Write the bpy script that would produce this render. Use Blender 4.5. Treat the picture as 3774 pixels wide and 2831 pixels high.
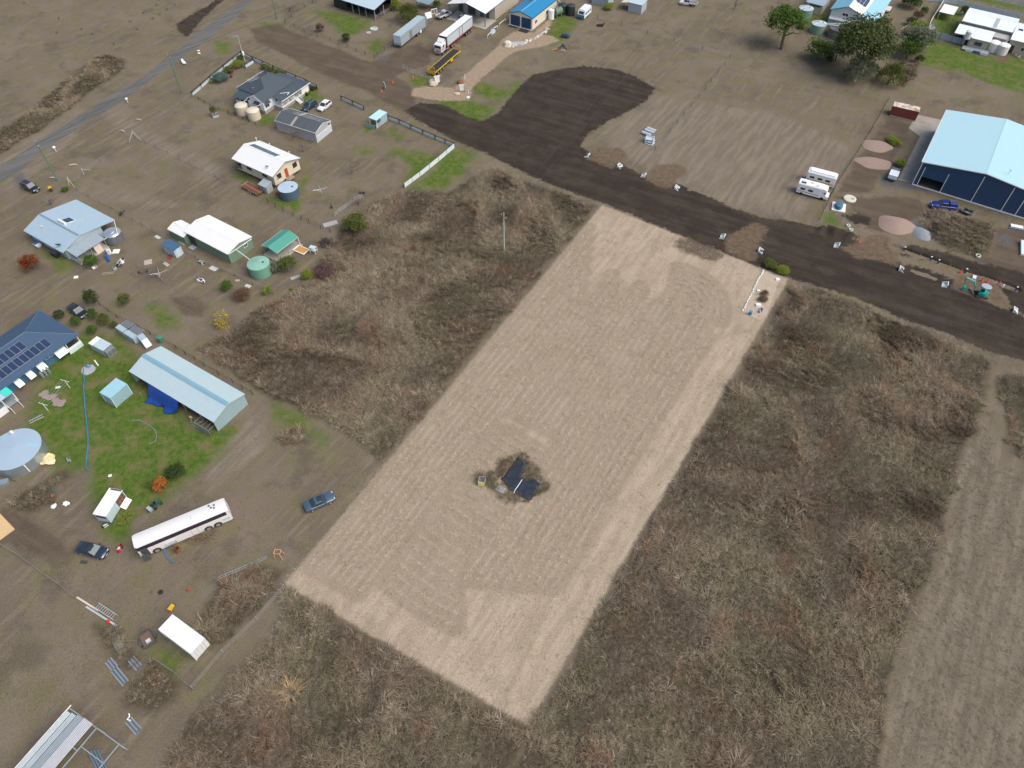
import bpy, math, random
import numpy as np
R = math.radians
random.seed(7)
for o in list(bpy.data.objects): bpy.data.objects.remove(o)
scn = bpy.context.scene
COL = scn.collection

# ---------------------------------------------------------------- camera, sky, sun, exposure
F, TH, HC = 2700.0, R(50.3), 97.5           # focal length in photo pixels, tilt below the horizon, flying height
cd = bpy.data.cameras.new('camera'); cam = bpy.data.objects.new('camera', cd); COL.objects.link(cam)
cd.sensor_width = 36; cd.lens = F / 3774 * 36; cd.clip_start = 0.5; cd.clip_end = 6000
cam.location = (0, 0, HC); cam.rotation_euler = (math.pi / 2 - TH, 0, 0)
scn.camera = cam
SUN_EL, SUN_AZ = R(52), R(112)              # azimuth clockwise from +Y
w = bpy.data.worlds.new('World'); scn.world = w; w.use_nodes = True
wn = w.node_tree.nodes; wl = w.node_tree.links
sky = wn.new('ShaderNodeTexSky'); sky.sky_type = 'NISHITA'; sky.sun_disc = False
sky.sun_elevation = SUN_EL; sky.sun_rotation = SUN_AZ; sky.dust_density = 4.0; sky.ozone_density = 1.5; sky.air_density = 1.2
wn['Background'].inputs[1].default_value = 0.085
wl.new(sky.outputs[0], wn['Background'].inputs[0])
sd = bpy.data.lights.new('sun', 'SUN'); sun = bpy.data.objects.new('sun', sd); COL.objects.link(sun)
sd.energy = 1.3; sd.angle = R(55); sd.color = (1.0, 0.95, 0.88)
sun.rotation_euler = (math.pi / 2 - SUN_EL, 0, math.pi - SUN_AZ)
scn.view_settings.view_transform = 'Standard'; scn.view_settings.look = 'None'
scn.view_settings.gamma = 1; scn.view_settings.exposure = 0.92
scn.render.resolution_x = 1024; scn.render.resolution_y = 768
scn.render.engine = 'CYCLES'; scn.cycles.max_bounces = 5; scn.cycles.diffuse_bounces = 3; scn.cycles.transmission_bounces = 3; scn.cycles.transparent_max_bounces = 4

# ---------------------------------------------------------------- photo pixel -> place on the ground
Z = {'v': (0, 0, 3774 / 2212)}
for j, y in enumerate((0, 700, 1400, 2111)):
    for i, x in enumerate((0, 940, 1880, 2824)): Z[str(j * 4 + i + 1)] = (x, y, 950 / 2189)
for n, x, y, s in (('a',700,180,560/2212),('b',820,490,360/2212),('c',1200,0,600/2212),('d',1560,0,640/2212),('e',2800,0,540/2212),
                   ('f',3380,0,394/2212),('g',3230,340,544/1805),('h',3260,840,514/2212),('i',60,720,460/2212),('j',560,760,700/2212),
                   ('k',0,1120,460/1908),('l',400,1160,560/2020),('m',0,1540,460/1817),('n',440,1780,820/2212),('o',0,2560,540/2212),
                   ('p',1700,1640,360/2133)):
    Z[n] = (x, y, s)
def g(z, u, v, h=0.0):
    """where the sight line through a point of the photograph meets the level h"""
    x0, y0, s = Z[z]; x, y = x0 + u * s - 1887, y0 + v * s - 1415.5
    d = (x, F * math.cos(TH) - y * math.sin(TH), -F * math.sin(TH) - y * math.cos(TH))
    t = (HC - h) / -d[2]
    return (d[0] * t, d[1] * t)
def gs(z, pts, h=0.0): return [g(z, u, v, h) for u, v in pts]
def fit(A, B, C):
    """origin, turn, length A-B, width towards C (left of A-B)"""
    L = math.dist(A, B); a = math.atan2(B[1] - A[1], B[0] - A[0])
    return A, a, L, -(C[0] - A[0]) * math.sin(a) + (C[1] - A[1]) * math.cos(a)
def heading(p, q): return math.atan2(q[1] - p[1], q[0] - p[0])
def mid(p, q): return ((p[0] + q[0]) / 2, (p[1] + q[1]) / 2)

# ---------------------------------------------------------------- meshes
class MB:
    def __init__(s): s.v = []; s.f = []
    def add(s, vs, fs):
        o = len(s.v); s.v += [tuple(p) for p in vs]; s.f += [[i + o for i in f] for f in fs]; return s
    def hexa(s, b, t): return s.add(list(b) + list(t), [(3,2,1,0),(4,5,6,7),(0,1,5,4),(1,2,6,5),(2,3,7,6),(3,0,4,7)])
    def box(s, x0, x1, y0, y1, z0, z1):
        return s.hexa([(x0,y0,z0),(x1,y0,z0),(x1,y1,z0),(x0,y1,z0)], [(x0,y0,z1),(x1,y0,z1),(x1,y1,z1),(x0,y1,z1)])
    def prism(s, p, z0, z1):
        n = len(p)
        return s.add([(x,y,z0) for x,y in p] + [(x,y,z1) for x,y in p],
                     [list(range(n))[::-1], list(range(n, 2*n))] + [(i,(i+1)%n,n+(i+1)%n,n+i) for i in range(n)])
    def profx(s, p, x0, x1):       # outline in y,z pushed along x
        n = len(p)
        return s.add([(x0,y,z) for y,z in p] + [(x1,y,z) for y,z in p],
                     [list(range(n)), list(range(n, 2*n))[::-1]] + [((i+1)%n,i,n+i,n+(i+1)%n) for i in range(n)])
    def profy(s, p, y0, y1):       # outline in x,z pushed along y
        n = len(p)
        return s.add([(x,y0,z) for x,z in p] + [(x,y1,z) for x,z in p],
                     [list(range(n)), list(range(n, 2*n))[::-1]] + [((i+1)%n,i,n+i,n+(i+1)%n) for i in range(n)])
    def slab(s, q, t):             # quad (4 points) thickened downwards
        return s.hexa([(x,y,z-t) for x,y,z in q], q)
    def tube(s, path, r, n=6):
        rs = r if isinstance(r, (list, tuple)) else [r]*len(path)
        vs, fs = [], []
        for i, p in enumerate(path):
            a = path[max(i-1,0)]; b = path[min(i+1,len(path)-1)]
            d = np.array(b, float) - np.array(a, float); d /= (np.linalg.norm(d) + 1e-9)
            u = np.cross(d, (0,0,1) if abs(d[2]) < .9 else (1,0,0)); u /= np.linalg.norm(u); w_ = np.cross(u, d)
            for k in range(n):
                c, sn = math.cos(2*math.pi*k/n), math.sin(2*math.pi*k/n)
                vs.append(tuple(np.array(p) + rs[i]*(c*u + sn*w_)))
        for i in range(len(path)-1):
            for k in range(n):
                fs.append((i*n+k, (i+1)*n+k, (i+1)*n+(k+1)%n, i*n+(k+1)%n))
        fs.append(list(range(n))); fs.append(list(range((len(path)-1)*n, len(path)*n))[::-1])
        return s.add(vs, fs)
    def lathe(s, prof, n=20, c=(0,0)):
        vs = []; fs = []
        for r, z in prof:
            for k in range(n):
                a = 2*math.pi*k/n; vs.append((c[0]+r*math.cos(a), c[1]+r*math.sin(a), z))
        m = len(prof)
        for i in range(m-1):
            for k in range(n): fs.append((i*n+k, i*n+(k+1)%n, (i+1)*n+(k+1)%n, (i+1)*n+k))
        fs.append(list(range(n))[::-1]); fs.append(list(range((m-1)*n, m*n)))
        return s.add(vs, fs)
    def wheel(s, x, y, z, r, wd, n=16, axis='y'):
        vs = []; fs = []
        for i, (rr, t) in enumerate(((r*.86,-.5),(r,-.36),(r,.36),(r*.86,.5))):
            for k in range(n):
                a = 2*math.pi*k/n
                if axis == 'y': vs.append((x+rr*math.cos(a), y+t*wd, z+rr*math.sin(a)))
                else: vs.append((x+t*wd, y+rr*math.cos(a), z+rr*math.sin(a)))
        for i in range(3):
            for k in range(n): fs.append((i*n+k, i*n+(k+1)%n, (i+1)*n+(k+1)%n, (i+1)*n+k))
        fs.append(list(range(n))); fs.append(list(range(3*n, 4*n))[::-1])
        return s.add(vs, fs)
    def loft(s, rings):
        n = len(rings[0]); vs = [p for r in rings for p in r]; fs = []
        for i in range(len(rings)-1):
            for k in range(n): fs.append((i*n+k, i*n+(k+1)%n, (i+1)*n+(k+1)%n, (i+1)*n+k))
        fs.append(list(range(n))[::-1]); fs.append(list(range((len(rings)-1)*n, len(rings)*n)))
        return s.add(vs, fs)
    def mesh(s, name, smooth=False):
        m = bpy.data.meshes.new(name); m.from_pydata(s.v, [], s.f)
        import bmesh
        b = bmesh.new(); b.from_mesh(m); bmesh.ops.recalc_face_normals(b, faces=b.faces); b.to_mesh(m); b.free()
        if smooth:
            m.polygons.foreach_set('use_smooth', [True]*len(m.polygons))
            try: m.set_sharp_from_angle(angle=R(40))
            except Exception: pass
        m.update(); return m
def npmesh(name, V, Fc, smooth=False):
    """V (n,3), Fc (m,k) arrays"""
    m = bpy.data.meshes.new(name); k = Fc.shape[1]
    m.vertices.add(len(V)); m.vertices.foreach_set('co', V.astype(np.float32).ravel())
    m.loops.add(Fc.size); m.loops.foreach_set('vertex_index', Fc.astype(np.int32).ravel())
    m.polygons.add(len(Fc)); m.polygons.foreach_set('loop_start', np.arange(0, Fc.size, k, dtype=np.int32))
    try: m.polygons.foreach_set('loop_total', np.full(len(Fc), k, dtype=np.int32))
    except Exception: pass
    if smooth: m.polygons.foreach_set('use_smooth', np.ones(len(Fc), dtype=bool))
    m.update(calc_edges=True); m.validate(); return m

# ---------------------------------------------------------------- objects
def tag(o, label=None, cat=None, group=None, kind=None):
    if label: o['label'] = label
    if cat: o['category'] = cat
    if group: o['group'] = group
    if kind: o['kind'] = kind
    return o
def obj(name, mesh, m=None, parent=None):
    o = bpy.data.objects.new(name, mesh); COL.objects.link(o); o.parent = parent
    if m is not None:
        if len(mesh.materials) == 0: mesh.materials.append(m)
        if mesh.materials[0] != m:
            o.material_slots[0].link = 'OBJECT'; o.material_slots[0].material = m
    return o
def part(name, mb, m, parent, smooth=False): return obj(name, mb.mesh(name, smooth), m, parent)
def thing(name, label, cat, loc=(0,0), rot=0.0, group=None, z=0.0):
    o = bpy.data.objects.new(name, None); COL.objects.link(o); o.empty_display_size = .3
    o.location = (loc[0], loc[1], z); o.rotation_euler = (0,0,rot)
    return tag(o, label, cat, group)
def solo(name, mb, m, label, cat, loc=(0,0), rot=0.0, group=None, z=0.0, smooth=False):
    o = obj(name, mb.mesh(name, smooth), m); o.location = (loc[0], loc[1], z); o.rotation_euler = (0,0,rot)
    return tag(o, label, cat, group)
def copy_tree(o, parent=None):
    c = o.copy(); COL.objects.link(c); c.parent = parent
    for ch in [k for k in o.children]: copy_tree(ch, c)
    return c

# ---------------------------------------------------------------- materials
MATS = {}
def mixc(nt, fac, a, b):
    n = nt.nodes.new('ShaderNodeMix'); n.data_type = 'RGBA'
    for s, x in ((n.inputs[0], fac), (n.inputs[6], a), (n.inputs[7], b)):
        if isinstance(x, (int, float)): s.default_value = x
        elif isinstance(x, tuple): s.default_value = (*x, 1)
        else: nt.links.new(x, s)
    return n.outputs[2]
def mathn(nt, op, a, b=None, c=None, clamp=False):
    n = nt.nodes.new('ShaderNodeMath'); n.operation = op; n.use_clamp = clamp
    for s, x in zip(n.inputs, (a, b, c)):
        if x is None: continue
        if isinstance(x, (int, float)): s.default_value = x
        else: nt.links.new(x, s)
    return n.outputs[0]
def sstep(nt, x, lo, hi):
    n = nt.nodes.new('ShaderNodeMapRange'); n.interpolation_type = 'SMOOTHSTEP'
    nt.links.new(x, n.inputs[0]); n.inputs[1].default_value = lo; n.inputs[2].default_value = hi
    return n.outputs[0]
def noise(nt, vec, scale, detail=3, rough=.55, mapping=None):
    if mapping:
        mp = nt.nodes.new('ShaderNodeMapping'); nt.links.new(vec, mp.inputs[0]); mp.inputs[2].default_value = (0,0,mapping[0])
        m2 = nt.nodes.new('ShaderNodeMapping'); nt.links.new(mp.outputs[0], m2.inputs[0]); m2.inputs[3].default_value = mapping[1]
        vec = m2.outputs[0]
    n = nt.nodes.new('ShaderNodeTexNoise'); nt.links.new(vec, n.inputs['Vector'])
    n.inputs['Scale'].default_value = scale; n.inputs['Detail'].default_value = detail; n.inputs['Roughness'].default_value = rough
    return n.outputs[0]
def mat(name, col, rough=.6, metal=0.0, var=.12, vscale=1.2, dirt=0.0, dirtcol=(.16,.12,.08), bump=0.0, bscale=20, ribs=None, coat=0.0, spec=.5):
    if name in MATS: return MATS[name]
    m = bpy.data.materials.new(name); m.use_nodes = True; nt = m.node_tree; b = nt.nodes['Principled BSDF']
    tc = nt.nodes.new('ShaderNodeTexCoord'); ob = tc.outputs['Object']
    c = mixc(nt, noise(nt, ob, vscale, 4), tuple(x*(1-var) for x in col), tuple(min(1,x*(1+var)) for x in col))
    if dirt:
        d = sstep(nt, noise(nt, ob, vscale*.7, 6, .65), .62-dirt*.35, .85-dirt*.25)
        c = mixc(nt, mathn(nt, 'MULTIPLY', d, min(1, dirt*1.4)), c, dirtcol)
    nt.links.new(c, b.inputs['Base Color']); b.inputs['Roughness'].default_value = rough; b.inputs['Metallic'].default_value = metal
    b.inputs['Specular IOR Level'].default_value = spec
    if coat: b.inputs['Coat Weight'].default_value = coat; b.inputs['Coat Roughness'].default_value = .08
    if ribs:
        wv = nt.nodes.new('ShaderNodeTexWave'); wv.bands_direction = ribs[0]; wv.inputs['Scale'].default_value = ribs[1]; nt.links.new(ob, wv.inputs[0])
        bp = nt.nodes.new('ShaderNodeBump'); bp.inputs['Strength'].default_value = ribs[2]; bp.inputs['Distance'].default_value = .02
        nt.links.new(wv.outputs[1], bp.inputs['Height']); nt.links.new(bp.outputs[0], b.inputs['Normal'])
    elif bump:
        bp = nt.nodes.new('ShaderNodeBump'); bp.inputs['Strength'].default_value = bump; bp.inputs['Distance'].default_value = .03
        nt.links.new(noise(nt, ob, bscale, 3), bp.inputs['Height']); nt.links.new(bp.outputs[0], b.inputs['Normal'])
    MATS[name] = m; return m
def leafmat(name, c1, c2, c3, trans=.25):
    if name in MATS: return MATS[name]
    m = bpy.data.materials.new(name); m.use_nodes = True; nt = m.node_tree; b = nt.nodes['Principled BSDF']
    ge = nt.nodes.new('ShaderNodeNewGeometry')
    c = mixc(nt, ge.outputs['Random Per Island'], c1, c2)
    c = mixc(nt, sstep(nt, noise(nt, ge.outputs['Position'], 1.1, 3), .45, .7), c, c3)
    nt.links.new(c, b.inputs['Base Color']); b.inputs['Roughness'].default_value = .75; b.inputs['Specular IOR Level'].default_value = .2
    tr = nt.nodes.new('ShaderNodeBsdfTranslucent'); nt.links.new(c, tr.inputs[0])
    mx = nt.nodes.new('ShaderNodeMixShader'); mx.inputs[0].default_value = trans
    nt.links.new(b.outputs[0], mx.inputs[1]); nt.links.new(tr.outputs[0], mx.inputs[2]); nt.links.new(mx.outputs[0], nt.nodes['Material Output'].inputs[0])
    MATS[name] = m; return m
WHITE = mat('white_paint', (.78,.78,.77), .45, dirt=.12)
GLASS = mat('window_glass', (.03,.04,.05), .08, var=.3, spec=.8)
BLACK = mat('black_rubber', (.02,.02,.022), .8)
DARK = mat('dark_metal', (.05,.055,.06), .5)
GALV = mat('galvanised_steel', (.45,.48,.50), .4, metal=.5, dirt=.2)
RIM = mat('wheel_rim', (.55,.56,.58), .35, metal=.7)
TIMBER = mat('weathered_timber', (.20,.17,.14), .9, var=.3, bump=.3)
CONC = mat('concrete', (.42,.40,.36), .9, dirt=.35, bump=.2)
RUST = mat('rusty_steel', (.19,.075,.04), .9, var=.4, dirt=.3, dirtcol=(.30,.18,.10))
PVC = mat('white_pipe', (.82,.83,.84), .35, var=.04)
# ================================================================= the ground
def V(*p): return gs('v', p)
rng = np.random.default_rng(11)
def vnoise(x, y, s, seed=0):
    """smooth value noise 0..1, feature size s metres"""
    u, v = x / s + 1000.3, y / s + 1000.7
    i, j = np.floor(u).astype(np.int64), np.floor(v).astype(np.int64); a, b = u - i, v - j
    a, b = a*a*(3-2*a), b*b*(3-2*b)
    def h(i, j):
        n = (i * 374761393 + j * 668265263 + seed * 974634631) & 0x7fffffff
        n = ((n ^ (n >> 13)) * 1274126177) & 0x7fffffff
        return ((n ^ (n >> 16)) & 0xffff) / 65535.0
    return (h(i,j)*(1-a) + h(i+1,j)*a)*(1-b) + (h(i,j+1)*(1-a) + h(i+1,j+1)*a)*b
def sdist(X, Y, poly, m=4.0):
    """signed distance to a polygon, + inside, clipped to +-m"""
    P = np.array(poly); out = np.full(X.shape, -m)
    sel = (X > P[:,0].min()-m) & (X < P[:,0].max()+m) & (Y > P[:,1].min()-m) & (Y < P[:,1].max()+m)
    if not sel.any(): return out
    x, y = X[sel], Y[sel]; d = np.full(x.shape, 1e9); ins = np.zeros(x.shape, bool)
    for (x0, y0), (x1, y1) in zip(P, np.roll(P, -1, 0)):
        ex, ey = x1-x0, y1-y0
        t = np.clip(((x-x0)*ex + (y-y0)*ey) / (ex*ex+ey*ey+1e-9), 0, 1)
        d = np.minimum(d, (x-x0-t*ex)**2 + (y-y0-t*ey)**2)
        if y1 != y0: ins ^= ((y0 > y) != (y1 > y)) & (x < ex*(y-y0)/ey + x0)
    d = np.sqrt(d); out[sel] = np.clip(np.where(ins, d, -d), -m, m); return out
def union(X, Y, polys):
    r = np.full(X.shape, -4.0)
    for p in polys: r = np.maximum(r, sdist(X, Y, p))
    return r
def pdist(X, Y, path):
    d = np.full(X.shape, 1e9)
    for (x0,y0),(x1,y1) in zip(path, path[1:]):
        ex, ey = x1-x0, y1-y0; t = np.clip(((X-x0)*ex+(Y-y0)*ey)/(ex*ex+ey*ey), 0, 1)
        d = np.minimum(d, (X-x0-t*ex)**2+(Y-y0-t*ey)**2)
    return np.sqrt(d)

LOT = [g('3',0,0)]*4
LOT = [g('7',782,130), g('8',190,757), g('15',150,1300), g('14',250,97)]
ZONE = {
 'asphalt': [gs('1',[(-300,1620),(0,1425),(330,1195),(740,940),(950,800),(1230,650),(1420,500),(1640,310),(1830,170),(2080,0),(2240,-120),(2330,-120),(2150,0),(1990,150),(1800,310),(1640,430),(1440,565),(1270,685),(1090,825),(1000,885),(730,1045),(500,1195),(350,1295),(200,1430),(0,1550),(-300,1760)]),
             gs('4',[(1850,-40),(1900,-5),(2189,60),(2400,110),(2400,-60)])],
 'brown': [gs('7',[(1420,425),(1560,400),(1720,480),(1830,560),(1740,610),(1600,570),(1500,545),(1370,490)]), V((540,62),(600,52),(645,75),(760,118),(830,150),(890,188),(905,240),(870,242),(800,202),(700,162),(600,112),(556,92)),
           gs('2',[(1100,470),(1400,360),(1480,450),(1500,520),(1450,560),(1250,620),(1050,740),(900,660),(950,560)]),
           gs('4',[(1030,1000),(1240,1060),(1180,1200),(1060,1400),(960,1480),(880,1640),(600,1640),(840,1250)]),
           gs('8',[(560,60),(1000,60),(1300,80),(1400,200),(1250,260),(1100,380),(1000,360),(850,330),(700,100)]),
           gs('8',[(1940,330),(2189,330),(2400,600),(2300,760),(1900,650),(1750,600),(1900,560)]),
           gs('5',[(1450,920),(1600,900),(1760,980),(1720,1080),(1560,1060)]),
           gs('9',[(0,1100),(300,1180),(600,1500),(300,1500),(0,1350)]),
           gs('9',[(1600,1300),(1800,1260),(1790,1340),(1700,1370)])],
 'soil': [V((872,240),(905,222),(960,226),(1005,252),(1040,262),(1075,245),(1118,190),(1150,162),(1200,151),(1260,142),(1330,150),(1375,166),(1415,190),(1400,215),(1360,240),(1310,265),(1262,296),(1256,316),(1290,340),(1345,352),(1400,385),(1480,400),(1560,440),(1640,470),(1745,487),(1790,492),(1850,520),(1900,545),(2000,595),(2100,640),(2230,690),(2420,760),(2420,850),(2230,785),(2130,757),(2050,722),(1950,690),(1850,642),(1730,610),(1708,602),(1500,520),(1302,438),(1260,425),(1180,395),(1110,362),(1050,332),(985,305),(930,276)),
          gs('8',[(640,215),(800,205),(890,240),(880,300),(740,290)]),
          gs('8',[(1130,500),(1230,470),(1500,530),(1800,620),(2000,660),(2189,700),(2400,760),(2400,1120),(2189,1055),(2070,980),(1990,830),(1700,705),(1400,610),(1160,560)]),
          gs('8',[(1150,630),(1300,650),(1500,720),(1610,770),(1560,830),(1300,745),(1160,700)]),
          gs('8',[(400,320),(540,300),(660,340),(780,400),(700,460),(600,470),(420,400)]),
          gs('1',[(1500,200),(1620,130),(1840,0),(1900,0),(1720,160),(1590,320),(1510,265)])],
 'tan': [V((889,207),(892,191),(925,186),(982,190),(998,168),(1028,141),(1058,116),(1078,97),(1085,85),(1105,72),(1120,66),(1195,78),(1208,88),(1180,99),(1140,106),(1118,110),(1100,118),(1070,145),(1042,168),(1020,190),(1014,217),(960,218),(920,214)), gs('d',[(1380,440),(1600,250),(1640,290),(1600,340),(1450,440)])],
 'sand': [gs('3',[(650,1350),(740,1250),(870,1260),(930,1250),(990,1300),(985,1350),(930,1430),(860,1430)]),
         gs('3',[(1145,1530),(1190,1450),(1250,1400),(1400,1390),(1500,1430),(1500,1480),(1410,1530),(1400,1610),(1280,1590)]),
         gs('7',[(1830,510),(1830,400),(1950,330),(2080,280),(2189,330),(2120,460),(2080,600),(1990,590)]),
         gs('8',[(610,490),(800,440),(880,380),(980,370),(1060,400),(1070,470),(1120,540),(1120,650),(900,600),(760,570)]),
         gs('8',[(1590,840),(1620,730),(1800,740),(1900,790),(1960,830),(2060,980),(2070,1020),(1900,950),(1700,880)]),
         gs('4',[(1950,500),(2010,450),(2070,470),(2050,530),(1990,545)]),
         gs('d',[(1380,440),(1600,250),(1640,290),(1600,340),(1450,440)])],
 'grey': [gs('8',[(1230,250),(1330,270),(1380,390),(1340,440),(1270,400)]),
          gs('4',[(960,1520),(1030,1460),(1120,1540),(1260,1570),(1420,1630),(1250,1620),(1100,1590),(990,1590)]),
          gs('c',[(1480,220),(1560,130),(1700,120),(1720,210),(1640,280),(1560,290)]),
          gs('1',[(110,1490),(190,1460),(230,1540),(190,1600),(130,1560)]),
          gs('8',[(1950,390),(2060,380),(2100,450),(2000,470)]),
          gs('2',[(1040,480),(1160,470),(1130,520),(1060,520)])],
 'green': [V((60,905),(100,800),(150,745),(190,712),(260,735),(300,790),(420,930),(505,930),(470,985),(400,1040),(330,1090),(260,1125),(205,1085),(195,1010),(130,1010),(70,960)),
           gs('2',[(520,95),(650,100),(900,160),(960,190),(860,290),(720,270),(640,190)]), gs('2',[(970,390),(1040,350),(1090,400),(1040,450),(960,420)]),
           gs('2',[(1530,850),(1800,840),(2010,930),(1960,1000),(1830,1050),(1700,990)]), gs('2',[(1690,1265),(1850,1290),(1780,1450),(1600,1600),(1330,1610),(1480,1470)]),
           gs('2',[(1180,1290),(1400,1300),(1560,1340),(1400,1480),(1280,1540),(1330,1400)]), gs('3',[(270,370),(330,280),(390,150),(500,130),(560,200),(470,300),(350,390)]),
           gs('4',[(1380,330),(1600,400),(1800,480),(2300,500),(2300,820),(1900,710),(1700,610),(1450,570),(1330,560),(1350,450)]),
           gs('4',[(1420,110),(1640,60),(1610,300),(1450,280)]), gs('4',[(500,90),(530,180),(400,250),(340,180)]), gs('4',[(1700,-10),(2200,90),(2200,40),(1800,-30)]),
           gs('5',[(1260,980),(1400,990),(1500,1100),(1440,1170),(1340,1130)]), gs('5',[(430,540),(560,590),(640,640),(520,680),(390,560)]),
           gs('13',[(1310,630),(1560,760),(1480,840),(1250,660)]), gs('6',[(120,70),(380,100),(340,160),(180,130)]),
           gs('2',[(70,200),(230,210),(200,270),(90,250)]), gs('2',[(430,790),(520,740),(540,830),(350,900)]), gs('2',[(935,1050),(1030,1060),(960,1115)]),
           gs('2',[(1330,640),(1480,660),(1470,730),(1340,720)]), gs('2',[(1840,720),(2000,720),(2160,800),(2050,870),(1880,790)]),
           gs('3',[(0,740),(90,690),(60,780),(0,840)]), gs('10',[(150,230),(430,380),(620,500),(560,520),(300,400)]), gs('1',[(1840,360),(1940,370),(1930,440),(1860,450)]),
           gs('2',[(860,1270),(1030,1270),(900,1310)]), gs('2',[(1100,1120),(1170,1090),(1230,1180),(1120,1150)]), gs('b',[(1250,1400),(1700,1350),(1950,1050),(1850,980),(1800,1300),(1500,1536),(1250,1500)]),
           gs('b',[(340,880),(480,950),(640,1060),(500,1080),(330,960)]), gs('8',[(490,220),(560,215),(620,300),(520,270)]), gs('a',[(990,1080),(1100,980),(1240,1020),(1240,1060),(1050,1120)]),
           gs('9',[(900,1230),(1080,1180),(1090,1330),(1000,1390)]), gs('9',[(1290,600),(1560,560),(1900,480),(1500,640),(1300,720)])],
 'tall': [V((470,735),(560,670),(620,640),(690,598),(715,530),(745,485),(800,440),(880,412),(985,415),(1030,378),(1075,366),(1130,390),(1200,415),(1290,445),(1050,722),(818,1000),(790,965),(700,905),(560,842),(430,755)),
          V((1712,625),(1740,618),(1850,655),(1950,705),(2060,745),(2140,785),(2125,860),(2085,960),(2060,1080),(2000,1240),(1925,1440),(1890,1720),(1080,1720),(1160,1560),(1440,1075)),
          V((612,1272),(1138,1582),(1080,1720),(330,1720),(430,1530),(560,1400),(610,1320)),
          V((475,1255),(560,1225),(600,1232),(600,1275),(540,1330),(460,1400),(420,1360)),
          V((2165,815),(2300,840),(2300,1010),(2185,985)),
          gs('13',[(1050,1040),(1180,860),(1300,760),(1420,850),(1520,940),(1480,1080),(1300,1190),(1060,1150)]),
          gs('13',[(790,440),(920,480),(1120,640),(1180,760),(1080,830),(900,620)]),
          gs('1',[(-200,1300),(0,1110),(300,920),(480,750),(700,570),(880,460),(1050,500),(1060,580),(900,690),(700,830),(480,1010),(250,1150),(0,1310),(-200,1440)]),
          gs('9',[(100,1080),(230,950),(420,840),(560,760),(600,830),(470,900),(430,1040),(260,1130)]),
          gs('9',[(1580,1340),(1660,1280),(1790,1300),(1750,1360),(1650,1370)]),
          gs('10',[(190,500),(330,410),(480,480),(440,540),(280,550)]),
          gs('8',[(1360,200),(1500,190),(1900,290),(1950,420),(1900,560),(1830,580),(1560,500),(1400,400)]),
          gs('p',[(480,640),(860,420),(1130,200),(1380,190),(1650,400),(1780,620),(1900,880),(1720,1150),(1500,1330),(1200,1250),(900,1150),(480,1010),(330,820)]),
          gs('4',[(1180,560),(1290,540),(1270,640),(1150,740),(1180,640)]),
          gs('14',[(-20,-60),(250,-10),(150,120),(-40,200)])],
 'slashed': [V((1990,1300),(2080,980),(2140,880),(2170,1000),(2300,1050),(2300,1720),(1895,1720),(1935,1440)), V((300,1720),(560,1395),(612,1290),(640,1300),(560,1410),(430,1540),(350,1720))],
 'straw': [LOT],
 'pale': [V((1690,250),(1850,330),(1700,470),(1500,420),(1300,300),(1420,210)), gs('1',[(880,930),(1010,930),(1200,1100),(1900,1450),(1800,1500),(1140,1170)]),
          gs('9',[(1700,700),(2189,300),(2189,600),(1800,900)]), gs('5',[(700,0),(1100,30),(1500,130),(1300,150),(900,60)]), gs('1',[(0,1420),(330,1190),(700,960),(640,960),(300,1170),(0,1380)]),
          gs('1',[(60,1560),(500,1200),(640,1110),(560,1220),(250,1480),(110,1640)]), gs('5',[(360,90),(500,20),(590,110),(500,150)])],
}
TARP = gs('p',[(860,750),(960,660),(1060,500),(1190,330),(1250,235),(1330,300),(1440,350),(1530,440),(1430,500),(1390,620),(1310,690),(1360,740),(1440,715),(1600,750),(1770,880),(1690,960),(1620,1100),(1540,1210),(1430,1210),(1240,1100),(1150,1030),(1030,1000),(1000,900)])
KEEP_OUT = [TARP]
MOUND = [(gs('8',[(1360,200),(1500,190),(1900,290),(1950,420),(1900,560),(1830,580),(1560,500),(1400,400)]), .9),
         (gs('8',[(520,330),(600,320),(660,370),(590,430),(520,400)]), .9), (gs('8',[(420,330),(500,295),(520,380),(430,390)]), .8), (gs('8',[(650,390),(740,350),(770,420),(660,440)]), .6),
         (gs('8',[(1200,470),(1280,470),(1290,500),(1210,500)]), .6), (gs('8',[(1730,650),(1830,660),(1820,700),(1740,690)]), .7), (gs('8',[(1860,970-80),(2100,920),(2189,1040),(2060,960)]), .5),
         (gs('3',[(880,1240),(1000,1290),(1020,1350),(930,1300)]), .35), (gs('3',[(940,1370),(1050,1390),(1180,1440),(1120,1500),(960,1420)]), -.3), (gs('3',[(1420,1540),(1560,1520),(1700,1650),(1500,1650)]), -.3),
         (gs('8',[(1160,640),(1300,655),(1590,775),(1560,820),(1300,735),(1170,690)]), -.35), (gs('8',[(100,200),(380,300),(590,440),(560,470),(300,360),(60,260)]), .35)]
TRENCH = gs('h',[(130,300),(420,400),(700,500),(1000,610),(1300,720),(1600,800),(1850,890),(2080,980)])

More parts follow.
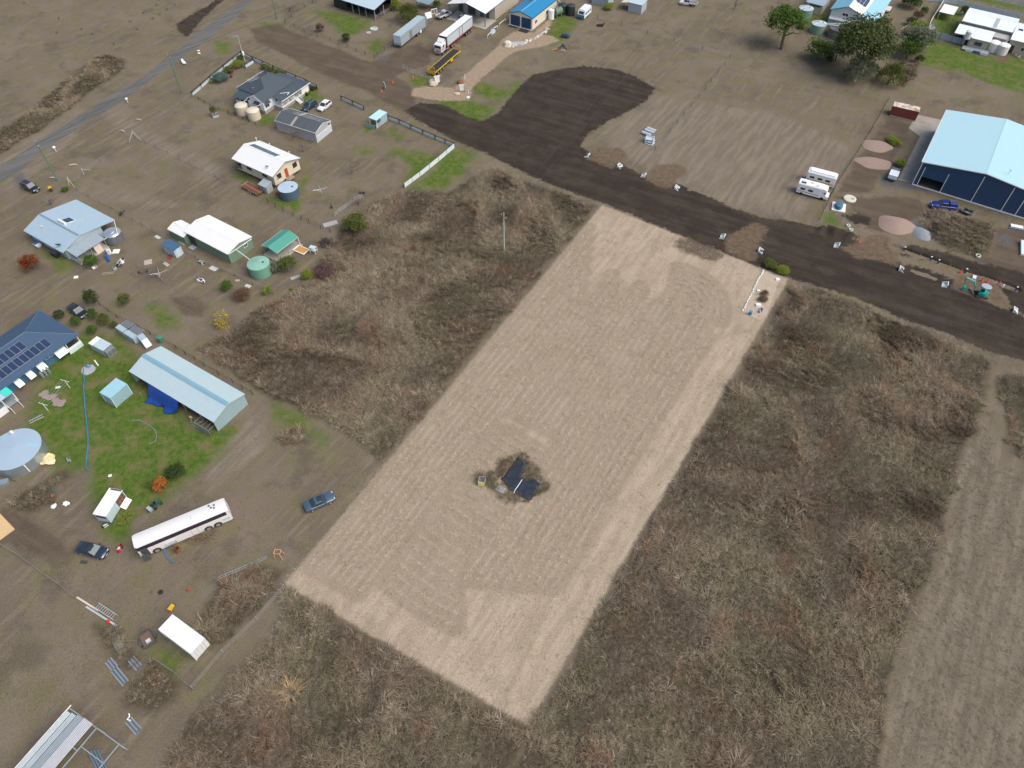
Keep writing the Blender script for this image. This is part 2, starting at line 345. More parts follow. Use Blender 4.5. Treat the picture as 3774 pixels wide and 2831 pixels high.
# fine sheet over what the picture can show, with a margin
GS = .45
def in_view(X, Y): return (Y > 6) & (Y < 262) & (np.abs(X) < 62 + .50*Y + 14)
xs = np.arange(-212, 212 + GS, GS); ys = np.arange(5, 264, GS)
GX, GY = np.meshgrid(xs, ys); nx, ny = len(xs), len(ys)
FIELD = {k: union(GX, GY, p) for k, p in ZONE.items()}
def lotp(s, t):                     # s 0..1 from the near end to the road, t 0..1 from the left edge to the right
    a = np.array(LOT[3])*(1-s) + np.array(LOT[0])*s; b = np.array(LOT[2])*(1-s) + np.array(LOT[1])*s; return a*(1-t) + b*t
rows = []
for t in np.arange(.27, .84, .031): rows.append([lotp(s, t + .008*math.sin(7*s+9*t)) for s in np.linspace(.42 if t < .52 else .12+.2*(t-.5), .79 - .03*math.sin(40*t), 40)])
for t in np.arange(.03, .25, .031): rows.append([lotp(s, t + .005*math.sin(11*s+5*t)) for s in np.linspace(.04, .95 - t, 44)])
for s in np.arange(.07, .40, .0165): rows.append([lotp(s + .006*math.sin(9*t), t) for t in np.linspace(.31, .56 + .06*math.sin(30*s), 12)])
for r_ in np.arange(.08, .24, .03): rows.append([lotp(.80 + r_*.5*math.sin(b_), .60 + r_*1.05*math.cos(b_)) for b_ in np.linspace(.1, 1.9, 14)])
sel = sdist(GX, GY, LOT) > -1; rd = np.full(GX.shape, 9.0); rx, ry_ = GX[sel], GY[sel]; rb = np.full(rx.shape, 9.0)
for r_ in rows: rb = np.minimum(rb, pdist(rx, ry_, r_))
rd[sel] = rb; FIELD['row'] = np.clip(1.6 - rd, -4, 4); ZONE['row'] = []
GZ = .07*(vnoise(GX, GY, 7, 1)-.5) + .05*(vnoise(GX, GY, 1.7, 2)-.5)*(FIELD['asphalt'] < 0)
for p, h in MOUND:
    d = sdist(GX, GY, p); t = np.clip((d+.5)/2.2, 0, 1); GZ += h*t*t*(3-2*t)*(.65 + .7*vnoise(GX, GY, .9, 5))
GZ += (FIELD['soil'] > .3)*.16*(vnoise(GX, GY, .8, 9)-.5)
dt = pdist(GX, GY, TRENCH); GZ -= 1.3*np.clip((.75-dt)/.4, 0, 1)
GZ += .28*np.exp(-((dt-1.25)/.4)**2)*(vnoise(GX, GY, 1.5, 4) > .35)
cell = in_view(GX[:-1,:-1], GY[:-1,:-1])
I0 = (np.arange(ny-1)[:,None]*nx + np.arange(nx-1)[None,:])
quad = np.stack([I0, I0+1, I0+nx+1, I0+nx], -1)
mean = lambda a: .25*(a[:-1,:-1]+a[1:,:-1]+a[:-1,1:]+a[1:,1:])
jit = (vnoise(GX[:-1,:-1], GY[:-1,:-1], 1.1, 21)-.5)
cls = np.zeros(cell.shape, int)
lot_d = sdist(GX, GY, LOT)
drive_d = union(GX, GY, ZONE['tan'][:1])
cls[mean(lot_d) > 0] = 4
cls[mean(FIELD['soil']) + jit > 0] = 2
cls[mean(FIELD['brown']) + jit > .2] = 5
cls[(mean(FIELD['soil']) + jit > 0)] = 2
cls[mean(drive_d) > 0] = 3
cls[mean(FIELD['asphalt']) > 0] = 1
def ground_z(x, y):
    i = min(max(int(round((x-xs[0])/GS)),0),nx-1); j = min(max(int(round((y-ys[0])/GS)),0),ny-1); return float(GZ[j,i])

def ground_material():
    m = bpy.data.materials.new('ground_cover'); m.use_nodes = True; nt = m.node_tree; b = nt.nodes['Principled BSDF']
    P = nt.nodes.new('ShaderNodeNewGeometry').outputs['Position']
    at = {}
    for k in ZONE:
        n = nt.nodes.new('ShaderNodeAttribute'); n.attribute_name = 'd_' + k; at[k] = n.outputs['Fac']
    n20, n5, n1, nf, nff = noise(nt, P, .06, 4), noise(nt, P, .22, 4, .6), noise(nt, P, 1.1, 4, .65), noise(nt, P, 4.5, 4, .7), noise(nt, P, 17, 2, .7)
    st = noise(nt, P, 1.0, 4, .6, (R(-58), (.10, .8, 1)))       # mowing and driving run along the lot lines
    st2 = mathn(nt, 'ADD', mathn(nt, 'MULTIPLY', noise(nt, P, 1.0, 4, .6, (R(28), (.05, .55, 1))), .55), mathn(nt, 'MULTIPLY', n5, .45))     # along the new road
    grain = mathn(nt, 'ADD', mathn(nt, 'MULTIPLY', nf, .55), mathn(nt, 'MULTIPLY', nff, .45))
    def tone(c, lo, hi, f): return mixc(nt, sstep(nt, f, .28, .72), tuple(x*lo for x in c), tuple(x*hi for x in c))
    # dry paddock
    c = mixc(nt, sstep(nt, n20, .35, .65), (.265,.215,.160), (.200,.160,.118))
    c = mixc(nt, sstep(nt, n5, .42, .66), c, (.222,.192,.108))
    c = mixc(nt, mathn(nt, 'MULTIPLY', mathn(nt, 'MULTIPLY', sstep(nt, st, .48, .70), sstep(nt, n20, .4, .6)), .6), c, (.33,.272,.205))
    c = mixc(nt, mathn(nt, 'MULTIPLY', sstep(nt, noise(nt, P, .13, 5, .65), .52, .68), .7), c, (.150,.122,.092))
    c = mixc(nt, mathn(nt, 'MULTIPLY', sstep(nt, n1, .56, .78), .6), c, (.145,.114,.086))
    def zone(k, col, soft, a5, a1, af, strength=1.0):
        nonlocal c
        d = mathn(nt, 'ADD', mathn(nt, 'ADD', at[k], .45 if k == 'green' else .6 if k == 'pale' else 0.0), mathn(nt, 'MULTIPLY', mathn(nt, 'SUBTRACT', n5, .5), a5))
        d = mathn(nt, 'ADD', d, mathn(nt, 'MULTIPLY', mathn(nt, 'SUBTRACT', n1, .5), a1))
        d = mathn(nt, 'ADD', d, mathn(nt, 'MULTIPLY', mathn(nt, 'SUBTRACT', nf, .5), af))
        f = sstep(nt, d, -soft, soft)
        if strength != 1: f = mathn(nt, 'MULTIPLY', f, strength)
        c = mixc(nt, f, c, col)
    zone('pale', mixc(nt, sstep(nt, st, .38, .64), (.240,.196,.150), (.320,.266,.205)), 1.6, 4, 3, 1.5, .8)
    gcol = mixc(nt, sstep(nt, n1, .35, .65), (.070,.150,.016), (.145,.200,.032)); gcol = mixc(nt, mathn(nt,'MULTIPLY',sstep(nt, noise(nt, P, .35, 4, .6), .46, .66),.75), gcol, (.235,.205,.090))
    zone('green', gcol, 1.7, 3.6, 2.6, 1.6, .95)
    zone('tall', mixc(nt, n1, (.085,.068,.045), (.130,.105,.068)), 1.0, 2, 2, 1)
    zone('slashed', mixc(nt, sstep(nt, st, .35, .68), (.20,.168,.122), (.29,.245,.182)), .8, 1.5, 2, 1)
    scol = mixc(nt, sstep(nt, st, .35, .66), (.49,.392,.285), (.60,.488,.362)); scol = mixc(nt, mathn(nt,'MULTIPLY',sstep(nt, n5, .50, .72),.6), scol, (.40,.34,.235))
    scol = mixc(nt, mathn(nt, 'MULTIPLY', sstep(nt, n1, .60, .80), .4), scol, (.40,.305,.21))
    rowd = mathn(nt, 'ADD', at['row'], mathn(nt, 'MULTIPLY', mathn(nt, 'SUBTRACT', n1, .5), .5))
    scol = mixc(nt, mathn(nt, 'MULTIPLY', sstep(nt, rowd, -.4, .5), .6), scol, (.365,.292,.208))
    scol = mixc(nt, mathn(nt, 'MULTIPLY', sstep(nt, rowd, 1.25, 1.6), .6), scol, (.60,.50,.385))
    zone('straw', scol, .35, .6, .9, .5, .96)
    zone('brown', mixc(nt, sstep(nt, st2, .4, .65), (.125,.092,.067), (.178,.134,.098)), .8, 3, 2.5, 1.2, .9)
    dcol = mixc(nt, sstep(nt, st2, .40, .66), (.050,.038,.029), (.090,.069,.053)); dcol = mixc(nt, mathn(nt,'MULTIPLY',sstep(nt, nf, .56, .76),.6), dcol, (.16,.128,.10))
    dcol = mixc(nt, mathn(nt,'MULTIPLY',sstep(nt, n1, .56, .74),.6), dcol, (.034,.026,.021))
    zone('soil', dcol, .35, 1.8, 2.6, 1.8)
    zone('sand', mixc(nt, sstep(nt, n1, .3, .7), (.150,.108,.072), (.235,.172,.118)), .6, 1.2, 2.0, 1.3, .92)
    zone('tan', mixc(nt, sstep(nt, n1, .3, .7), (.40,.30,.205), (.50,.385,.275)), .45, 1, 1.6, 1.0, .93)
    zone('grey', tone((.150,.150,.152), .8, 1.2, n1), .8, 1, 1.8, 1, .85)
    acol = mixc(nt, sstep(nt, noise(nt, P, 1.0, 4, .6, (R(-40), (.05,.9,1))), .38, .64), (.155,.152,.148), (.215,.208,.198)); acol = mixc(nt, mathn(nt,'MULTIPLY',sstep(nt, n5, .55, .75),.5), acol, (.24,.22,.195))
    zone('asphalt', acol, .16, .3, .5, .4)
    mul = nt.nodes.new('ShaderNodeMapRange'); nt.links.new(grain, mul.inputs[0]); mul.inputs[1].default_value=.3; mul.inputs[2].default_value=.7; mul.inputs[3].default_value=.38; mul.inputs[4].default_value=1.0
    vm = nt.nodes.new('ShaderNodeVectorMath'); vm.operation = 'SCALE'; nt.links.new(c, vm.inputs[0]); nt.links.new(mul.outputs[0], vm.inputs['Scale'])
    nt.links.new(vm.outputs[0], b.inputs['Base Color']); b.inputs['Roughness'].default_value = .95; b.inputs['Specular IOR Level'].default_value = .15
    bp = nt.nodes.new('ShaderNodeBump'); bp.inputs['Strength'].default_value = .7; bp.inputs['Distance'].default_value = .12
    nt.links.new(grain, bp.inputs['Height']); nt.links.new(bp.outputs[0], b.inputs['Normal'])
    return m
GROUND = ground_material()
VV = np.stack([GX, GY, GZ], -1).reshape(-1, 3)
for c_, nm in ((0,'ground'),(1,'sealed_road'),(2,'dirt_road'),(3,'gravel_driveway'),(4,'mown_lot'),(5,'earth_track')):
    q = quad[cell & (cls == c_)]
    u, inv = np.unique(q.ravel(), return_inverse=True)
    me = npmesh(nm, VV[u], inv.reshape(-1, 4), True)
    for k in ZONE:
        a = me.attributes.new('d_' + k, 'FLOAT', 'POINT'); a.data.foreach_set('value', FIELD[k].ravel()[u].astype(np.float32))
    tag(obj(nm, me, GROUND), kind='structure')
far = MB().add([(-2500,-2500,-.25),(2500,-2500,-.25),(2500,2500,-.25),(-2500,2500,-.25)], [(0,1,2,3)])
me = far.mesh('terrain')
for k in ZONE:
    a = me.attributes.new('d_' + k, 'FLOAT', 'POINT'); a.data.foreach_set('value', np.full(4, -4, np.float32))
tag(obj('terrain', me, GROUND), kind='structure')

# ================================================================= grass that nobody could count
def blades(n, rad, hgt, wid, lean, seed, flat=0.0):
    r = np.random.default_rng(seed); vs, fs = [], []
    for i in range(n):
        a = r.uniform(0, 2*math.pi); rr = rad*math.sqrt(r.uniform(0,1)); bx, by = rr*math.cos(a), rr*math.sin(a)
        d = a + r.normal(0, .7); L = hgt*r.uniform(.55, 1.15); le = lean*r.uniform(.4, 1.4); w_ = wid*r.uniform(.6, 1.3)
        px, py = -math.sin(d)*w_/2, math.cos(d)*w_/2; o = len(vs)
        for t in (0, .4, .75, 1.0):
            out = L*le*t*t; z = L*(t - .45*le*t*t)*(1-flat) + .02; k = 1 - .75*t
            x, y = bx + math.cos(d)*out, by + math.sin(d)*out
            vs += [(x-px*k, y-py*k, z), (x+px*k, y+py*k, z)]
        fs += [(o+2*s, o+2*s+1, o+2*s+3, o+2*s+2) for s in range(3)]
    return npmesh('tuft', np.array(vs), np.array(fs))
def grassmat(name, cols, scale):
    m = bpy.data.materials.new(name); m.use_nodes = True; nt = m.node_tree; b = nt.nodes['Principled BSDF']
    ge = nt.nodes.new('ShaderNodeNewGeometry'); P = ge.outputs['Position']; oi = nt.nodes.new('ShaderNodeObjectInfo')
    a, bb, cc, dd = cols
    c = mixc(nt, sstep(nt, noise(nt, P, scale, 3), .42, .60), a, bb)
    c = mixc(nt, sstep(nt, noise(nt, P, scale*1.9, 3), .56, .70), c, cc)
    c = mixc(nt, mathn(nt, 'MULTIPLY', sstep(nt, oi.outputs['Random'], .66, .95), .8), c, dd)
    f = nt.nodes.new('ShaderNodeMapRange'); nt.links.new(ge.outputs['Random Per Island'], f.inputs[0]); f.inputs[3].default_value=.5; f.inputs[4].default_value=1.55
    vm = nt.nodes.new('ShaderNodeVectorMath'); vm.operation='SCALE'; nt.links.new(c, vm.inputs[0]); nt.links.new(f.outputs[0], vm.inputs['Scale'])
    nt.links.new(vm.outputs[0], b.inputs['Base Color']); b.inputs['Roughness'].default_value=.9; b.inputs['Specular IOR Level'].default_value=.1
    tr = nt.nodes.new('ShaderNodeBsdfTranslucent'); nt.links.new(vm.outputs[0], tr.inputs[0]); mx = nt.nodes.new('ShaderNodeMixShader'); mx.inputs[0].default_value=.3
    nt.links.new(b.outputs[0], mx.inputs[1]); nt.links.new(tr.outputs[0], mx.inputs[2]); nt.links.new(mx.outputs[0], nt.nodes['Material Output'].inputs[0])
    return m
def scatter(name, pts, eul, scl, protos, m):
    """one object whose points carry tufts"""
    pc = bpy.data.collections.new(name + '_tufts')
    for p in protos:
        p = p.copy(); o = bpy.data.objects.new('tuft', p); p.materials.clear(); p.materials.append(m); pc.objects.link(o)
    me = bpy.data.meshes.new(name); me.vertices.add(len(pts)); me.vertices.foreach_set('co', pts.astype(np.float32).ravel())
    a = me.attributes.new('turn', 'FLOAT_VECTOR', 'POINT'); a.data.foreach_set('vector', eul.astype(np.float32).ravel())
    a = me.attributes.new('size', 'FLOAT_VECTOR', 'POINT'); a.data.foreach_set('vector', scl.astype(np.float32).ravel())
    a = me.attributes.new('kind_index', 'INT', 'POINT'); a.data.foreach_set('value', rng.integers(0, len(protos), len(pts)).astype(np.int32))
    me.update(); o = bpy.data.objects.new(name, me); COL.objects.link(o)
    ng = bpy.data.node_groups.new(name, 'GeometryNodeTree')
    ng.interface.new_socket('Geometry', in_out='INPUT', socket_type='NodeSocketGeometry'); ng.interface.new_socket('Geometry', in_out='OUTPUT', socket_type='NodeSocketGeometry')
    N = ng.nodes.new; L = ng.links.new
    gi, go = N('NodeGroupInput'), N('NodeGroupOutput'); ci = N('GeometryNodeCollectionInfo'); ci.inputs[0].default_value = pc; ci.inputs[1].default_value = True; ci.inputs[2].default_value = True
    ip = N('GeometryNodeInstanceOnPoints'); ip.inputs['Pick Instance'].default_value = True
    def na(nm, ty):
        n = N('GeometryNodeInputNamedAttribute'); n.data_type = ty; n.inputs[0].default_value = nm; return n.outputs[0]
    er = N('FunctionNodeEulerToRotation'); L(na('turn','FLOAT_VECTOR'), er.inputs[0])
    L(gi.outputs[0], ip.inputs['Points']); L(ci.outputs[0], ip.inputs['Instance']); L(er.outputs[0], ip.inputs['Rotation']); L(na('size','FLOAT_VECTOR'), ip.inputs['Scale']); L(na('kind_index','INT'), ip.inputs['Instance Index'])
    L(ip.outputs[0], go.inputs[0])
    md = o.modifiers.new('tufts', 'NODES'); md.node_group = ng
    return o
def zat(x, y):
    i = np.clip(np.rint((x-xs[0])/GS).astype(int),0,nx-1); j = np.clip(np.rint((y-ys[0])/GS).astype(int),0,ny-1); return GZ[j,i]
def sample(poly_list, dens, keep=None):
    out = []
    for p in poly_list:
        P = np.array(p); x0,y0 = P.min(0); x1,y1 = P.max(0); n = int((x1-x0)*(y1-y0)*dens)
        x, y = rng.uniform(x0,x1,n), rng.uniform(y0,y1,n)
        d = sdist(x, y, p); k = (d + 1.6*(vnoise(x, y, 2.2, 31)-.5)*1.2 > .15) & in_view(x, y)
        out.append(np.stack([x[k], y[k]], 1))
    q = np.concatenate(out)
    for p in KEEP_OUT: q = q[sdist(q[:,0], q[:,1], p) < .25]
    return q
def wind(x, y, amt):
    """tilt of the tufts: the grass lies over in swirls"""
    a = 2*math.pi*1.6*vnoise(x, y, 9, 41) + 1.2*(vnoise(x, y, 2.5, 42)-.5); t = amt*(.25 + .75*vnoise(x, y, 5, 43))
    n = len(x); yaw = rng.uniform(0, 2*math.pi, n)
    return a, t, yaw
def tilt_euler(a, t, yaw):
    # Rz(a) Ry(t) Rz(yaw) written as XYZ euler
    ca,sa,ct,st_,cy,sy = np.cos(a),np.sin(a),np.cos(t),np.sin(t),np.cos(yaw),np.sin(yaw)
    r20, r21, r22 = -st_*cy, st_*sy, ct
    r10, r00 = sa*ct*cy + ca*sy, ca*ct*cy - sa*sy
    return np.stack([np.arctan2(r21, r22), -np.arcsin(np.clip(r20,-1,1)), np.arctan2(r10, r00)], 1)
TALL = grassmat('tall_dry_grass', ((.275,.232,.155), (.255,.195,.140), (.300,.200,.135), (.43,.37,.285)), .075)
protos = [blades(30, .32, .9, .055, .95, s) for s in range(5)] + [blades(22, .22, 1.15, .05, .7, 50+s) for s in range(2)]
q = sample(ZONE['tall'][:5], 3.2); q2 = np.concatenate([sample(ZONE['tall'][5:], 3.2), sample([ZONE['tall'][12]], 4)])
q = np.concatenate([q, q2]); x, y = q[:,0], q[:,1]
a, t, yaw = wind(x, y, .6)
low = union(x, y, ZONE['tall'][5:11])
s = (.55 + .75*vnoise(x, y, 4, 51))*rng.uniform(.75, 1.25, len(x)); s *= np.where((sdist(x, y, ZONE['tall'][11]) > 0) | (sdist(x, y, ZONE['tall'][12]) > 0), .6, np.where(low > 0, .72, 1))
tag(scatter('tall_grass', np.stack([x, y, zat(x, y)], 1), tilt_euler(a, t, yaw), np.stack([s*1.15, s*1.15, s*.95], 1), protos, TALL), 'tall dry brown grass filling the rough paddocks around the mown lot', 'grass', kind='stuff')
GRN = grassmat('green_weeds', ((.10,.15,.035), (.15,.165,.06), (.09,.125,.035), (.19,.18,.09)), .3)
k = rng.random(len(q)) < .10*(vnoise(x, y, 6, 77) > .45); xg, yg = x[k]+.5, y[k]; a, t, yaw = wind(xg, yg, .4); s = rng.uniform(.4,.8,len(xg))
tag(scatter('green_weeds', np.stack([xg, yg, zat(xg, yg)], 1), tilt_euler(a, t, yaw), np.stack([s,s,s],1), protos, GRN), 'green weeds growing between the tall dry grass', 'weeds', kind='stuff')

# cut straw lying in windrows on the mown lot
pp = []
for r_ in rows:
    r_ = np.array(r_); seg = np.linalg.norm(np.diff(r_, axis=0), axis=1); cum = np.concatenate([[0], np.cumsum(seg)]); n = int(cum[-1]/.15)
    u = rng.uniform(0, cum[-1], n); pp.append(np.stack([np.interp(u, cum, r_[:,0]), np.interp(u, cum, r_[:,1])], 1) + rng.normal(0, .075, (n,2)))
pp = np.concatenate(pp); pp = pp[vnoise(pp[:,0], pp[:,1], 2.8, 61) > .33]; pp = pp[sdist(pp[:,0], pp[:,1], ZONE['tall'][12]) < -.3]
STRAW = grassmat('cut_straw', ((.62,.525,.405), (.58,.48,.365), (.60,.52,.38), (.70,.60,.48)), .3)
sp = [blades(18, .22, .5, .035, 1.6, 80+s, .55) for s in range(4)]
n = len(pp); s = rng.uniform(.6, 1.15, n)
tag(scatter('cut_straw', np.stack([pp[:,0], pp[:,1], zat(pp[:,0], pp[:,1])+.02], 1), np.stack([rng.normal(0,.15,n), rng.normal(0,.15,n), rng.uniform(0,6.3,n)], 1), np.stack([s*.7,s*.7,s*.7],1), sp, STRAW), 'pale cut straw lying in windrows on the mown lot', 'straw', kind='stuff')
# stubble on the lot and short tussocks over the paddocks
qs = sample([LOT], 3.2); qs = qs[vnoise(qs[:,0], qs[:,1], 2.5, 62) > .32]; n = len(qs); s = rng.uniform(.35, .9, n)
STUB = grassmat('stubble', ((.52,.43,.31), (.48,.385,.275), (.50,.43,.29), (.58,.48,.36)), .25)
tag(scatter('stubble', np.stack([qs[:,0], qs[:,1], zat(qs[:,0], qs[:,1])], 1), np.stack([rng.normal(0,.3,n), rng.normal(0,.3,n), rng.uniform(0,6.3,n)], 1), np.stack([s*.7,s*.7,s*.4],1), sp, STUB), 'short straw coloured stubble over the mown lot', 'stubble', kind='stuff')
nn = 110000; x = rng.uniform(-190, 190, nn); y = rng.uniform(8, 255, nn)
ok = in_view(x, y) & (vnoise(x, y, 5, 71) > .40)
for k_ in ('asphalt','brown','soil','tan','sand','tall','grey','slashed'): ok &= (union(x, y, ZONE[k_]) < -.2)
ok &= sdist(x, y, LOT) < -.2
x, y = x[ok], y[ok]; n = len(x); s = rng.uniform(.22, .55, n)
PADD = grassmat('paddock_tussocks', ((.24,.19,.135), (.20,.16,.115), (.22,.20,.10), (.31,.25,.18)), .12)
gr = union(x, y, ZONE['green']) > -.6
for sel, nm, mt_, lb in ((~gr, 'paddock_tussocks', PADD, 'short dry tussocks dotted over the grazed paddocks and yards'), (gr, 'lawn_tussocks', grassmat('lawn_tussocks', ((.105,.20,.028),(.16,.235,.045),(.20,.23,.07),(.25,.25,.10)), .3), 'green tussocks in the lawns')):
    xx, yy, ss = x[sel], y[sel], s[sel]; n = len(xx)
    tag(scatter(nm, np.stack([xx, yy, zat(xx, yy)], 1), np.stack([rng.normal(0,.2,n), rng.normal(0,.2,n), rng.uniform(0,6.3,n)], 1), np.stack([ss*1.1,ss*1.1,ss*.28],1), sp, mt_), lb, 'grass', kind='stuff')
qs = sample(ZONE['slashed'], 3.0); n = len(qs); s = rng.uniform(.5, 1.0, n); a, t, yaw = wind(qs[:,0], qs[:,1], .5)
tag(scatter('slashed_grass', np.stack([qs[:,0], qs[:,1], zat(qs[:,0], qs[:,1])], 1), tilt_euler(a, t, yaw), np.stack([s*.9,s*.9,s*.6],1), sp, grassmat('slashed_grass', ((.29,.24,.165), (.25,.205,.145), (.27,.24,.135), (.38,.315,.235)), .12)), 'coarse slashed grass in the strips beside the tall grass', 'grass', kind='stuff')
# ================================================================= buildings
def onf(mb, face, a0, a1, z0, z1, d0, d1):
    """box on a wall face ('x' or 'y', position, outward sign), from depth d0 to d1"""
    ax, p, s = face; lo, hi = sorted((p + s*d0, p + s*d1))
    return mb.box(lo, hi, a0, a1, z0, z1) if ax == 'x' else mb.box(a0, a1, lo, hi, z0, z1)
def window(par, face, a0, a1, z0, z1, m=None, bars=1):
    m = m or WHITE; f = MB(); b = .07
    onf(f, face, a0-b, a1+b, z0-b, z0, 0, .06); onf(f, face, a0-b, a1+b, z1, z1+b, 0, .06)
    onf(f, face, a0-b, a0, z0, z1, 0, .06); onf(f, face, a1, a1+b, z0, z1, 0, .06)
    w = part('window', f, m, par); part('pane', onf(MB(), face, a0, a1, z0, z1, -.02, .022), GLASS, w)
    for i in range(bars):
        c = a0 + (a1-a0)*(i+1)/(bars+1); part('mullion', onf(MB(), face, c-.025, c+.025, z0, z1, .024, .055), m, w)
    return w
def door(par, face, a0, a1, z0, z1, m, name='door'):
    d = part(name, onf(MB(), face, a0, a1, z0, z1, -.01, .05), m, par); c = a1 - .12*(a1-a0)
    part('handle', onf(MB(), face, c-.04, c+.04, (z0+z1)/2-.05, (z0+z1)/2+.05, .051, .10), GALV, d); return d
def roller(par, face, a0, a1, z0, z1, m):
    f = MB(); n = 9
    for i in range(n):
        h = (z1-z0)/n; onf(f, face, a0, a1, z0+i*h+.012, z0+(i+1)*h-.012, 0, .05)
    return part('roller_door', f, m, par)
def gable_roof(par, x0, x1, y0, y1, he, hr, m, ry=None, t=.07, trim=None, cap=None, gutter=True, corr=0):
    ry = (y0+y1)/2 if ry is None else ry
    for ya in (y0, y1):
        if corr:
            mb = MB(); n = int((x1-x0)/corr)
            for i in range(n):
                a = x0 + (x1-x0)*i/n; b = x0 + (x1-x0)*(i+.5)/n; c = x0 + (x1-x0)*(i+1)/n
                mb.slab([(a,ya,he),(b,ya,he+.05),(b,ry,hr+.05),(a,ry,hr)], t); mb.slab([(b,ya,he+.05),(c,ya,he),(c,ry,hr),(b,ry,hr+.05)], t)
            part('roof', mb, m, par)
        else:
            part('roof', MB().slab([(x0,ya,he),(x1,ya,he),(x1,ry,hr),(x0,ry,hr)], t), m, par)
    k = .25; d0 = (hr-he)/(ry-y0)*k; d1 = (hr-he)/(y1-ry)*k
    part('ridge_cap', MB().loft([[(x, ry-k, hr-d0+.02),(x, ry, hr+.03),(x, ry+k, hr-d1+.02),(x, ry, hr-.02)] for x in (x0-.01, x1+.01)]) if not corr else
         MB().loft([[(x, ry-k, hr-d0+.065),(x, ry, hr+.08),(x, ry+k, hr-d1+.065),(x, ry, hr+.02)] for x in (x0-.01, x1+.01)]), cap or m, par)
    tr = trim or m
    if gutter:
        for ya, s in ((y0,-1),(y1,1)): part('gutter', MB().box(x0+.01, x1-.01, min(ya+s*.012,ya+s*.12), max(ya+s*.012,ya+s*.12), he-.14, he-.02), tr, par)
    for xa, s in ((x0,-1),(x1,1)):
        mb = MB(); a, b = sorted((xa+s*.014, xa+s*.05))
        for ya in (y0, y1): mb.hexa([(a,ya,he-.17),(b,ya,he-.17),(b,ry,hr-.17),(a,ry,hr-.17)], [(a,ya,he+.02),(b,ya,he+.02),(b,ry,hr+.02),(a,ry,hr+.02)])
        part('barge_board', mb, tr, par)
def gable_walls(par, x0, x1, y0, y1, z0, he, hr, ry, ey0, ey1, m):
    """walls under a roof whose eaves run at ey0, ey1"""
    za = he + (hr-he)*(y0-ey0)/(ry-ey0) - .10; zb = he + (hr-he)*(ey1-y1)/(ey1-ry) - .10
    return part('wall', MB().profx([(y0,z0),(y1,z0),(y1,zb),(ry,hr-.10),(y0,za)], x0, x1), m, par)
def skillion(par, q, m, t=.07): return part('roof', MB().slab(q, t), m, par)
def posts(par, pts, z0, z1, m, r=.06, name='post'):
    for x, y in pts: part(name, MB().box(x-r, x+r, y-r, y+r, z0, z1), m, par)
def panels(par, fn, n0, n1, m, name='solar_panel'):
    """fn(i,j) -> four corners"""
    for i in range(n0):
        for j in range(n1):
            q = np.array(fn(i, j)); c = q.mean(0); q2 = c + (q-c)*.955
            fr = part(name, MB().slab([tuple(p) for p in q2], .05), mat('panel_frame', (.40,.42,.45), .4, .5), par)
            q3 = c + (q-c)*.90 + np.array([0,0,.012]); part('cell_sheet', MB().slab([tuple(p) for p in q3], .01), m, fr)
SOLAR = mat('solar_cells', (.018,.035,.085), .12, var=.3, vscale=3, spec=.7)
def dish(name, label, loc, z, r=.45, turn=0.0, m=None):
    t = thing(name, label, 'satellite dish', loc, turn, z=z); m = m or mat('dish_grey', (.30,.36,.40), .5)
    part('mast', MB().tube([(0,0,-.05),(0,0,.45)], .03), GALV, t)
    prof = [(.03,0),(r*.5,.05),(r*.85,.13),(r,.19),(r*.97,.20),(r*.8,.145),(.03,.03)]
    d = part('reflector', MB().lathe(prof, 16), m, t, True); d.location = (0,-.05,.5); d.rotation_euler = (R(50),0,0)
    part('feed_arm', MB().tube([(0,-.05,.48),(0,-.55,.62)], .02), GALV, t); return t
def tank(label, loc, r, h, m, top=None, name='water_tank', ribs=8, kind='flat', group=None, rad=12):
    t = thing(name, label, 'water tank', loc, 0, group); prof = [(r*.995, 0)]
    for i in range(ribs):
        z = h*(i+.5)/ribs; prof += [(r, z-h*.3/ribs), (r*1.012, z), (r, z+h*.3/ribs)]
    prof.append((r*.995, h)); part('shell', MB().lathe(prof, 28), m, t, True)
    dh = {'flat': .06*r, 'cone': .22*r, 'dome': .3*r}[kind]
    pr = [(r*1.015, h+.005), (r*1.015, h+.05)] + ([(r*.9,h+dh*.45),(r*.6,h+dh*.85),(.12,h+dh)] if kind == 'dome' else [(.14, h+dh)])
    lid = part('roof', MB().lathe(pr, 28), top or m, t, kind == 'dome')
    if kind == 'cone':
        for i in range(rad):
            a = 2*math.pi*i/rad; part('roof_rib', MB().tube([(.15*math.cos(a),.15*math.sin(a),h+dh+.015),(r*math.cos(a),r*math.sin(a),h+.06)], .03, 4), top or m, lid)
    part('inlet', MB().lathe([(.22,h+dh*.55),(.22,h+dh*.55+.12),(.05,h+dh*.55+.14)], 12, (r*.45, 0)), DARK, t)
    return t
def pipe(label, pts, r=.055, m=None, name='downpipe', cat='pipe'):
    b = pts[0]; return solo(name, MB().tube([(p[0]-b[0], p[1]-b[1], p[2]-b[2]) for p in pts], r, 8), m or PVC, label, cat, (b[0], b[1]), 0, z=b[2], smooth=True)

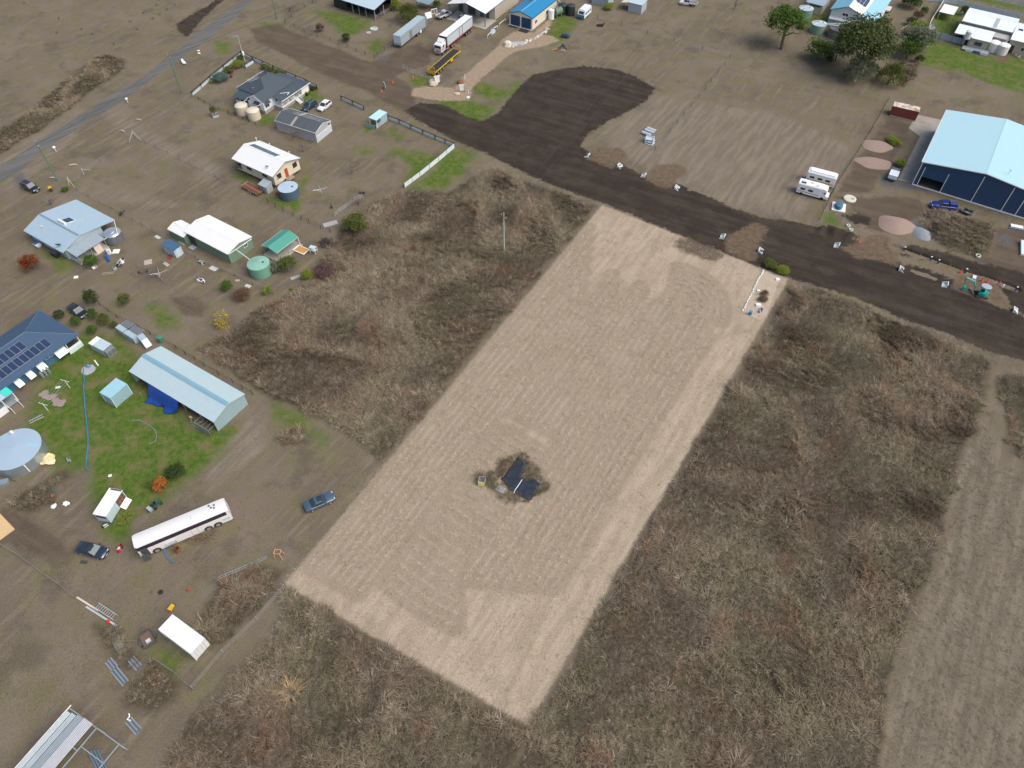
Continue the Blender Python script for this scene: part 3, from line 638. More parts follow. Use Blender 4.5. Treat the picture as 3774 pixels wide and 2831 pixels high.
# ---- white weatherboard cottage with the dark hipped roof
ROOFD = mat('charcoal_roof', (.060,.078,.095), .45, var=.12, dirt=.15, dirtcol=(.10,.12,.13), ribs=('Y',26,.5))
WBOARD = mat('white_weatherboard', (.76,.80,.83), .55, ribs=('Z',9,.4), var=.04)
SKIRT = mat('lilac_base_board', (.36,.35,.37), .8, ribs=('X',12,.5))
cot = thing('cottage', 'white weatherboard cottage with charcoal hipped roof and verandah in the fenced corner garden', 'house', g('a',1062,766,3.6), R(60))
part('base', MB().box(.15,11.4,.35,9.8,-.1,.9), SKIRT, cot); part('base', MB().box(3.6,13.3,-2.2,.33,-.1,.72), SKIRT, cot)
part('wall', MB().box(2.1,11.5,.3,9.95,.9,3.5), WBOARD, cot)
part('wall', MB().profx([(.2,.9),(4.6,.9),(4.6,3.5),(2.4,4.45),(.2,3.5)], 0, 2.097), WBOARD, cot)
lean = part('wall', MB().profy([(-.3,.9),(2.097,.9),(2.097,3.15),(-.3,2.72)], 4.603, 9.3), WBOARD, cot)
for a0 in (4.9, 6.4, 7.9): window(cot, ('x',-.3,-1), a0, a0+1.2, 1.75, 2.5, WHITE, 0)
rf = [(1.6,.0,3.5),(11.9,.0,3.5),(11.9,10.4,3.5),(1.6,10.4,3.5)]; r0, r1 = (5.6,5.2,5.75), (8.0,5.2,5.75)
for q in ([rf[0],rf[1],r1,r0],[rf[2],rf[3],r0,r1],[rf[1],rf[2],r1,(8.0,5.2,5.75)],[rf[3],rf[0],r0,(5.6,5.2,5.75)]):
    part('roof', MB().add([*q, *[(x,y,z-.08) for x,y,z in q]], [(0,1,2,3),(7,6,5,4),(0,4,5,1),(1,5,6,2),(2,6,7,3),(3,7,4,0)]), ROOFD, cot)
part('hip_cap', MB().tube([rf[0],r0,r1,rf[1]], .05, 5).tube([rf[3],r0], .05, 5).tube([rf[2],r1], .05, 5), ROOFD, cot)
for ya in (-.25, 4.95): part('roof', MB().slab([(-.45,ya,3.42),(5.2,ya,3.42),(5.2,2.35,4.72),(-.45,2.35,4.72)] if ya < 0 else [(4.4,ya,3.42),(-.45,ya,3.42),(-.45,2.35,4.72),(5.2,2.35,4.72)], .08), ROOFD, cot)
for ya in (-.25, 4.95): part('barge_board', MB().hexa([(-.52,ya,3.26),(-.46,ya,3.26),(-.46,2.35,4.56),(-.52,2.35,4.56)], [(-.52,ya,3.46),(-.46,ya,3.46),(-.46,2.35,4.76),(-.52,2.35,4.76)]), WHITE, cot)
part('roof', MB().slab([(-.8,4.75,2.72),(2.0,4.75,3.4),(2.0,9.6,3.4),(-.8,9.6,2.72)], .07), ROOFD, cot)
part('roof', MB().slab([(3.3,-2.75,2.75),(11.9,-2.75,2.75),(11.9,.25,3.42),(3.3,.25,3.42)], .07), ROOFD, cot)
part('roof', MB().slab([(11.92,-2.75,2.75),(14.1,-2.75,2.75),(14.1,7,2.80),(11.92,7,3.42)], .07), ROOFD, cot)
part('gutter', MB().box(3.3,14.1,-2.88,-2.77,2.60,2.74), WHITE, cot); part('gutter', MB().box(1.75,11.8,10.42,10.53,3.34,3.48), WHITE, cot)
part('verandah_floor', MB().box(3.5,13.6,-2.45,.29,.78,.9), WHITE, cot)
posts(cot, [(3.6,-2.35),(5.9,-2.35),(8.0,-2.35),(11.0,-2.35),(13.5,-2.35)], .9, 2.7, WHITE, .06)
for a0, a1 in ((3.66,5.84),(5.96,7.94),(9.4,10.94)):
    b = part('balustrade', MB().box(a0,a1,-2.39,-2.31,1.75,1.82), WHITE, cot); part('bottom_rail', MB().box(a0,a1,-2.37,-2.33,1.0,1.05), WHITE, b)
    n = int((a1-a0)/.22)
    for i in range(n): part('baluster', MB().box(a0+.1+i*(a1-a0)/n, a0+.14+i*(a1-a0)/n, -2.365,-2.335,1.051,1.749), WHITE, b)
part('balustrade', MB().box(3.57,3.63,-2.28,.1,1.75,1.82), WHITE, cot); part('balustrade', MB().box(3.58,3.62,-2.28,.1,1.0,1.05), WHITE, cot)
part('screen_wall', MB().box(11.1,13.44,-2.38,-2.32,.92,2.68), WHITE, cot)
for i in range(5): part('step', MB().box(8.2,9.3,-2.75-.28*i,-2.47-.28*i,.62-.155*i,.70-.155*i), WHITE, cot)
part('stair_rail', MB().tube([(8.15,-2.5,1.75),(8.15,-3.9,.95),(8.15,-3.9,0)], .04, 5).tube([(9.35,-2.5,1.75),(9.35,-3.9,.95),(9.35,-3.9,0)], .04, 5), WHITE, cot)
for f_, a0 in ((('x',0,-1), 1.5),(('y',.2,-1), .55)):
    window(cot, f_, a0, a0+1.25, 1.5, 2.6, WHITE, 1)
    hd = MB(); ax, p_, s_ = f_
    q = [(p_+s_*.02,a0-.2,3.0),(p_+s_*.02,a0+1.45,3.0),(p_+s_*.75,a0+1.45,2.62),(p_+s_*.75,a0-.2,2.62)]
    part('window_hood', hd.slab([(x,y,z) if ax == 'x' else (y,x,z) for x,y,z in q], .04), ROOFD, cot)
for a0 in (4.2, 6.3, 8.6): window(cot, ('y',.3,-1), a0, a0+1.1, 1.4, 2.6)
door(cot, ('y',.3,-1), 7.5, 8.3, .92, 2.9, WHITE)
part('flue', MB().tube([(8.9,6.4,5.0),(8.9,6.4,6.7)], .12, 10).lathe([(.2,6.7),(.2,6.9),(.05,7.0)], 10, (8.9,6.4)), DARK, cot)
part('roof_pipe', MB().tube([(5.4,-.6,3.30),(7.3,-1.9,3.02)], .05).tube([(7.3,-1.9,3.02),(6.2,-2.2,2.95)], .05), PVC, cot)
def roof_z_left(x, y): return 3.5 + (10.4-y)/5.2*2.25
for dy in (6.2, 6.9, 7.6): part('antenna_rod', MB().tube([(3.6+.3*(dy-6.2),dy+1.1,4.9),(6.4,dy,5.3)], .02, 4), GALV, cot)
part('antenna_boom', MB().tube([(5.9,6.0,5.5),(6.6,8.4,5.2)], .025, 4), GALV, cot)
cx, sx = math.cos(R(60)), math.sin(R(60)); cl = cot.location
def cotp(x, y, cx=cx, sx=sx, cl=cl): return (cl.x + x*cx - y*sx, cl.y + x*sx + y*cx)
dish('satellite_dish', 'grey satellite dish on the charcoal cottage roof', cotp(2.8,5.6), 3.45, .6, R(200))
for i, (x, y, r_) in enumerate(((5.2,-1.9,.28),(7.1,-1.95,.3),(10.2,-1.9,.3))):
    p = cotp(x, y); t = thing('potted_plant', ('maroon potted plant at the near corner of the cottage verandah','maroon potted plant by the middle post of the cottage verandah','maroon potted plant by the white screen wall of the cottage verandah')[i], 'potted plant', p, 0, 'pots on the cottage verandah', z=.9)
    part('pot', MB().lathe([(.16,0),(.22,.3),(.2,.3),(.19,.26)], 12), mat('terracotta', (.25,.09,.05)), t)
    mb = MB(); rr = random.Random(i)
    for k_ in range(60):
        a, e, q_ = rr.uniform(0,6.28), rr.uniform(.2,1.4), r_*rr.uniform(.5,1.1); x0, y0, z0 = q_*math.cos(a)*math.cos(e), q_*math.sin(a)*math.cos(e), .32+q_*math.sin(e)
        mb.add([(x0-.06,y0,z0),(x0,y0-.06,z0+.04),(x0+.06,y0,z0),(x0,y0+.06,z0+.05)], [(0,1,2,3)])
    part('foliage', mb, mat('maroon_leaves', (.13,.025,.03), .8, var=.4), t)
CREAMT = mat('cream_tank', (.62,.55,.43), .5, var=.05)
tank('cream poly water tank at the cottage corner nearer the dark fence corner', cotp(-2.3,5.6), 1.55, 2.15, CREAMT, name='water_tank', kind='dome')
tank('cream poly water tank in front of the cottage gable window', cotp(-2.6,1.5), 1.55, 2.15, CREAMT, name='water_tank', kind='dome')
pipe('white pipe from the cottage gutter to the left cream tank', [(*cotp(-.4,4.8),3.2),(*cotp(-1.6,5.2),2.75)])
pipe('white pipe from the cottage corner to the right cream tank', [(*cotp(-.1,-.2),3.2),(*cotp(-1.8,1.0),2.8)])

# ---- long grey shed behind the cottage
A, a_, L_, W_ = fit(g('a',1230,1040,2.7), g('a',1825,1225,2.7), g('a',2030,1040,2.7))
GREYW = mat('pale_grey_cladding', (.40,.40,.42), .6, ribs=('X',14,.6)); GREYE = mat('light_grey_cladding', (.52,.56,.60), .6, ribs=('Y',14,.6))
sh = thing('grey_shed', 'long grey metal shed with slate grey roof and a pale skylight strip behind the cottage', 'shed', A, a_)
gable_roof(sh, 0, L_, 0, W_, 2.7, 3.65, mat('slate_roof', (.085,.10,.112), .45, var=.08, ribs=('X',20,.5)), trim=mat('pale_trim', (.6,.62,.64)))
gable_walls(sh, .1, L_-.1, .1, W_-.1, -.05, 2.7, 3.65, W_/2, 0, W_, GREYW)
f_ = ('x', L_-.1, 1)
part('end_panel', onf(MB(), f_, .2, W_-.2, 0, 1.55, .002, .02), GREYE, sh); part('belt_rail', onf(MB(), f_, .15, W_-.15, 1.56, 1.66, .002, .05), WHITE, sh)
for a0 in (.1, W_-.22): part('corner_trim', onf(MB(), f_, a0, a0+.12, 0, 2.6, .003, .045), WHITE, sh)
window(sh, f_, W_-1.1, W_-.45, 1.9, 2.6, WHITE)
for (y0, y1, s0, s1) in ((.02, W_/2-.27, 2.7, 3.56),(W_/2+.27, W_-.02, 3.56, 2.7)):
    part('skylight', MB().slab([(4.6,y0,s0+.03),(5.3,y0,s0+.03),(5.3,y1,s1+.03),(4.6,y1,s1+.03)], .02), mat('aged_skylight', (.36,.33,.26), .5), sh)
for yy in (W_*.62, W_*.78): part('roof_batten', MB().tube([(3.0,yy,3.65-.95*(yy-W_/2)/(W_/2)+.04),(11.0,yy,3.65-.95*(yy-W_/2)/(W_/2)+.04)], .035, 4), WHITE, sh)

# ---- cream house on stumps
A, a_, L_, W_ = fit(g('b',200,580,3.4), g('b',1135,1000,3.4), g('b',1720,550,3.4))
CREAM = mat('cream_cladding', (.68,.60,.44), .6, ribs=('Z',7,.35), var=.03); WROOF = mat('white_roof', (.78,.78,.76), .4, var=.03, dirt=.06, ribs=('X',20,.35))
ch = thing('stumped_house', 'cream house on stumps with white gable roof, red door and a strip of solar panels', 'house', A, a_)
HR = 4.85; RY = W_/2
gable_roof(ch, 0, L_, 0, W_, 3.4, HR, WROOF, trim=mat('blue_grey_trim', (.20,.23,.27)), cap=WROOF)
gable_walls(ch, 2.2, L_-.35, .45, W_-.45, .95, 3.4, HR, RY, 0, W_, CREAM)
part('wall', MB().box(.5, 2.195, 2.6, W_-.46, .95, 3.6), CREAM, ch); part('floor', MB().box(.45, L_-.36, .46, W_-.46, .70, .945), mat('cream_bearer', (.60,.54,.42), .7), ch)
part('verandah_rail', MB().box(.5,.56,.5,2.6,1.0,1.85).box(.5,2.19,.47,.53,1.0,1.8), mat('brown_rail', (.22,.14,.10), .8), ch)
posts(ch, [(.53,.53),(.53,2.5)], .95, 3.35, mat('orange_post', (.35,.10,.04), .7), .055)
for i in range(6):
    for j in range(3): part('stump', MB().lathe([(.12,-.1),(.11,.70)], 8, (.8+i*2.25, .8+j*3.4)), mat('stump_timber', (.16,.15,.15), .9), ch)
for a0 in (4.1, 8.9): window(ch, ('y',.45,-1), a0, a0+1.35, 2.0, 2.95, DARK)
f_ = ('x', L_-.35, 1)
window(ch, f_, 1.4, 2.5, 1.9, 2.95, DARK); window(ch, f_, 6.3, 7.4, 2.0, 3.05, DARK, 2)
door(ch, f_, 3.7, 4.6, 1.0, 3.1, mat('red_door', (.40,.075,.03), .5))
STEPW = mat('grey_step_timber', (.30,.24,.21), .85, var=.3)
part('landing', MB().box(L_-.34, L_+1.0, 3.3, 5.2, .85, .95), STEPW, ch)
for i in range(5): part('step', MB().box(L_+.05+.0*i, L_+1.0, 3.02-.28*i, 3.27-.28*i, .72-.16*i, .78-.16*i), STEPW, ch)
part('stair_rail', MB().tube([(L_+1.0,5.15,.95),(L_+1.0,5.15,1.9),(L_+1.0,3.35,1.9),(L_+1.0,1.8,1.0),(L_+1.0,1.8,0)], .045, 5).tube([(L_+1.0,3.35,.95),(L_+1.0,3.35,1.9)], .045, 5), STEPW, ch)
panels(ch, lambda i, j: [(1.3+i*1.02, RY+.30, HR-.30*1.45/RY+.10), (2.3+i*1.02, RY+.30, HR-.30*1.45/RY+.10), (2.3+i*1.02, RY+1.75, HR-1.75*1.45/RY+.10), (1.3+i*1.02, RY+1.75, HR-1.75*1.45/RY+.10)], 8, 1, mat('pale_solar', (.07,.13,.18), .12, var=.2))
for x in (.5, 4.8, 10.8): part('vent_pipe', MB().tube([(x,RY+3.2,3.8),(x,RY+3.2,4.75)], .06).lathe([(.12,4.75),(.12,4.95)], 8, (x,RY+3.2)), WHITE, ch)
ca, sa = math.cos(a_), math.sin(a_)
def chp(x, y, A=A, ca=ca, sa=sa): return (A[0]+x*ca-y*sa, A[1]+x*sa+y*ca)
dish('satellite_dish', 'blue grey satellite dish low on the white roof of the cream house', chp(10.2,1.2), 3.78, .42, R(190), mat('dish_blue', (.16,.30,.36), .5))
tank('blue grey water tank with pale lid by the steps of the cream house', g('b',1510,1340,1.0), 2.15, 2.3, mat('blue_grey_tank', (.075,.11,.16), .5), mat('pale_blue_lid', (.40,.50,.58), .5), kind='flat')
pipe('white downpipe leaning on the blue grey tank', [(*g('b',1625,1260,2.35),2.4),(*g('b',1690,1440,.05),.05)])
pipe('white pipe from the cream house wall to the blue grey tank', [(*chp(L_-.3,1.2),2.6),(*g('b',1400,1150,2.5),2.55)])
lt = thing('laundry_lean_to', 'small grey lean-to at the corner of the cream house', 'lean-to', chp(10.2,-2.1), a_)
part('wall', MB().profx([(0,0),(1.7,0),(1.7,2.2),(0,1.85)], .1, 2.2), mat('grey_green_sheet', (.34,.38,.37), .6, ribs=('X',14,.5)), lt); part('roof', MB().slab([(-.1,-.2,1.85),(2.35,-.2,1.85),(2.35,1.75,2.28),(-.1,1.75,2.28)], .05), mat('grey_lean_roof', (.33,.38,.42), .5), lt)
window(lt, ('y',0,-1), .5, 1.3, .9, 1.5, WHITE, 0)

# ---- blue grey tin house with front lean-to
A, a_, L_, W_ = fit(g('i',135,620,2.4), g('i',820,1010,2.4), g('i',1725,430,2.4))
TIN = mat('pale_blue_tin', (.40,.52,.60), .42, metal=.15, var=.07, dirt=.16, dirtcol=(.24,.28,.29), ribs=('X',18,.4)); TINW = mat('pale_blue_fibro', (.42,.50,.56), .7, var=.06)
th = thing('tin_roof_house', 'low house under a pale blue tin roof with solar water heater and cluttered front lean-to', 'house', A, a_)
HR, RY = 3.75, 4.3
gable_roof(th, 0, L_, 0, W_, 2.4, HR, TIN, ry=RY, cap=mat('ridge_blue', (.20,.27,.33), .45))
gable_walls(th, .4, L_-.4, .6, 9.2, -.05, 2.4, HR, RY, 0, W_, TINW)
posts(th, [(.5,W_-.4),(4.3,W_-.4),(8.2,W_-.4),(L_-.5,W_-.4)], 0, 2.3, GALV, .05)
skillion(th, [(L_+.06,.75,2.45),(L_+3.1,.75,2.1),(L_+3.1,7.4,2.1),(L_+.06,7.4,2.45)], mat('grey_lean_sheet', (.32,.38,.41), .45, metal=.1, dirt=.2, ribs=('Y',18,.4)))
posts(th, [(L_+3.0,.9),(L_+3.0,4.0),(L_+3.0,7.2)], 0, 2.02, GALV, .045)
part('slab', MB().box(L_-.38, L_+3.2, .8, 7.4, -.05, .10), CONC, th)
part('side_screen', MB().box(L_+.1, L_+3.0, .84, .88, .10, 1.1), TINW, th)
for a0 in (2.0, 6.0, 9.5): window(th, ('y',.6,-1), a0, a0+1.4, 1.0, 1.9)
window(th, ('x',L_-.4,1), 5.5, 6.8, 1.0, 1.9); door(th, ('x',L_-.4,1), 3.2, 4.05, .1, 2.1, WHITE)
z6 = 2.4 + (HR-2.4)*(W_-6.4)/(W_-RY)
sw = part('solar_heater', MB().slab([(5.4,5.5,HR-.05),(7.3,5.5,HR-.05),(7.3,7.3,HR-.5),(5.4,7.3,HR-.5)], .08), WHITE, th)
part('collector', MB().slab([(5.5,5.6,HR-.02),(7.2,5.6,HR-.02),(7.2,7.2,HR-.43),(5.5,7.2,HR-.43)], .02), mat('collector_glass', (.03,.06,.10), .1), sw)
sw2 = MB().tube([(5.25,5.15,HR+.15),(7.45,5.15,HR+.15)], .27, 14); part('storage_cylinder', sw2, WHITE, sw, True)
part('vent_pipe', MB().tube([(8.8,7.8,2.9),(8.8,7.8,3.75)], .06), mat('pale_green_pipe', (.6,.75,.72)), th); part('vent_cap', MB().lathe([(.16,0),(.16,.18),(.05,.25)], 10, (3.6,2.2)).tube([(3.6,2.2,-.4),(3.6,2.2,.05)], .05), mat('cream_cap', (.7,.66,.56)), th).location = (0,0,3.45)
ca, sa = math.cos(a_), math.sin(a_)
def thp(x, y, A=A, ca=ca, sa=sa): return (A[0]+x*ca-y*sa, A[1]+x*sa+y*ca)
THA = a_
dish('satellite_dish', 'dark satellite dish at the low eave of the pale blue tin roof', thp(11.0,.5), 2.55, .55, R(190), mat('dish_dark', (.07,.10,.13), .5))
tank('round galvanised tank with domed lid beside the tin roofed house', g('i',1715,710,1.4), 1.75, 2.1, mat('grey_steel_tank', (.22,.235,.25), .35, metal=.5), mat('bright_steel', (.55,.58,.62), .25, metal=.7), kind='dome')
pipe('white pipe from the tin roof down to the galvanised tank', [(*thp(L_,W_-.1),2.3),(*g('i',1800,690,2.7),2.75)]); pipe('white pipe from the lean-to roof across to the galvanised tank', [(*thp(L_+3.1,7.3),2.0),(*g('i',1735,650,2.6),2.75)])

# ---- green shed with white roof and its annex
GREEN = mat('eucalypt_green', (.165,.245,.165), .6, ribs=('X',14,.6), var=.05)
A, a_, L_, W_ = fit(g('j',375,292,2.75), g('j',880,555,2.75), g('j',1140,345,2.75))
gsx = thing('green_shed', 'green metal shed with a bright white gable roof and end window', 'shed', A, a_)
gable_roof(gsx, 0, L_, 0, W_, 2.75, 3.45, WROOF, trim=WHITE); gable_walls(gsx, .1, L_-.1, .1, W_-.1, -.05, 2.75, 3.45, W_/2, 0, W_, GREEN)
f_ = ('x', L_-.1, 1); window(gsx, f_, 4.1, 4.9, 1.4, 2.1, WHITE); roller(gsx, ('y',.1,-1), .6, 2.6, 0, 2.3, mat('opening_shade', (.045,.05,.05)))  # dark slats here paint in the shade of an open doorway
part('wall_pipe', MB().tube([(L_+.08,.2,2.55),(L_+.08,W_-.2,2.35)], .06), PVC, gsx)
ca, sa = math.cos(a_), math.sin(a_)
pipe('white pipe from the green shed across to the green tank', [(A[0]+(L_+.1)*ca-2.0*sa, A[1]+(L_+.1)*sa+2.0*ca, 2.5), (*g('j',1150,632,2.35),2.4)], .07)
A2, a2, L2, W2 = fit(g('j',182,262,2.2), g('j',365,358,2.2), g('j',500,180,2.2))
an = thing('shed_annex', 'small green annex with white roof at the back end of the green shed', 'shed', A2, a_)
W2 = 3.4; gable_roof(an, 0, L2, 0, W2, 2.2, 2.75, WROOF, trim=WHITE); gable_walls(an, .08, L2-.08, .08, W2-.08, -.05, 2.2, 2.75, W2/2, 0, W2, GREEN)
A3, a3, L3, W3 = fit(g('j',105,445,2.0), g('j',245,525,2.0), g('j',325,465,2.0))
bs = thing('garden_shed', 'tiny pale blue garden shed with dark blue roof beside the green shed', 'shed', A3, a_)
part('wall', MB().box(.08, L3-.08, .08, 1.9, -.05, 1.9), mat('pale_blue_sheet', (.42,.52,.58), .55, ribs=('X',16,.5)), bs); skillion(bs, [(0,0,1.97),(L3,0,1.97),(L3,2.0,2.12),(0,2.0,2.12)], mat('blue_shed_roof', (.055,.12,.20), .45)); door(bs, ('x',L3-.08,1), .5, 1.4, 0, 1.8, mat('pale_sheet_door', (.52,.60,.64)))
tank('green corrugated tank with ribbed lid by the end of the green shed', g('j',1255,715,1.3), 2.15, 2.4, mat('green_tank', (.15,.32,.235), .5), mat('green_tank_lid', (.22,.42,.33), .5), kind='cone')
A, a_, L_, W_ = fit(g('j',1450,545,2.2), g('j',1695,355,2.2), g('j',1275,460,2.2))
cp = thing('carport', 'open green gable carport on a concrete slab', 'carport', A, a_)
CPG = mat('sea_green_roof', (.075,.29,.225), .45, ribs=('X',16,.4)); gable_roof(cp, 0, L_, 0, W_, 2.2, 2.85, CPG, trim=mat('pale_green_trim', (.30,.50,.42)))
posts(cp, [(.15,.15),(L_/2,.15),(L_-.15,.15),(.15,W_-.15),(L_-.15,W_-.15)], 0, 2.12, mat('green_post', (.16,.28,.24)), .05)
part('slab', MB().box(-.3, L_+.4, -.5, W_, -.05, .06), mat('carport_slab', (.36,.32,.26), .9, dirt=.3), cp); part('downpipe', MB().tube([(L_-.05,-.08,2.1),(L_+.05,-.08,0)], .06), PVC, cp)

# ---- navy hip roofed house at the left edge
B_ = g('k',1195,460,2.8); a_ = R(57.5); Wn = 11.2
NAVY = mat('navy_roof', (.045,.085,.15), .42, var=.08, ribs=('X',16,.3)); NW_ = mat('blue_wall', (.06,.15,.26), .6, var=.06)
LN = 24.0; A = (B_[0]-LN*math.cos(a_), B_[1]-LN*math.sin(a_))
nh = thing('navy_roof_house', 'house with navy hipped roof carrying two rows of solar panels at the left edge', 'house', A, a_)
E0, HRn = 2.8, 5.0; c4 = [(0,0,E0),(LN,0,E0),(LN,Wn,E0),(0,Wn,E0)]; r0, r1 = (Wn/2,Wn/2,HRn), (LN-Wn/2,Wn/2,HRn)
for q in ([c4[0],c4[1],r1,r0],[c4[2],c4[3],r0,r1]): part('roof', MB().slab(q, .09), NAVY, nh)
for q in ([c4[1],c4[2],r1],[c4[3],c4[0],r0]): part('roof', MB().add([*q,*[(x,y,z-.09) for x,y,z in q]], [(0,1,2),(5,4,3),(0,3,4,1),(1,4,5,2),(2,5,3,0)]), NAVY, nh)
HC_ = mat('hip_cap_blue', (.10,.17,.25), .45); part('hip_cap', MB().tube([c4[1],r1,c4[2]], .06, 5).tube([r0,r1], .06, 5).tube([c4[0],r0,c4[3]], .06, 5), HC_, nh)
part('wall', MB().box(.6, LN-2.9, .9, Wn-.6, -.05, 2.75), NW_, nh); part('wall', MB().box(LN-2.897, LN-.6, 3.2, Wn-.6, -.05, 2.75), NW_, nh)
part('gutter', MB().box(.05, LN-.05, -.13, -.02, E0-.18, E0-.05), NW_, nh)
sl = (HRn-E0)/(Wn/2)
def pan(i, j, x0, y0, n=1.06, d=1.75): return [(x0-i*n, y0, E0+sl*y0+.14),(x0-i*n+1.04, y0, E0+sl*y0+.14),(x0-i*n+1.04, y0+d, E0+sl*(y0+d)+.14),(x0-i*n, y0+d, E0+sl*(y0+d)+.14)]
panels(nh, lambda i, j: pan(i, j, LN-5.3, 1.0), 14, 1, SOLAR); panels(nh, lambda i, j: pan(i, j, LN-8.3, 3.05), 11, 1, SOLAR)
posts(nh, [(LN-.35,.3),(LN-2.7,.3)], 0, 2.7, WHITE, .06)
part('deck', MB().box(LN-2.89, LN-.3, .2, 3.19, .5, .62), mat('dark_deck', (.05,.06,.07), .8), nh); part('deck_skirt', MB().box(LN-2.89,LN-.25,.1,.18,-.05,1.3), WHITE, nh)
for i in range(5):
    a0 = LN-2.6+i*.5; part('skirt_board', MB().box(a0, a0+.36, .03, .097, 0, .9), mat('aqua_white', (.55,.72,.70)), nh)
for x0, w_, y0 in ((LN-5.0,2.0,.25),(LN-8.6,1.3,.15),(LN-10.7,1.1,.15),(LN-12.9,1.1,.15),(LN-22.5,1.8,.1)):
    q = [(x0,.9,2.45),(x0+w_,.9,2.45),(x0+w_,y0-.75,1.25),(x0,y0-.75,1.25)]; part('window_blind', MB().slab(q, .04), WHITE, nh)
for x0 in (LN-6.6, LN-5.8, LN-20.6): window(nh, ('y',.9,-1), x0, x0+.7, 1.6, 2.3, mat('cream_frame', (.65,.63,.52)), 0)
part('deck', MB().box(LN-19.8, LN-14.4, -2.2, .89, .55, .68), mat('grey_deck', (.24,.28,.30), .8), nh); part('deck_screen', MB().box(LN-19.6,LN-16.6,-2.3,-2.22,.05,1.45), WHITE, nh)
posts(nh, [(LN-19.7,-2.1),(LN-16.5,-2.1),(LN-14.5,-2.1)], .68, 2.5, WHITE, .06); part('deck_roof', MB().slab([(LN-17.8,-1.9,2.45),(LN-14.4,-1.9,2.45),(LN-14.4,.2,2.7),(LN-17.8,.2,2.7)], .03), mat('polycarbonate', (.40,.50,.56), .3), nh)
part('deck_roof', MB().slab([(LN-15.6,-1.85,2.56),(LN-14.3,-1.85,2.56),(LN-14.3,-.2,2.74),(LN-15.6,-.2,2.74)], .02), mat('turquoise_sheet', (.05,.62,.50), .3), nh)
for i in range(4): part('step', MB().box(LN-16.3, LN-14.9, -2.6-.3*i, -2.33-.3*i, .42-.13*i, .50-.13*i), mat('step_brown', (.22,.17,.12), .85), nh)
for x in (LN-16.4, LN-14.8): part('stair_rail', MB().tube([(x,-2.25,1.5),(x,-3.5,1.0),(x,-3.5,0)], .045, 5), WHITE, nh)
ac = part('air_conditioner', MB().box(LN-19.2,LN-18.2,-.9,-.3,.69,1.5), WHITE, nh); part('fan_grille', MB().lathe([(.3,1.502),(.3,1.53),(.04,1.535)], 14, (LN-18.7,-.6)), GALV, ac)
part('roof_vent', MB().box(LN-14.4,LN-14.0,5.1,5.5,4.7,5.25), WHITE, nh)
ca, sa = math.cos(a_), math.sin(a_)
def nhp(x, y, A=A, ca=ca, sa=sa): return (A[0]+x*ca-y*sa, A[1]+x*sa+y*ca)
NHA = a_
for i in range(3):
    c_ = thing('gas_cylinder', ('grey gas cylinder nearest the house deck end','middle grey gas cylinder against the navy roofed house','grey gas cylinder nearest the white blinds')[i], 'gas cylinder', nhp(LN-8.9+.62*i,-.55), 0, 'gas cylinders by the house wall'); part('body', MB().lathe([(.24,0),(.26,.1),(.26,1.15),(.2,1.32),(.08,1.38)], 14), mat('cylinder_grey', (.30,.34,.36), .4, .4), c_, True); part('collar', MB().lathe([(.14,1.36),(.14,1.52),(.11,1.52),(.11,1.38)], 12), GALV, c_)

# ---- aqua shed, long ribbed shed, kennels
A, a_, L_, W_ = fit(g('9',842,105,2.55), g('9',937,158,2.55), g('9',1083,38,2.55))
AQ = mat('aqua_sheet', (.33,.50,.54), .45, metal=.1, ribs=('Y',12,.5), var=.05); AQR = mat('aqua_roof', (.36,.60,.68), .4, metal=.1, ribs=('Y',12,.4), var=.04)
aq = thing('aqua_shed', 'small square aqua metal shed standing on the lawn', 'shed', A, a_)
part('wall', MB().box(.06, L_-.06, .06, W_-.06, -.05, 2.45), AQ, aq); skillion(aq, [(0,0,2.5),(L_,0,2.5),(L_,W_,2.62),(0,W_,2.62)], AQR); door(aq, ('y',.06,-1), .6, 1.9, 0, 2.0, mat('grey_aqua_door', (.30,.42,.47)))
for x0, y0 in ((.03,.03),(L_-.09,.03),(L_-.09,W_-.09)): part('corner_trim', MB().box(x0-.03,x0+.09,y0-.03,y0+.09,0,2.42), mat('pale_aqua_trim', (.5,.65,.68)), aq)
A, a_, L_, W_ = fit(g('l',270,755,2.75), g('l',1390,1430,2.75), g('l',1805,1050,2.75))
RIB = mat('ribbed_zinc', (.46,.58,.60), .38, metal=.2, var=.05); RIBW = mat('zinc_wall', (.34,.47,.50), .5, metal=.1, ribs=('Y',12,.6), var=.05)
ls = thing('long_shed', 'long open-fronted shed with ribbed pale aqua roof and blue ridge cap', 'shed', A, a_)
HR = 3.75; gable_roof(ls, 0, L_, 0, W_, 2.75, HR, RIB, cap=mat('ridge_cap_blue', (.20,.36,.45), .45), corr=.36, gutter=False)
part('ridge_flashing', MB().loft([[(x, W_/2-.42, HR-.03),(x, W_/2, HR+.10),(x, W_/2+.42, HR-.03),(x, W_/2, HR+.04)] for x in (0,L_)]), mat('ridge_cap_blue', (.20,.36,.45)), ls)
part('wall', MB().profx([(.12,-.05),(W_-.12,-.05),(W_-.12,2.62),(W_/2,HR-.12),(.12,2.62)], L_-.22, L_-.12), RIBW, ls)
part('wall', MB().profx([(.12,-.05),(W_-.12,-.05),(W_-.12,2.62),(W_/2,HR-.12),(.12,2.62)], .12, .20), RIBW, ls)
part('wall', MB().box(.21, L_-.23, W_-.2, W_-.13, -.05, 2.65), RIBW, ls)
posts(ls, [(x,.25) for x in (4.2, 8.4, 12.6, 16.6)], 0, 2.68, GALV, .06)
part('floor', MB().box(.3, L_-.3, .3, W_-.25, -.05, .03), mat('dark_shed_floor', (.09,.07,.055), .95), ls)
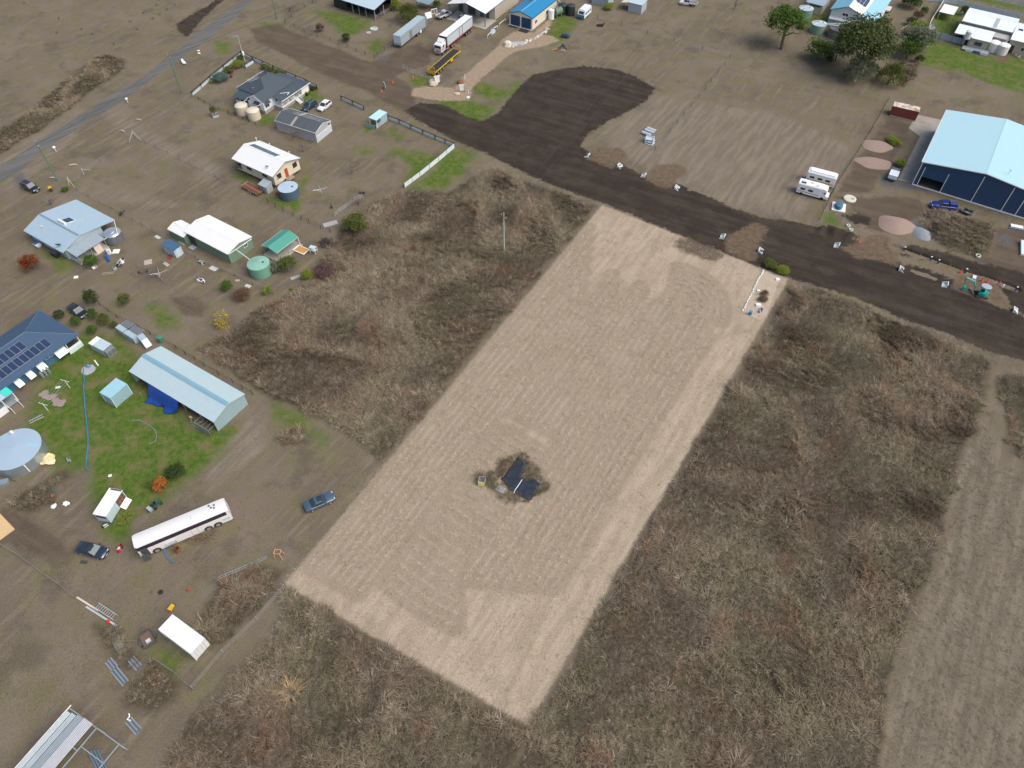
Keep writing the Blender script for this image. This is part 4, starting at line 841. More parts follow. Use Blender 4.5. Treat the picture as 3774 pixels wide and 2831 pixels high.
cg = part('cage', MB().box(L_-3.6, L_-.3, -1.25, -1.2, .02, .08).box(L_-3.6,L_-.3,-1.25,-1.2,1.55,1.6).box(L_-3.6,L_-3.55,-1.2,.2,1.55,1.6).box(L_-.35,L_-.3,-1.2,.2,1.55,1.6), GALV, ls)
for i in range(5): part('cage_bar', MB().box(L_-3.58+i*.81,L_-3.54+i*.81,-1.24,-1.205,.081,1.549), GALV, cg); part('cage_bar', MB().box(L_-3.58+i*.81,L_-3.54+i*.81,-1.19,.2,1.56,1.59), GALV, cg)
part('cage_mesh', MB().box(L_-3.5,L_-.4,-1.232,-1.218,.1,1.5), mat('mesh_grey', (.20,.25,.27), .6), cg)
posts(ls, [(.4,-1.6),(3.8,-1.6)], 0, 1.3, GALV, .04, 'rail_post')
ca, sa = math.cos(a_), math.sin(a_); LSA = a_
def lsp(x, y, A=A, ca=ca, sa=sa): return (A[0]+x*ca-y*sa, A[1]+x*sa+y*ca)
TB = mat('blue_tarpaulin', (.008,.055,.30), .45, var=.2, bump=.4, bscale=6)
def sheet(name, label, cat, poly, z0, m, amp=.06, n=16, seed=0, zf=None, thick=.02):
    """crumpled sheet over a polygon"""
    P = np.array(poly); c0 = P.mean(0); x0,y0 = P.min(0); x1,y1 = P.max(0); st = max(x1-x0,y1-y0)/n
    X_, Y_ = np.meshgrid(np.arange(x0, x1+st, st), np.arange(y0, y1+st, st)); D = sdist(X_, Y_, poly)
    q = D > -st*.75; Zs = z0 + amp*vnoise(X_, Y_, st*2.2, seed) + amp*.6*vnoise(X_, Y_, st*1.1, seed+3)
    if zf is not None: Zs = Zs + zf(X_, Y_)
    mb = MB(); idx = {}
    # pull outside points on to the edge
    def pt(i, j):
        if (i, j) in idx: return idx[(i, j)]
        x, y = X_[i,j], Y_[i,j]
        if D[i,j] < 0:
            best = None
            for (ax,ay),(bx,by) in zip(P, np.roll(P,-1,0)):
                ex,ey = bx-ax,by-ay; t = min(max(((x-ax)*ex+(y-ay)*ey)/(ex*ex+ey*ey),0),1); d = (x-ax-t*ex)**2+(y-ay-t*ey)**2
                if best is None or d < best[0]: best = (d, ax+t*ex, ay+t*ey)
            x, y = best[1], best[2]
        idx[(i,j)] = len(mb.v); mb.v.append((x-c0[0], y-c0[1], float(Zs[i,j]))); return idx[(i,j)]
    for i in range(X_.shape[0]-1):
        for j in range(X_.shape[1]-1):
            if q[i,j] and q[i+1,j] and q[i,j+1] and q[i+1,j+1] and max(D[i,j],D[i+1,j],D[i,j+1],D[i+1,j+1]) > 0: mb.f.append([pt(i,j),pt(i,j+1),pt(i+1,j+1),pt(i+1,j)])
    o = solo(name, mb, m, label, cat, c0, smooth=True); md = o.modifiers.new('thickness', 'SOLIDIFY'); md.thickness = thick; return o
tp_ = [lsp(4.4,.15), *gs('l',[(585,1040),(485,1180),(560,1185),(640,1225),(735,1235),(735,1320),(870,1325),(965,1320),(1000,1260)]), lsp(13.0,.15)]
o_ = np.array(lsp(0,0)); nrm = np.array([sa, -ca])
sheet('tarpaulin', 'bright blue tarpaulin hanging from the eave of the long shed on to the grass', 'tarpaulin', tp_, .06, TB, .22, 26, 3, lambda x, y: 2.4*np.clip(1-((x-o_[0])*nrm[0]+(y-o_[1])*nrm[1])/1.3, 0, 1))
step = thing('step_ladder', 'wooden topped step ladder standing at the open front of the long shed', 'ladder', lsp(15.2,-.7), a_)
for x in (-.25,.25): part('rail', MB().tube([(x,-.45,0),(x*.7,0,1.3)], .03, 4).tube([(x,.45,0),(x*.7,0,1.3)], .025, 4), GALV, step)
part('top', MB().box(-.3,.3,-.16,.16,1.3,1.36), mat('tan_board', (.45,.28,.13)), step)
for z in (.3,.6,.9): part('rung', MB().box(-.2,.2,-.45+.33*z-.05,-.45+.33*z+.05,z,z+.03), GALV, step)
KN = mat('kennel_sheet', (.40,.50,.56), .45, metal=.1, ribs=('X',12,.4)); MESH = mat('mesh_roof', (.13,.15,.16), .7)
def kennel(z, pts, h, label, slope=False):
    A, a_, L_, W_ = fit(*[g(z, u, v, h) for u, v in pts]); t = thing('dog_kennel', label, 'kennel', A, a_, 'kennels by the fence')
    if slope:
        part('wall', MB().profx([(.05,0),(W_-.05,0),(W_-.05,h-.06),(.05,h-.06)], .05, L_*.55), KN, t); part('roof', MB().slab([(0,0,h),(L_*.58,0,h),(L_*.58,W_,h),(0,W_,h)], .05), KN, t)
        part('roof', MB().slab([(L_*.585,0,h),(L_,0,.35),(L_,W_,.35),(L_*.585,W_,h)], .05), mat('pale_kennel', (.52,.60,.64), .4), t); part('wall', MB().add([(L_*.56,.1,0),(L_*.97,.1,0),(L_*.97,.1,.3),(L_*.56,.1,h-.1),(L_*.56,.06,0),(L_*.97,.06,0),(L_*.97,.06,.3),(L_*.56,.06,h-.1)], [(0,1,2,3),(4,5,6,7),(0,4,5,1),(1,5,6,2),(2,6,7,3),(3,7,4,0)]), KN, t)
    else:
        part('wall', MB().box(.05, L_-.05, .05, W_-.05, 0, h-.06), KN, t); part('roof', MB().slab([(0,0,h-.05),(L_,0,h-.05),(L_,W_,h),(0,W_,h)], .05), KN, t)
        fr = part('run_frame', MB().box(.05,L_-.05,W_+1.5,W_+1.54,0,.04).box(.05,L_-.05,W_+1.5,W_+1.54,h-.15,h-.1).box(.05,.09,W_,W_+1.5,h-.15,h-.1).box(L_-.09,L_-.05,W_,W_+1.5,h-.15,h-.1).box(.05,.09,W_+1.5,W_+1.54,.041,h-.151).box(L_-.09,L_-.05,W_+1.5,W_+1.54,.041,h-.151), GALV, t); part('mesh', MB().box(.1,L_-.1,W_+.02,W_+1.48,h-.14,h-.12), MESH, fr)
    return t
kennel('l', [(85,165),(180,230),(235,185)], 1.5, 'blue kennel with mesh run at the shrub end of the kennel row'); kennel('l', [(195,240),(320,318),(358,262)], 1.5, 'middle blue kennel with mesh run in the kennel row'); kennel('l', [(372,285),(475,400),(550,350)], 1.3, 'blue kennel with sloping pale front nearest the green bin', True)
A, a_, L_, W_ = fit(g('k',1345,600,1.7), g('k',1570,720,1.7), g('k',1690,605,1.7))
ck = thing('bird_cage_shed', 'small animal shed with half white half ribbed roof and mesh front on the lawn', 'shed', A, a_)
part('wall', MB().box(.05,L_-.05,.06,.12,-.05,1.62), mat('lilac_sheet', (.42,.46,.50), .6, ribs=('X',12,.5)), ck); part('wall', MB().box(.05,L_-.05,W_-.12,W_-.06,-.05,1.62), KN, ck); part('wall', MB().box(.05,.1,.13,W_-.13,-.05,1.62), KN, ck)
part('roof', MB().slab([(0,0,1.68),(1.1,0,1.68),(1.1,W_,1.72),(0,W_,1.72)], .05), WHITE, ck); mb = MB()
for i in range(10): x = 1.11+(L_-1.11)*i/10; mb.slab([(x,0,1.68),(x+(L_-1.11)/20,0,1.73),(x+(L_-1.11)/20,W_,1.77),(x,W_,1.72)], .04); mb.slab([(x+(L_-1.11)/20,0,1.73),(x+(L_-1.11)/10,0,1.68),(x+(L_-1.11)/10,W_,1.72),(x+(L_-1.11)/20,W_,1.77)], .04)
part('roof', mb, KN, ck); fr = part('front_frame', MB().box(L_+.55,L_+.6,.05,.1,0,1.3).box(L_+.55,L_+.6,W_-.1,W_-.05,0,1.3).box(L_+.55,L_+.6,W_/2-.025,W_/2+.025,0,1.3).box(L_+.55,L_+.6,.1,W_-.1,1.25,1.3).box(L_+.55,L_+.6,.1,W_-.1,0,.05), GALV, ck); part('mesh', MB().slab([(L_+.02,.1,1.62),(L_+.55,.1,1.31),(L_+.55,W_-.1,1.31),(L_+.02,W_-.1,1.62)], .02).box(L_+.57,L_+.58,.1,W_-.1,.06,1.24), MESH, fr)
bn = thing('rubbish_bin', 'green half-round feed bin at the end of the kennel row', 'bin', g('l',692,330,.5), LSA); part('body', MB().lathe([(.5,0),(.55,1.15),(.5,1.15),(.46,.1)], 10), mat('bin_green', (.06,.22,.13), .5), bn); part('lid', MB().lathe([(.58,1.16),(.58,1.22),(.2,1.3)], 10), mat('bin_green', (.06,.22,.13)), bn)

# ---- great round tank at the left edge
BT = (-78.4,65.8)
bt = thing('round_tank', 'huge round galvanised tank with pale blue flat roof cut by the left edge', 'water tank', BT)
prof = [(6.05,-.05)]
for i in range(6): prof += [(6.05,.36*i+.05),(6.10,.36*i+.18),(6.05,.36*i+.31)]
RT = 3.95; prof = [(r_*RT/6.05, z) for r_, z in prof]
part('shell', MB().lathe(prof + [(RT,2.2)], 56), mat('tank_steel', (.36,.42,.46), .28, metal=.6, var=.08), bt, True)
part('roof', MB().lathe([(RT+.06,2.205),(RT+.06,2.26),(.2,2.55)], 56), mat('tank_roof_blue', (.34,.44,.53), .45, var=.04), bt)
part('hatch', MB().slab([(1.6,.0,2.44),(3.5,.5,2.30),(3.5,1.4,2.30),(1.6,1.0,2.44)], .02), mat('hatch_blue', (.32,.46,.58)), bt)
part('overflow_pipe', MB().tube([(2.75,-2.95,2.1),(2.75,-2.95,.3)], .09), PVC, bt); part('inlet', MB().lathe([(.25,2.4),(.25,2.8)], 12, (-1.5,3.0)), WHITE, bt)
# ---- caravan body on the lawn
A, a_, L_, W_ = fit(g('m',1540,1440,2.3), g('m',1817,1000,2.3), g('m',1370,1365,2.3))
cv = thing('old_caravan', 'old white site caravan with flat roof and rusty open side hatch beside the bus', 'caravan', A, a_); L_ = 4.6
CVW = mat('pale_blue_panel', (.46,.56,.60), .6, dirt=.25, dirtcol=(.28,.25,.2))
part('body', MB().box(.05,L_-.05,.05,W_-.05,.35,2.25), CVW, cv); part('roof', MB().slab([(0,0,2.32),(L_,0,2.32),(L_,W_,2.32),(0,W_,2.32)], .06), mat('white_van_roof', (.78,.78,.76), .5), cv)
hh = part('hatch', MB().box(L_-2.0,L_-.25,-.03,.045,.75,2.1), mat('brown_lining', (.13,.055,.04), .8), cv); part('hatch_bar', MB().box(L_-1.45,L_-1.40,-.06,-.031,.8,2.05).box(L_-.9,L_-.85,-.06,-.031,.8,2.05).box(L_-1.95,L_-.3,-.06,-.031,1.4,1.45), mat('tan_lining', (.35,.2,.1)), hh)
part('open_flap', MB().slab([(L_-2.0,-.04,.75),(L_-.25,-.04,.75),(L_-.25,-.8,.2),(L_-2.0,-.8,.2)], .03), WHITE, cv); part('end_window', MB().box(.0,.045,.3,W_-.3,1.5,1.95), GLASS, cv)
for x in (1.6,): 
    for y in (.2,W_-.2): part('wheel', MB().wheel(x,y,.33,.33,.2), BLACK, cv)
part('support', MB().box(.4,.5,.3,.4,-.02,.35).box(L_-.5,L_-.4,W_-.4,W_-.3,-.02,.35).box(.4,.5,W_-.4,W_-.3,-.02,.35).box(L_-.5,L_-.4,.3,.4,-.02,.35), DARK, cv)
part('roof_edge_strip', MB().box(L_-.28,L_-.05,.1,W_-.3,2.322,2.36), DARK, cv)

# ---- half-built steel frame shed at the lower left corner
A = g('o',1390,455,2.6); a_ = heading(A, g('o',830,1110,2.6))
fs_ = thing('frame_shed', 'half-built steel frame with unfixed ribbed roof sheets in the lower left corner', 'shed', A, a_)
ZN = mat('shiny_zinc', (.20,.24,.27), .3, metal=.6, var=.15); ZL = mat('pale_zinc', (.36,.37,.40), .4, metal=.3, var=.06); ST = mat('grey_steel_frame', (.33,.40,.42), .45, metal=.3)
for k_, (y0, y1, m_) in enumerate(((-1.55,0,ZL),(-2.5,-1.6,ZN),(-3.3,-2.55,ZN),(-4.0,-3.35,ZN))):
    mb = MB(); n = 7 if k_ == 0 else 4
    for i in range(n):
        ya = y0+(y1-y0)*i/n; w_ = (y1-y0)/n; zz = 2.62 + .012*k_
        mb.slab([(-.1+.15*k_,ya,zz),(9.5,ya,zz),(9.5,ya+w_*.5,zz+.045),(-.1+.15*k_,ya+w_*.5,zz+.045)], .015); mb.slab([(-.1+.15*k_,ya+w_*.5,zz+.045),(9.5,ya+w_*.5,zz+.045),(9.5,ya+w_,zz),(-.1+.15*k_,ya+w_,zz)], .015)
    part('roof_sheet', mb, m_, fs_)
part('fascia', MB().box(-.35,9.5,-4.12,-4.03,2.55,2.7), WHITE, fs_)
for y in (.75,): part('purlin', MB().box(-.05,9.5,y-.05,y+.05,2.45,2.6), ST, fs_)
part('purlin', MB().box(-.1,9.5,4.5,4.6,2.45,2.6), ST, fs_)
for x in (.0, 2.9, 5.8, 8.7): part('rafter', MB().box(x-.05,x+.05,-4.0,.69,2.38,2.449), ST, fs_)
for x in (0, 2.35): part('rafter', MB().box(x-.05,x+.05,.81,4.49 if x else 5.6,2.45,2.58), ST, fs_)
posts(fs_, [(0,-3.9),(0,.75),(0,4.55),(5.8,-3.9),(5.8,.75),(8.7,-3.9),(8.7,.75),(8.7,4.55)], 0, 2.379, ST, .06)
st_ = thing('steel_section_stack', 'stack of grey channel sections lying under the half-built frame', 'steel sections', g('o',1480,1000,.1), R(-48))
for i, y in enumerate((-.45,-.15,.15,.45)): part('section', MB().box(-1.9+.2*i,1.9-.1*i,y-.12,y+.12,-.05+.004*i,.18), mat('dark_blue_steel', (.16,.22,.25), .4, .4), st_)
# ---- big navy shed with the pale aqua roof
A = g('g',560,850,5.7); a_ = R(57.8); LB, WB, EB, HB = 25.2, 25.0, 5.7, 7.2
ca, sa = math.cos(a_), math.sin(a_); O = (A[0]+WB*sa, A[1]-WB*ca)          # right front corner
def bbp(x, y, O=O, ca=ca, sa=sa): return (O[0]+x*ca-y*sa, O[1]+x*sa+y*ca)
BBA = a_
NB = mat('navy_cladding', (.018,.055,.135), .5, ribs=('Y',14,.7), var=.06); AQB = mat('sky_aqua_roof', (.40,.62,.68), .4, ribs=('X',12,.25), var=.04)
bb = thing('large_shed', 'large navy workshop shed with wide pale aqua gable roof and half open roller door', 'shed', O, a_)
gable_roof(bb, 0, LB, 0, WB, EB, HB, AQB, trim=WHITE, cap=AQB)
za = EB + (HB-EB)*.1/(WB/2) - .1
part('wall', MB().box(.15,.30,.15,12.48,-.05,EB-.12), NB, bb); part('wall', MB().box(.15,.30,12.52,19.0,-.05,EB-.12), NB, bb); part('wall', MB().box(.15,.30,23.8,WB-.15,-.05,EB-.12), NB, bb)
part('wall', MB().box(.15,.30,19.002,23.798,4.55,EB-.12), NB, bb); part('gable_wall', MB().profx([(.15,EB-.118),(WB-.15,EB-.118),(WB/2,HB-.12)], .15, .30), NB, bb)
part('wall', MB().box(.302,LB-.15,.15,.28,-.05,EB-.12), NB, bb); part('wall', MB().box(.302,LB-.15,WB-.28,WB-.15,-.05,EB-.12), NB, bb); part('wall', MB().box(LB-.28,LB-.152,.282,WB-.282,-.05,EB-.12), NB, bb)
dr = MB()
for i in range(7): dr.box(.17,.24,19.05,23.75,2.35+i*.31,2.64+i*.31)
part('roller_door', dr, mat('navy_door', (.02,.07,.15), .5), bb); part('floor', MB().box(.31,LB-.3,.3,WB-.3,-.05,.04), mat('workshop_floor', (.11,.10,.09), .9), bb)
part('kerb_slab', MB().box(-.25,.148,0,WB-.1,-.05,.10), mat('pale_kerb', (.5,.5,.49), .9), bb)
for y in (3.6, 6.0+.4, 12.5, 18.95, 23.85, WB-.2):
    part('downpipe', MB().box(.03,.147,y-.07,y+.07,.1,(4.6 if y in (18.95,23.85) else EB-.2 + .9*(1-abs(y-12.5)/12.5))), WHITE, bb)
part('corner_trim', MB().box(.08,.148,WB-.30,WB-.12,-.02,EB-.15), WHITE, bb)
ant = part('roof_antenna', MB().tube([(3.0,8.6,6.6),(3.0,8.6,7.9)], .04).tube([(2.6,8.2,7.7),(3.4,9.0,7.7)], .03).tube([(2.5,8.9,7.5),(3.5,8.3,7.5)], .03), GALV, bb)
pl = g('g',0,0)
slab_pts = gs('g',[(500,275),(800,345),(700,560),(560,850),(440,1110),(262,1075),(530,545),(430,470),(395,440)])
c0 = np.mean(slab_pts, 0); tag(obj('concrete_apron', MB().prism([(x-c0[0],y-c0[1]) for x,y in slab_pts], -.2, .07).mesh('concrete_apron'), mat('stained_concrete', (.30,.275,.235), .9, var=.2, vscale=.5, dirt=.45, dirtcol=(.16,.13,.10))), kind='structure').location = (c0[0], c0[1], 0)
# ---- rusty topped red container
A, a_, L_, W_ = fit(g('g',205,168,2.6), g('g',525,240,2.6), g('g',240,105,2.6))
rc = thing('shipping_container', 'red shipping container with rust streaked white roof behind the navy shed', 'container', A, a_); W_ = 2.45
REDC = mat('container_red', (.23,.045,.035), .6, var=.15, ribs=('X',7,1.0), dirt=.12)
part('body', MB().box(.03,L_-.03,.03,W_-.03,.12,2.5), REDC, rc); part('roof', MB().box(0,L_,0,W_,2.502,2.6), mat('rusty_white_roof', (.62,.58,.52), .7, dirt=.7, dirtcol=(.28,.13,.06)), rc)
for x in (0,L_-.12):
    for y in (0,W_-.12): part('corner_post', MB().box(x-.01,x+.13,y-.01,y+.13,.0,2.498), REDC, rc)
part('sill_rail', MB().box(.13,L_-.13,-.02,.028,.05,.20), mat('grey_sill', (.42,.42,.40)), rc)
# ---- dark carport shed at the top
DKW = mat('charcoal_sheet', (.018,.022,.026), .6, ribs=('X',10,.5)); SROOF = mat('silver_roof', (.52,.64,.68), .35, metal=.15, ribs=('X',9,.5), var=.05)
A, a_, L_, W_ = fit(g('c',90,-40,2.9), g('c',630,155,2.9), g('c',880,-10,2.9)); a_ = R(-33)
ds = thing('stable_shed', 'black sided shed with silver roof and open railed end at the top edge', 'shed', A, a_); W_ = 11.0
gable_roof(ds, 0, L_, 0, W_, 2.9, 3.9, SROOF, trim=mat('dark_trim', (.05,.06,.07)))
part('wall', MB().box(.15,5.2,.15,.23,-.05,2.75), DKW, ds); part('wall', MB().box(5.202,L_-.6,3.0,3.08,-.05,2.9), DKW, ds); part('wall', MB().box(.15,.23,.24,W_-.15,-.05,2.75), DKW, ds); part('wall', MB().box(.24,L_-.6,W_-.23,W_-.15,-.05,2.75), DKW, ds)
posts(ds, [(L_-.2,.2),(L_-.2,4.2),(L_-.2,8.0),(7.5,.2),(10.0,.2),(12.6,.2)], 0, 2.8, mat('grey_post', (.35,.36,.36)), .07)
for z in (.5,1.0): 
    for (x0,x1) in ((5.3,7.4),(7.6,9.9),(10.1,12.5),(12.7,L_-.3)): part('rail', MB().box(x0,x1,.17,.22,z,z+.07), mat('dark_rail', (.07,.07,.07)), ds)
    for (y0,y1) in ((.3,4.1),(4.3,7.9)): part('rail', MB().box(L_-.23,L_-.17,y0,y1,z,z+.07), mat('grey_rail', (.30,.30,.29)), ds)
part('floor', MB().box(.25,L_-.3,.25,W_-.25,-.05,.03), mat('dark_shed_floor', (.09,.07,.055)), ds)
# ---- beige shed with open front bay
A = g('d',790,175,4.0); a_ = R(60.5); WBG = 13.0
bg = thing('machinery_shed', 'beige machinery shed with white roof and open front bay on grey posts', 'shed', A, a_)
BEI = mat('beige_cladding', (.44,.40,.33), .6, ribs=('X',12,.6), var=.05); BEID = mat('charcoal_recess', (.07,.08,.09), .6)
gable_roof(bg, 0, 20, 0, WBG, 4.0, 5.6, WROOF, trim=mat('steel_blue_trim', (.20,.25,.30)), cap=WROOF)
gable_walls(bg, 5.6, 19.9, .12, WBG-.12, -.05, 4.0, 5.6, WBG/2, 0, WBG, BEI)
f_ = ('x',5.6,-1)
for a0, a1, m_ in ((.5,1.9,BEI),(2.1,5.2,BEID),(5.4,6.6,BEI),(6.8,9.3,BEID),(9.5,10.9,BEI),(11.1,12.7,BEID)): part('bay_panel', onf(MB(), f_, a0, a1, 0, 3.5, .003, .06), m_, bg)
posts(bg, [(.3,.35),(.3,6.5),(.3,WBG-.35)], 0, 3.9, mat('blue_grey_steel', (.16,.20,.24), .5), .11)
part('portal', MB().tube([(.3,.35,3.0),(.3,2.2,4.3)], .08, 4).tube([(.3,WBG-.35,3.0),(.3,WBG-2.2,4.3)], .08, 4), mat('blue_grey_steel', (.16,.20,.24)), bg)
part('slab', MB().box(-.9,5.55,-.4,WBG,-.05,.07), mat('pale_slab', (.40,.37,.32), .9, dirt=.2), bg)
ca, sa = math.cos(a_), math.sin(a_); BA = A
def bgp(x, y, ca=ca, sa=sa): return (BA[0]+x*ca-y*sa, BA[1]+x*sa+y*ca)
# ---- blue roofed double garage
A, a_, L_, W_ = fit(g('d',1393,235,3.4), g('d',1690,0,3.4), g('d',1095,150,3.4))
dg = thing('double_garage', 'cream double garage with bright blue roof and two navy roller doors', 'garage', A, a_); L_ = 15.0
CRW = mat('cream_garage_wall', (.66,.62,.53), .6, ribs=('X',12,.4), var=.03); BLR = mat('bright_blue_roof', (.015,.20,.40), .42, ribs=('X',12,.4), var=.05); NDR = mat('navy_roller', (.012,.055,.13), .5)
gable_roof(dg, 0, L_, 0, W_, 3.4, 4.5, BLR, trim=mat('navy_trim', (.02,.05,.09)), cap=mat('light_blue_cap', (.10,.36,.55)))
gable_walls(dg, .15, L_-.15, .12, W_-.12, -.05, 3.4, 4.5, W_/2, 0, W_, CRW)
for a0 in (.6, W_/2+.25): roller(dg, ('x',.15,-1), a0, a0+W_/2-.85, .05, 2.95, NDR)
window(dg, ('y',.12,-1), 1.6, 2.9, 1.2, 2.1); window(dg, ('y',.12,-1), 8.2, 9.4, 1.4, 2.3)
part('skylight', MB().slab([(8.2,W_/2+.9,4.30),(9.6,W_/2+.9,4.30),(9.6,W_/2+2.2,3.95),(8.2,W_/2+2.2,3.95)], .03), GLASS, dg)
part('apron', MB().box(-.4,.148,.1,W_-.1,-.05,.05), CONC, dg); part('rubber_mat', MB().box(-2.4,-.45,.5,3.4,.05,.075), mat('black_mat', (.025,.025,.028), .9), dg); part('rubber_mat', MB().box(-1.3,-.45,4.6,7.4,.05,.075), mat('black_mat', (.025,.025,.028)), dg)
ca, sa = math.cos(a_), math.sin(a_); DA = A; DGA = a_
def dgp(x, y, ca=ca, sa=sa): return (DA[0]+x*ca-y*sa, DA[1]+x*sa+y*ca)
tank('upright white poly tank at the side of the blue roofed garage', dgp(9.3,-1.1), .85, 2.6, mat('white_poly', (.80,.80,.78), .4), kind='dome'); tank('black poly tank behind the green barrel tank', dgp(14.2,-2.3), 1.35, 2.5, mat('black_poly', (.03,.035,.03), .5), kind='dome'); tank('taller black poly tank at the rear corner of the garage', dgp(14.6,-5.0+.2), 1.25, 2.7, mat('black_poly', (.03,.035,.03)), kind='dome')
bt_ = thing('barrel_tank', 'green barrel tank lying on a stand beside the garage', 'water tank', dgp(11.6,-2.0), DGA-R(20)); part('shell', MB().tube([(-1.3,0,1.5),(-1.2,0,1.5),(1.2,0,1.5),(1.3,0,1.5)], [.9,1.1,1.1,.9], 20), mat('olive_tank', (.10,.17,.11), .5), bt_, True)
for x in (-.8,.8): part('cradle', MB().box(x-.1,x+.1,-.8,.8,-.02,.75), TIMBER, bt_)
pipe('white downpipe at the rear corner of the garage', [(*dgp(14.8,-.2),3.3),(*dgp(14.9,-1.2),2.6)])
# ---- small lean tin shed inside the black fence
A, a_, L_, W_ = fit(g('2',1030,1025,2.1), g('2',1122,955,2.1), g('2',975,995,2.1))
lt = thing('lean_to_shed', 'small tin lean-to with pale aqua roof beside the black railed fence', 'shed', A, a_)
skillion(lt, [(0,0,2.12),(L_,0,2.12),(L_,W_,2.25),(0,W_,2.25)], mat('pale_aqua_sheet', (.45,.66,.70), .4)); part('wall', MB().box(1.6,L_-.08,.08,W_-.08,-.05,2.05), mat('grey_aqua_wall', (.32,.42,.45), .5, ribs=('X',12,.5)), lt)
posts(lt, [(.1,.1),(.1,W_-.1)], 0, 2.1, WHITE, .05); part('side_sheet', MB().box(-.3,1.59,.08,.12,-.05,1.15), mat('grey_tin', (.30,.34,.35), .5, ribs=('X',12,.5)), lt); part('side_sheet', MB().box(-.8,-.76,.1,W_+.9,-.05,1.2), mat('grey_tin', (.30,.34,.35)), lt)
# ---- white house with blue and white roof, top right
O8 = g('e',1070,140,4.6); a_ = R(58)
def h8(x, y, a_=a_): return (O8[0]+x*math.cos(a_)-y*math.sin(a_), O8[1]+x*math.sin(a_)+y*math.cos(a_))
h8t = thing('queenslander_house', 'high white house with pale blue and white roof planes behind the tall gum tree', 'house', O8, a_)
WB2 = mat('white_boards', (.70,.71,.70), .6, ribs=('Z',8,.4), var=.03); B8 = mat('sky_blue_roof', (.17,.42,.54), .42, ribs=('Y',10,.3), var=.05)
part('wall', MB().profx([(-.3,.0),(-.3,4.5),(-4.6,6.2),(-8.8,4.75),(-8.8,0)], .3, 19.0), WB2, h8t); part('wall', MB().profx([(-8.803,0),(-8.803,4.5),(-12.6,3.65),(-12.6,0)], .3, 17.0), WB2, h8t)
part('roof', MB().slab([(0,.15,4.55),(20,.15,4.55),(20,-4.6,6.4),(0,-4.6,6.4)], .09), B8, h8t); part('roof', MB().slab([(0,-4.62,6.4),(20,-4.62,6.4),(20,-9.0,4.9),(0,-9.0,4.9)], .09), WROOF, h8t); part('roof', MB().slab([(-.1,-8.7,4.78),(18,-8.7,4.78),(18,-13.0,3.75),(-.1,-13.0,3.75)], .09), mat('aqua_blue_roof', (.30,.55,.64), .42, var=.05), h8t)
panels(h8t, lambda i, j: [(5.0+i*1.75,-5.3-1.05*j,6.4-.343*(.68+1.05*j)+.12),(6.7+i*1.75,-5.3-1.05*j,6.4-.343*(.68+1.05*j)+.12),(6.7+i*1.75,-6.3-1.05*j,6.4-.343*(1.68+1.05*j)+.12),(5.0+i*1.75,-6.3-1.05*j,6.4-.343*(1.68+1.05*j)+.12)], 3, 3, SOLAR)
f_ = ('x',.3,-1); window(h8t, f_, -5.2, -3.6, 3.6, 4.3, WHITE, 1); window(h8t, f_, -11.9, -10.2, 2.0, 2.9, WHITE, 0); part('belt_skirt', MB().slab([(-.4,-.3,2.3),(.295,-.3,2.75),(.295,-7.0,2.75),(-.4,-7.0,2.3)], .06), WB2, h8t); part('porch_box', MB().box(-.9,.29,-9.4,-7.1,-.05,2.9), WB2, h8t)
part('barge_board', MB().tube([(-.03,.15,4.5),(-.03,-4.6,6.35),(-.03,-9.0,4.85)], .07, 4).tube([(-.13,-8.75,4.7),(-.13,-13.0,3.68)], .07, 4), mat('navy_barge', (.03,.07,.12)), h8t)
gz = thing('side_garage', 'cream side garage with grey flat roof beside the high white house', 'garage', h8(5.6,3.2), a_); part('wall', MB().box(0,9,0,4.8,-.05,2.75), mat('cream_block', (.52,.48,.38), .7), gz); skillion(gz, [(-.3,-.2,2.85),(9.3,-.2,2.85),(9.3,5.1,2.95),(-.3,5.1,2.95)], mat('grey_blue_roof', (.27,.36,.43), .45)); window(gz, ('x',0,-1), .8, 3.8, 2.1, 2.5, mat('tan_louvre', (.30,.24,.16)), 4)
GT8 = mat('eucalypt_tank', (.19,.31,.24), .55); ZL8 = mat('zinc_lid', (.52,.60,.62), .35, metal=.3)
tank('green tank with silver ribbed lid beside the cream side garage', h8(2.6,7.2), 2.1, 2.35, GT8, ZL8, kind='cone', rad=14); tank('green tank with silver ribbed lid at the corner of the high white house', h8(-5.2,.9), 2.1, 2.35, GT8, ZL8, kind='cone', rad=14)
dk = thing('concrete_tank', 'old dark concrete tank with streaked sides below the high white house', 'water tank', h8(-4.4,-5.4)); part('shell', MB().lathe([(3.4,-.05),(3.4,2.3)], 32), mat('streaked_concrete', (.17,.165,.17), .9, var=.4, dirt=.4, dirtcol=(.45,.42,.38)), dk, True); part('roof', MB().lathe([(3.5,2.305),(3.5,2.4),(.2,2.5)], 32), mat('dark_tank_top', (.10,.11,.12), .9, var=.25), dk)
pipe('white pipe crossing the dark concrete tank to the green tank', [(*h8(-1.0,-8.0),3.0),(*h8(-4.6,-3.2),2.95),(*h8(-5.2,-.4),2.75)], .07); pipe('lower white pipe crossing the dark concrete tank', [(*h8(-1.3,-8.4),2.9),(*h8(-5.2,-3.6),2.85),(*h8(-5.5,-.2),2.7)], .07)
ft = thing('flat_box_trailer', 'pale trailer standing beside the high white house at the top edge', 'trailer', g('4',1030,80,.6), R(60)); part('tray', MB().box(-1.6,1.6,-.9,.9,.55,.95), mat('pale_tray', (.6,.58,.50)), ft); part('drawbar', MB().tube([(-1.6,0,.6),(-2.6,0,.5)], .06), DARK, ft)
for y in (-.95,.95): part('wheel', MB().wheel(0,y,.35,.35,.2), BLACK, ft)
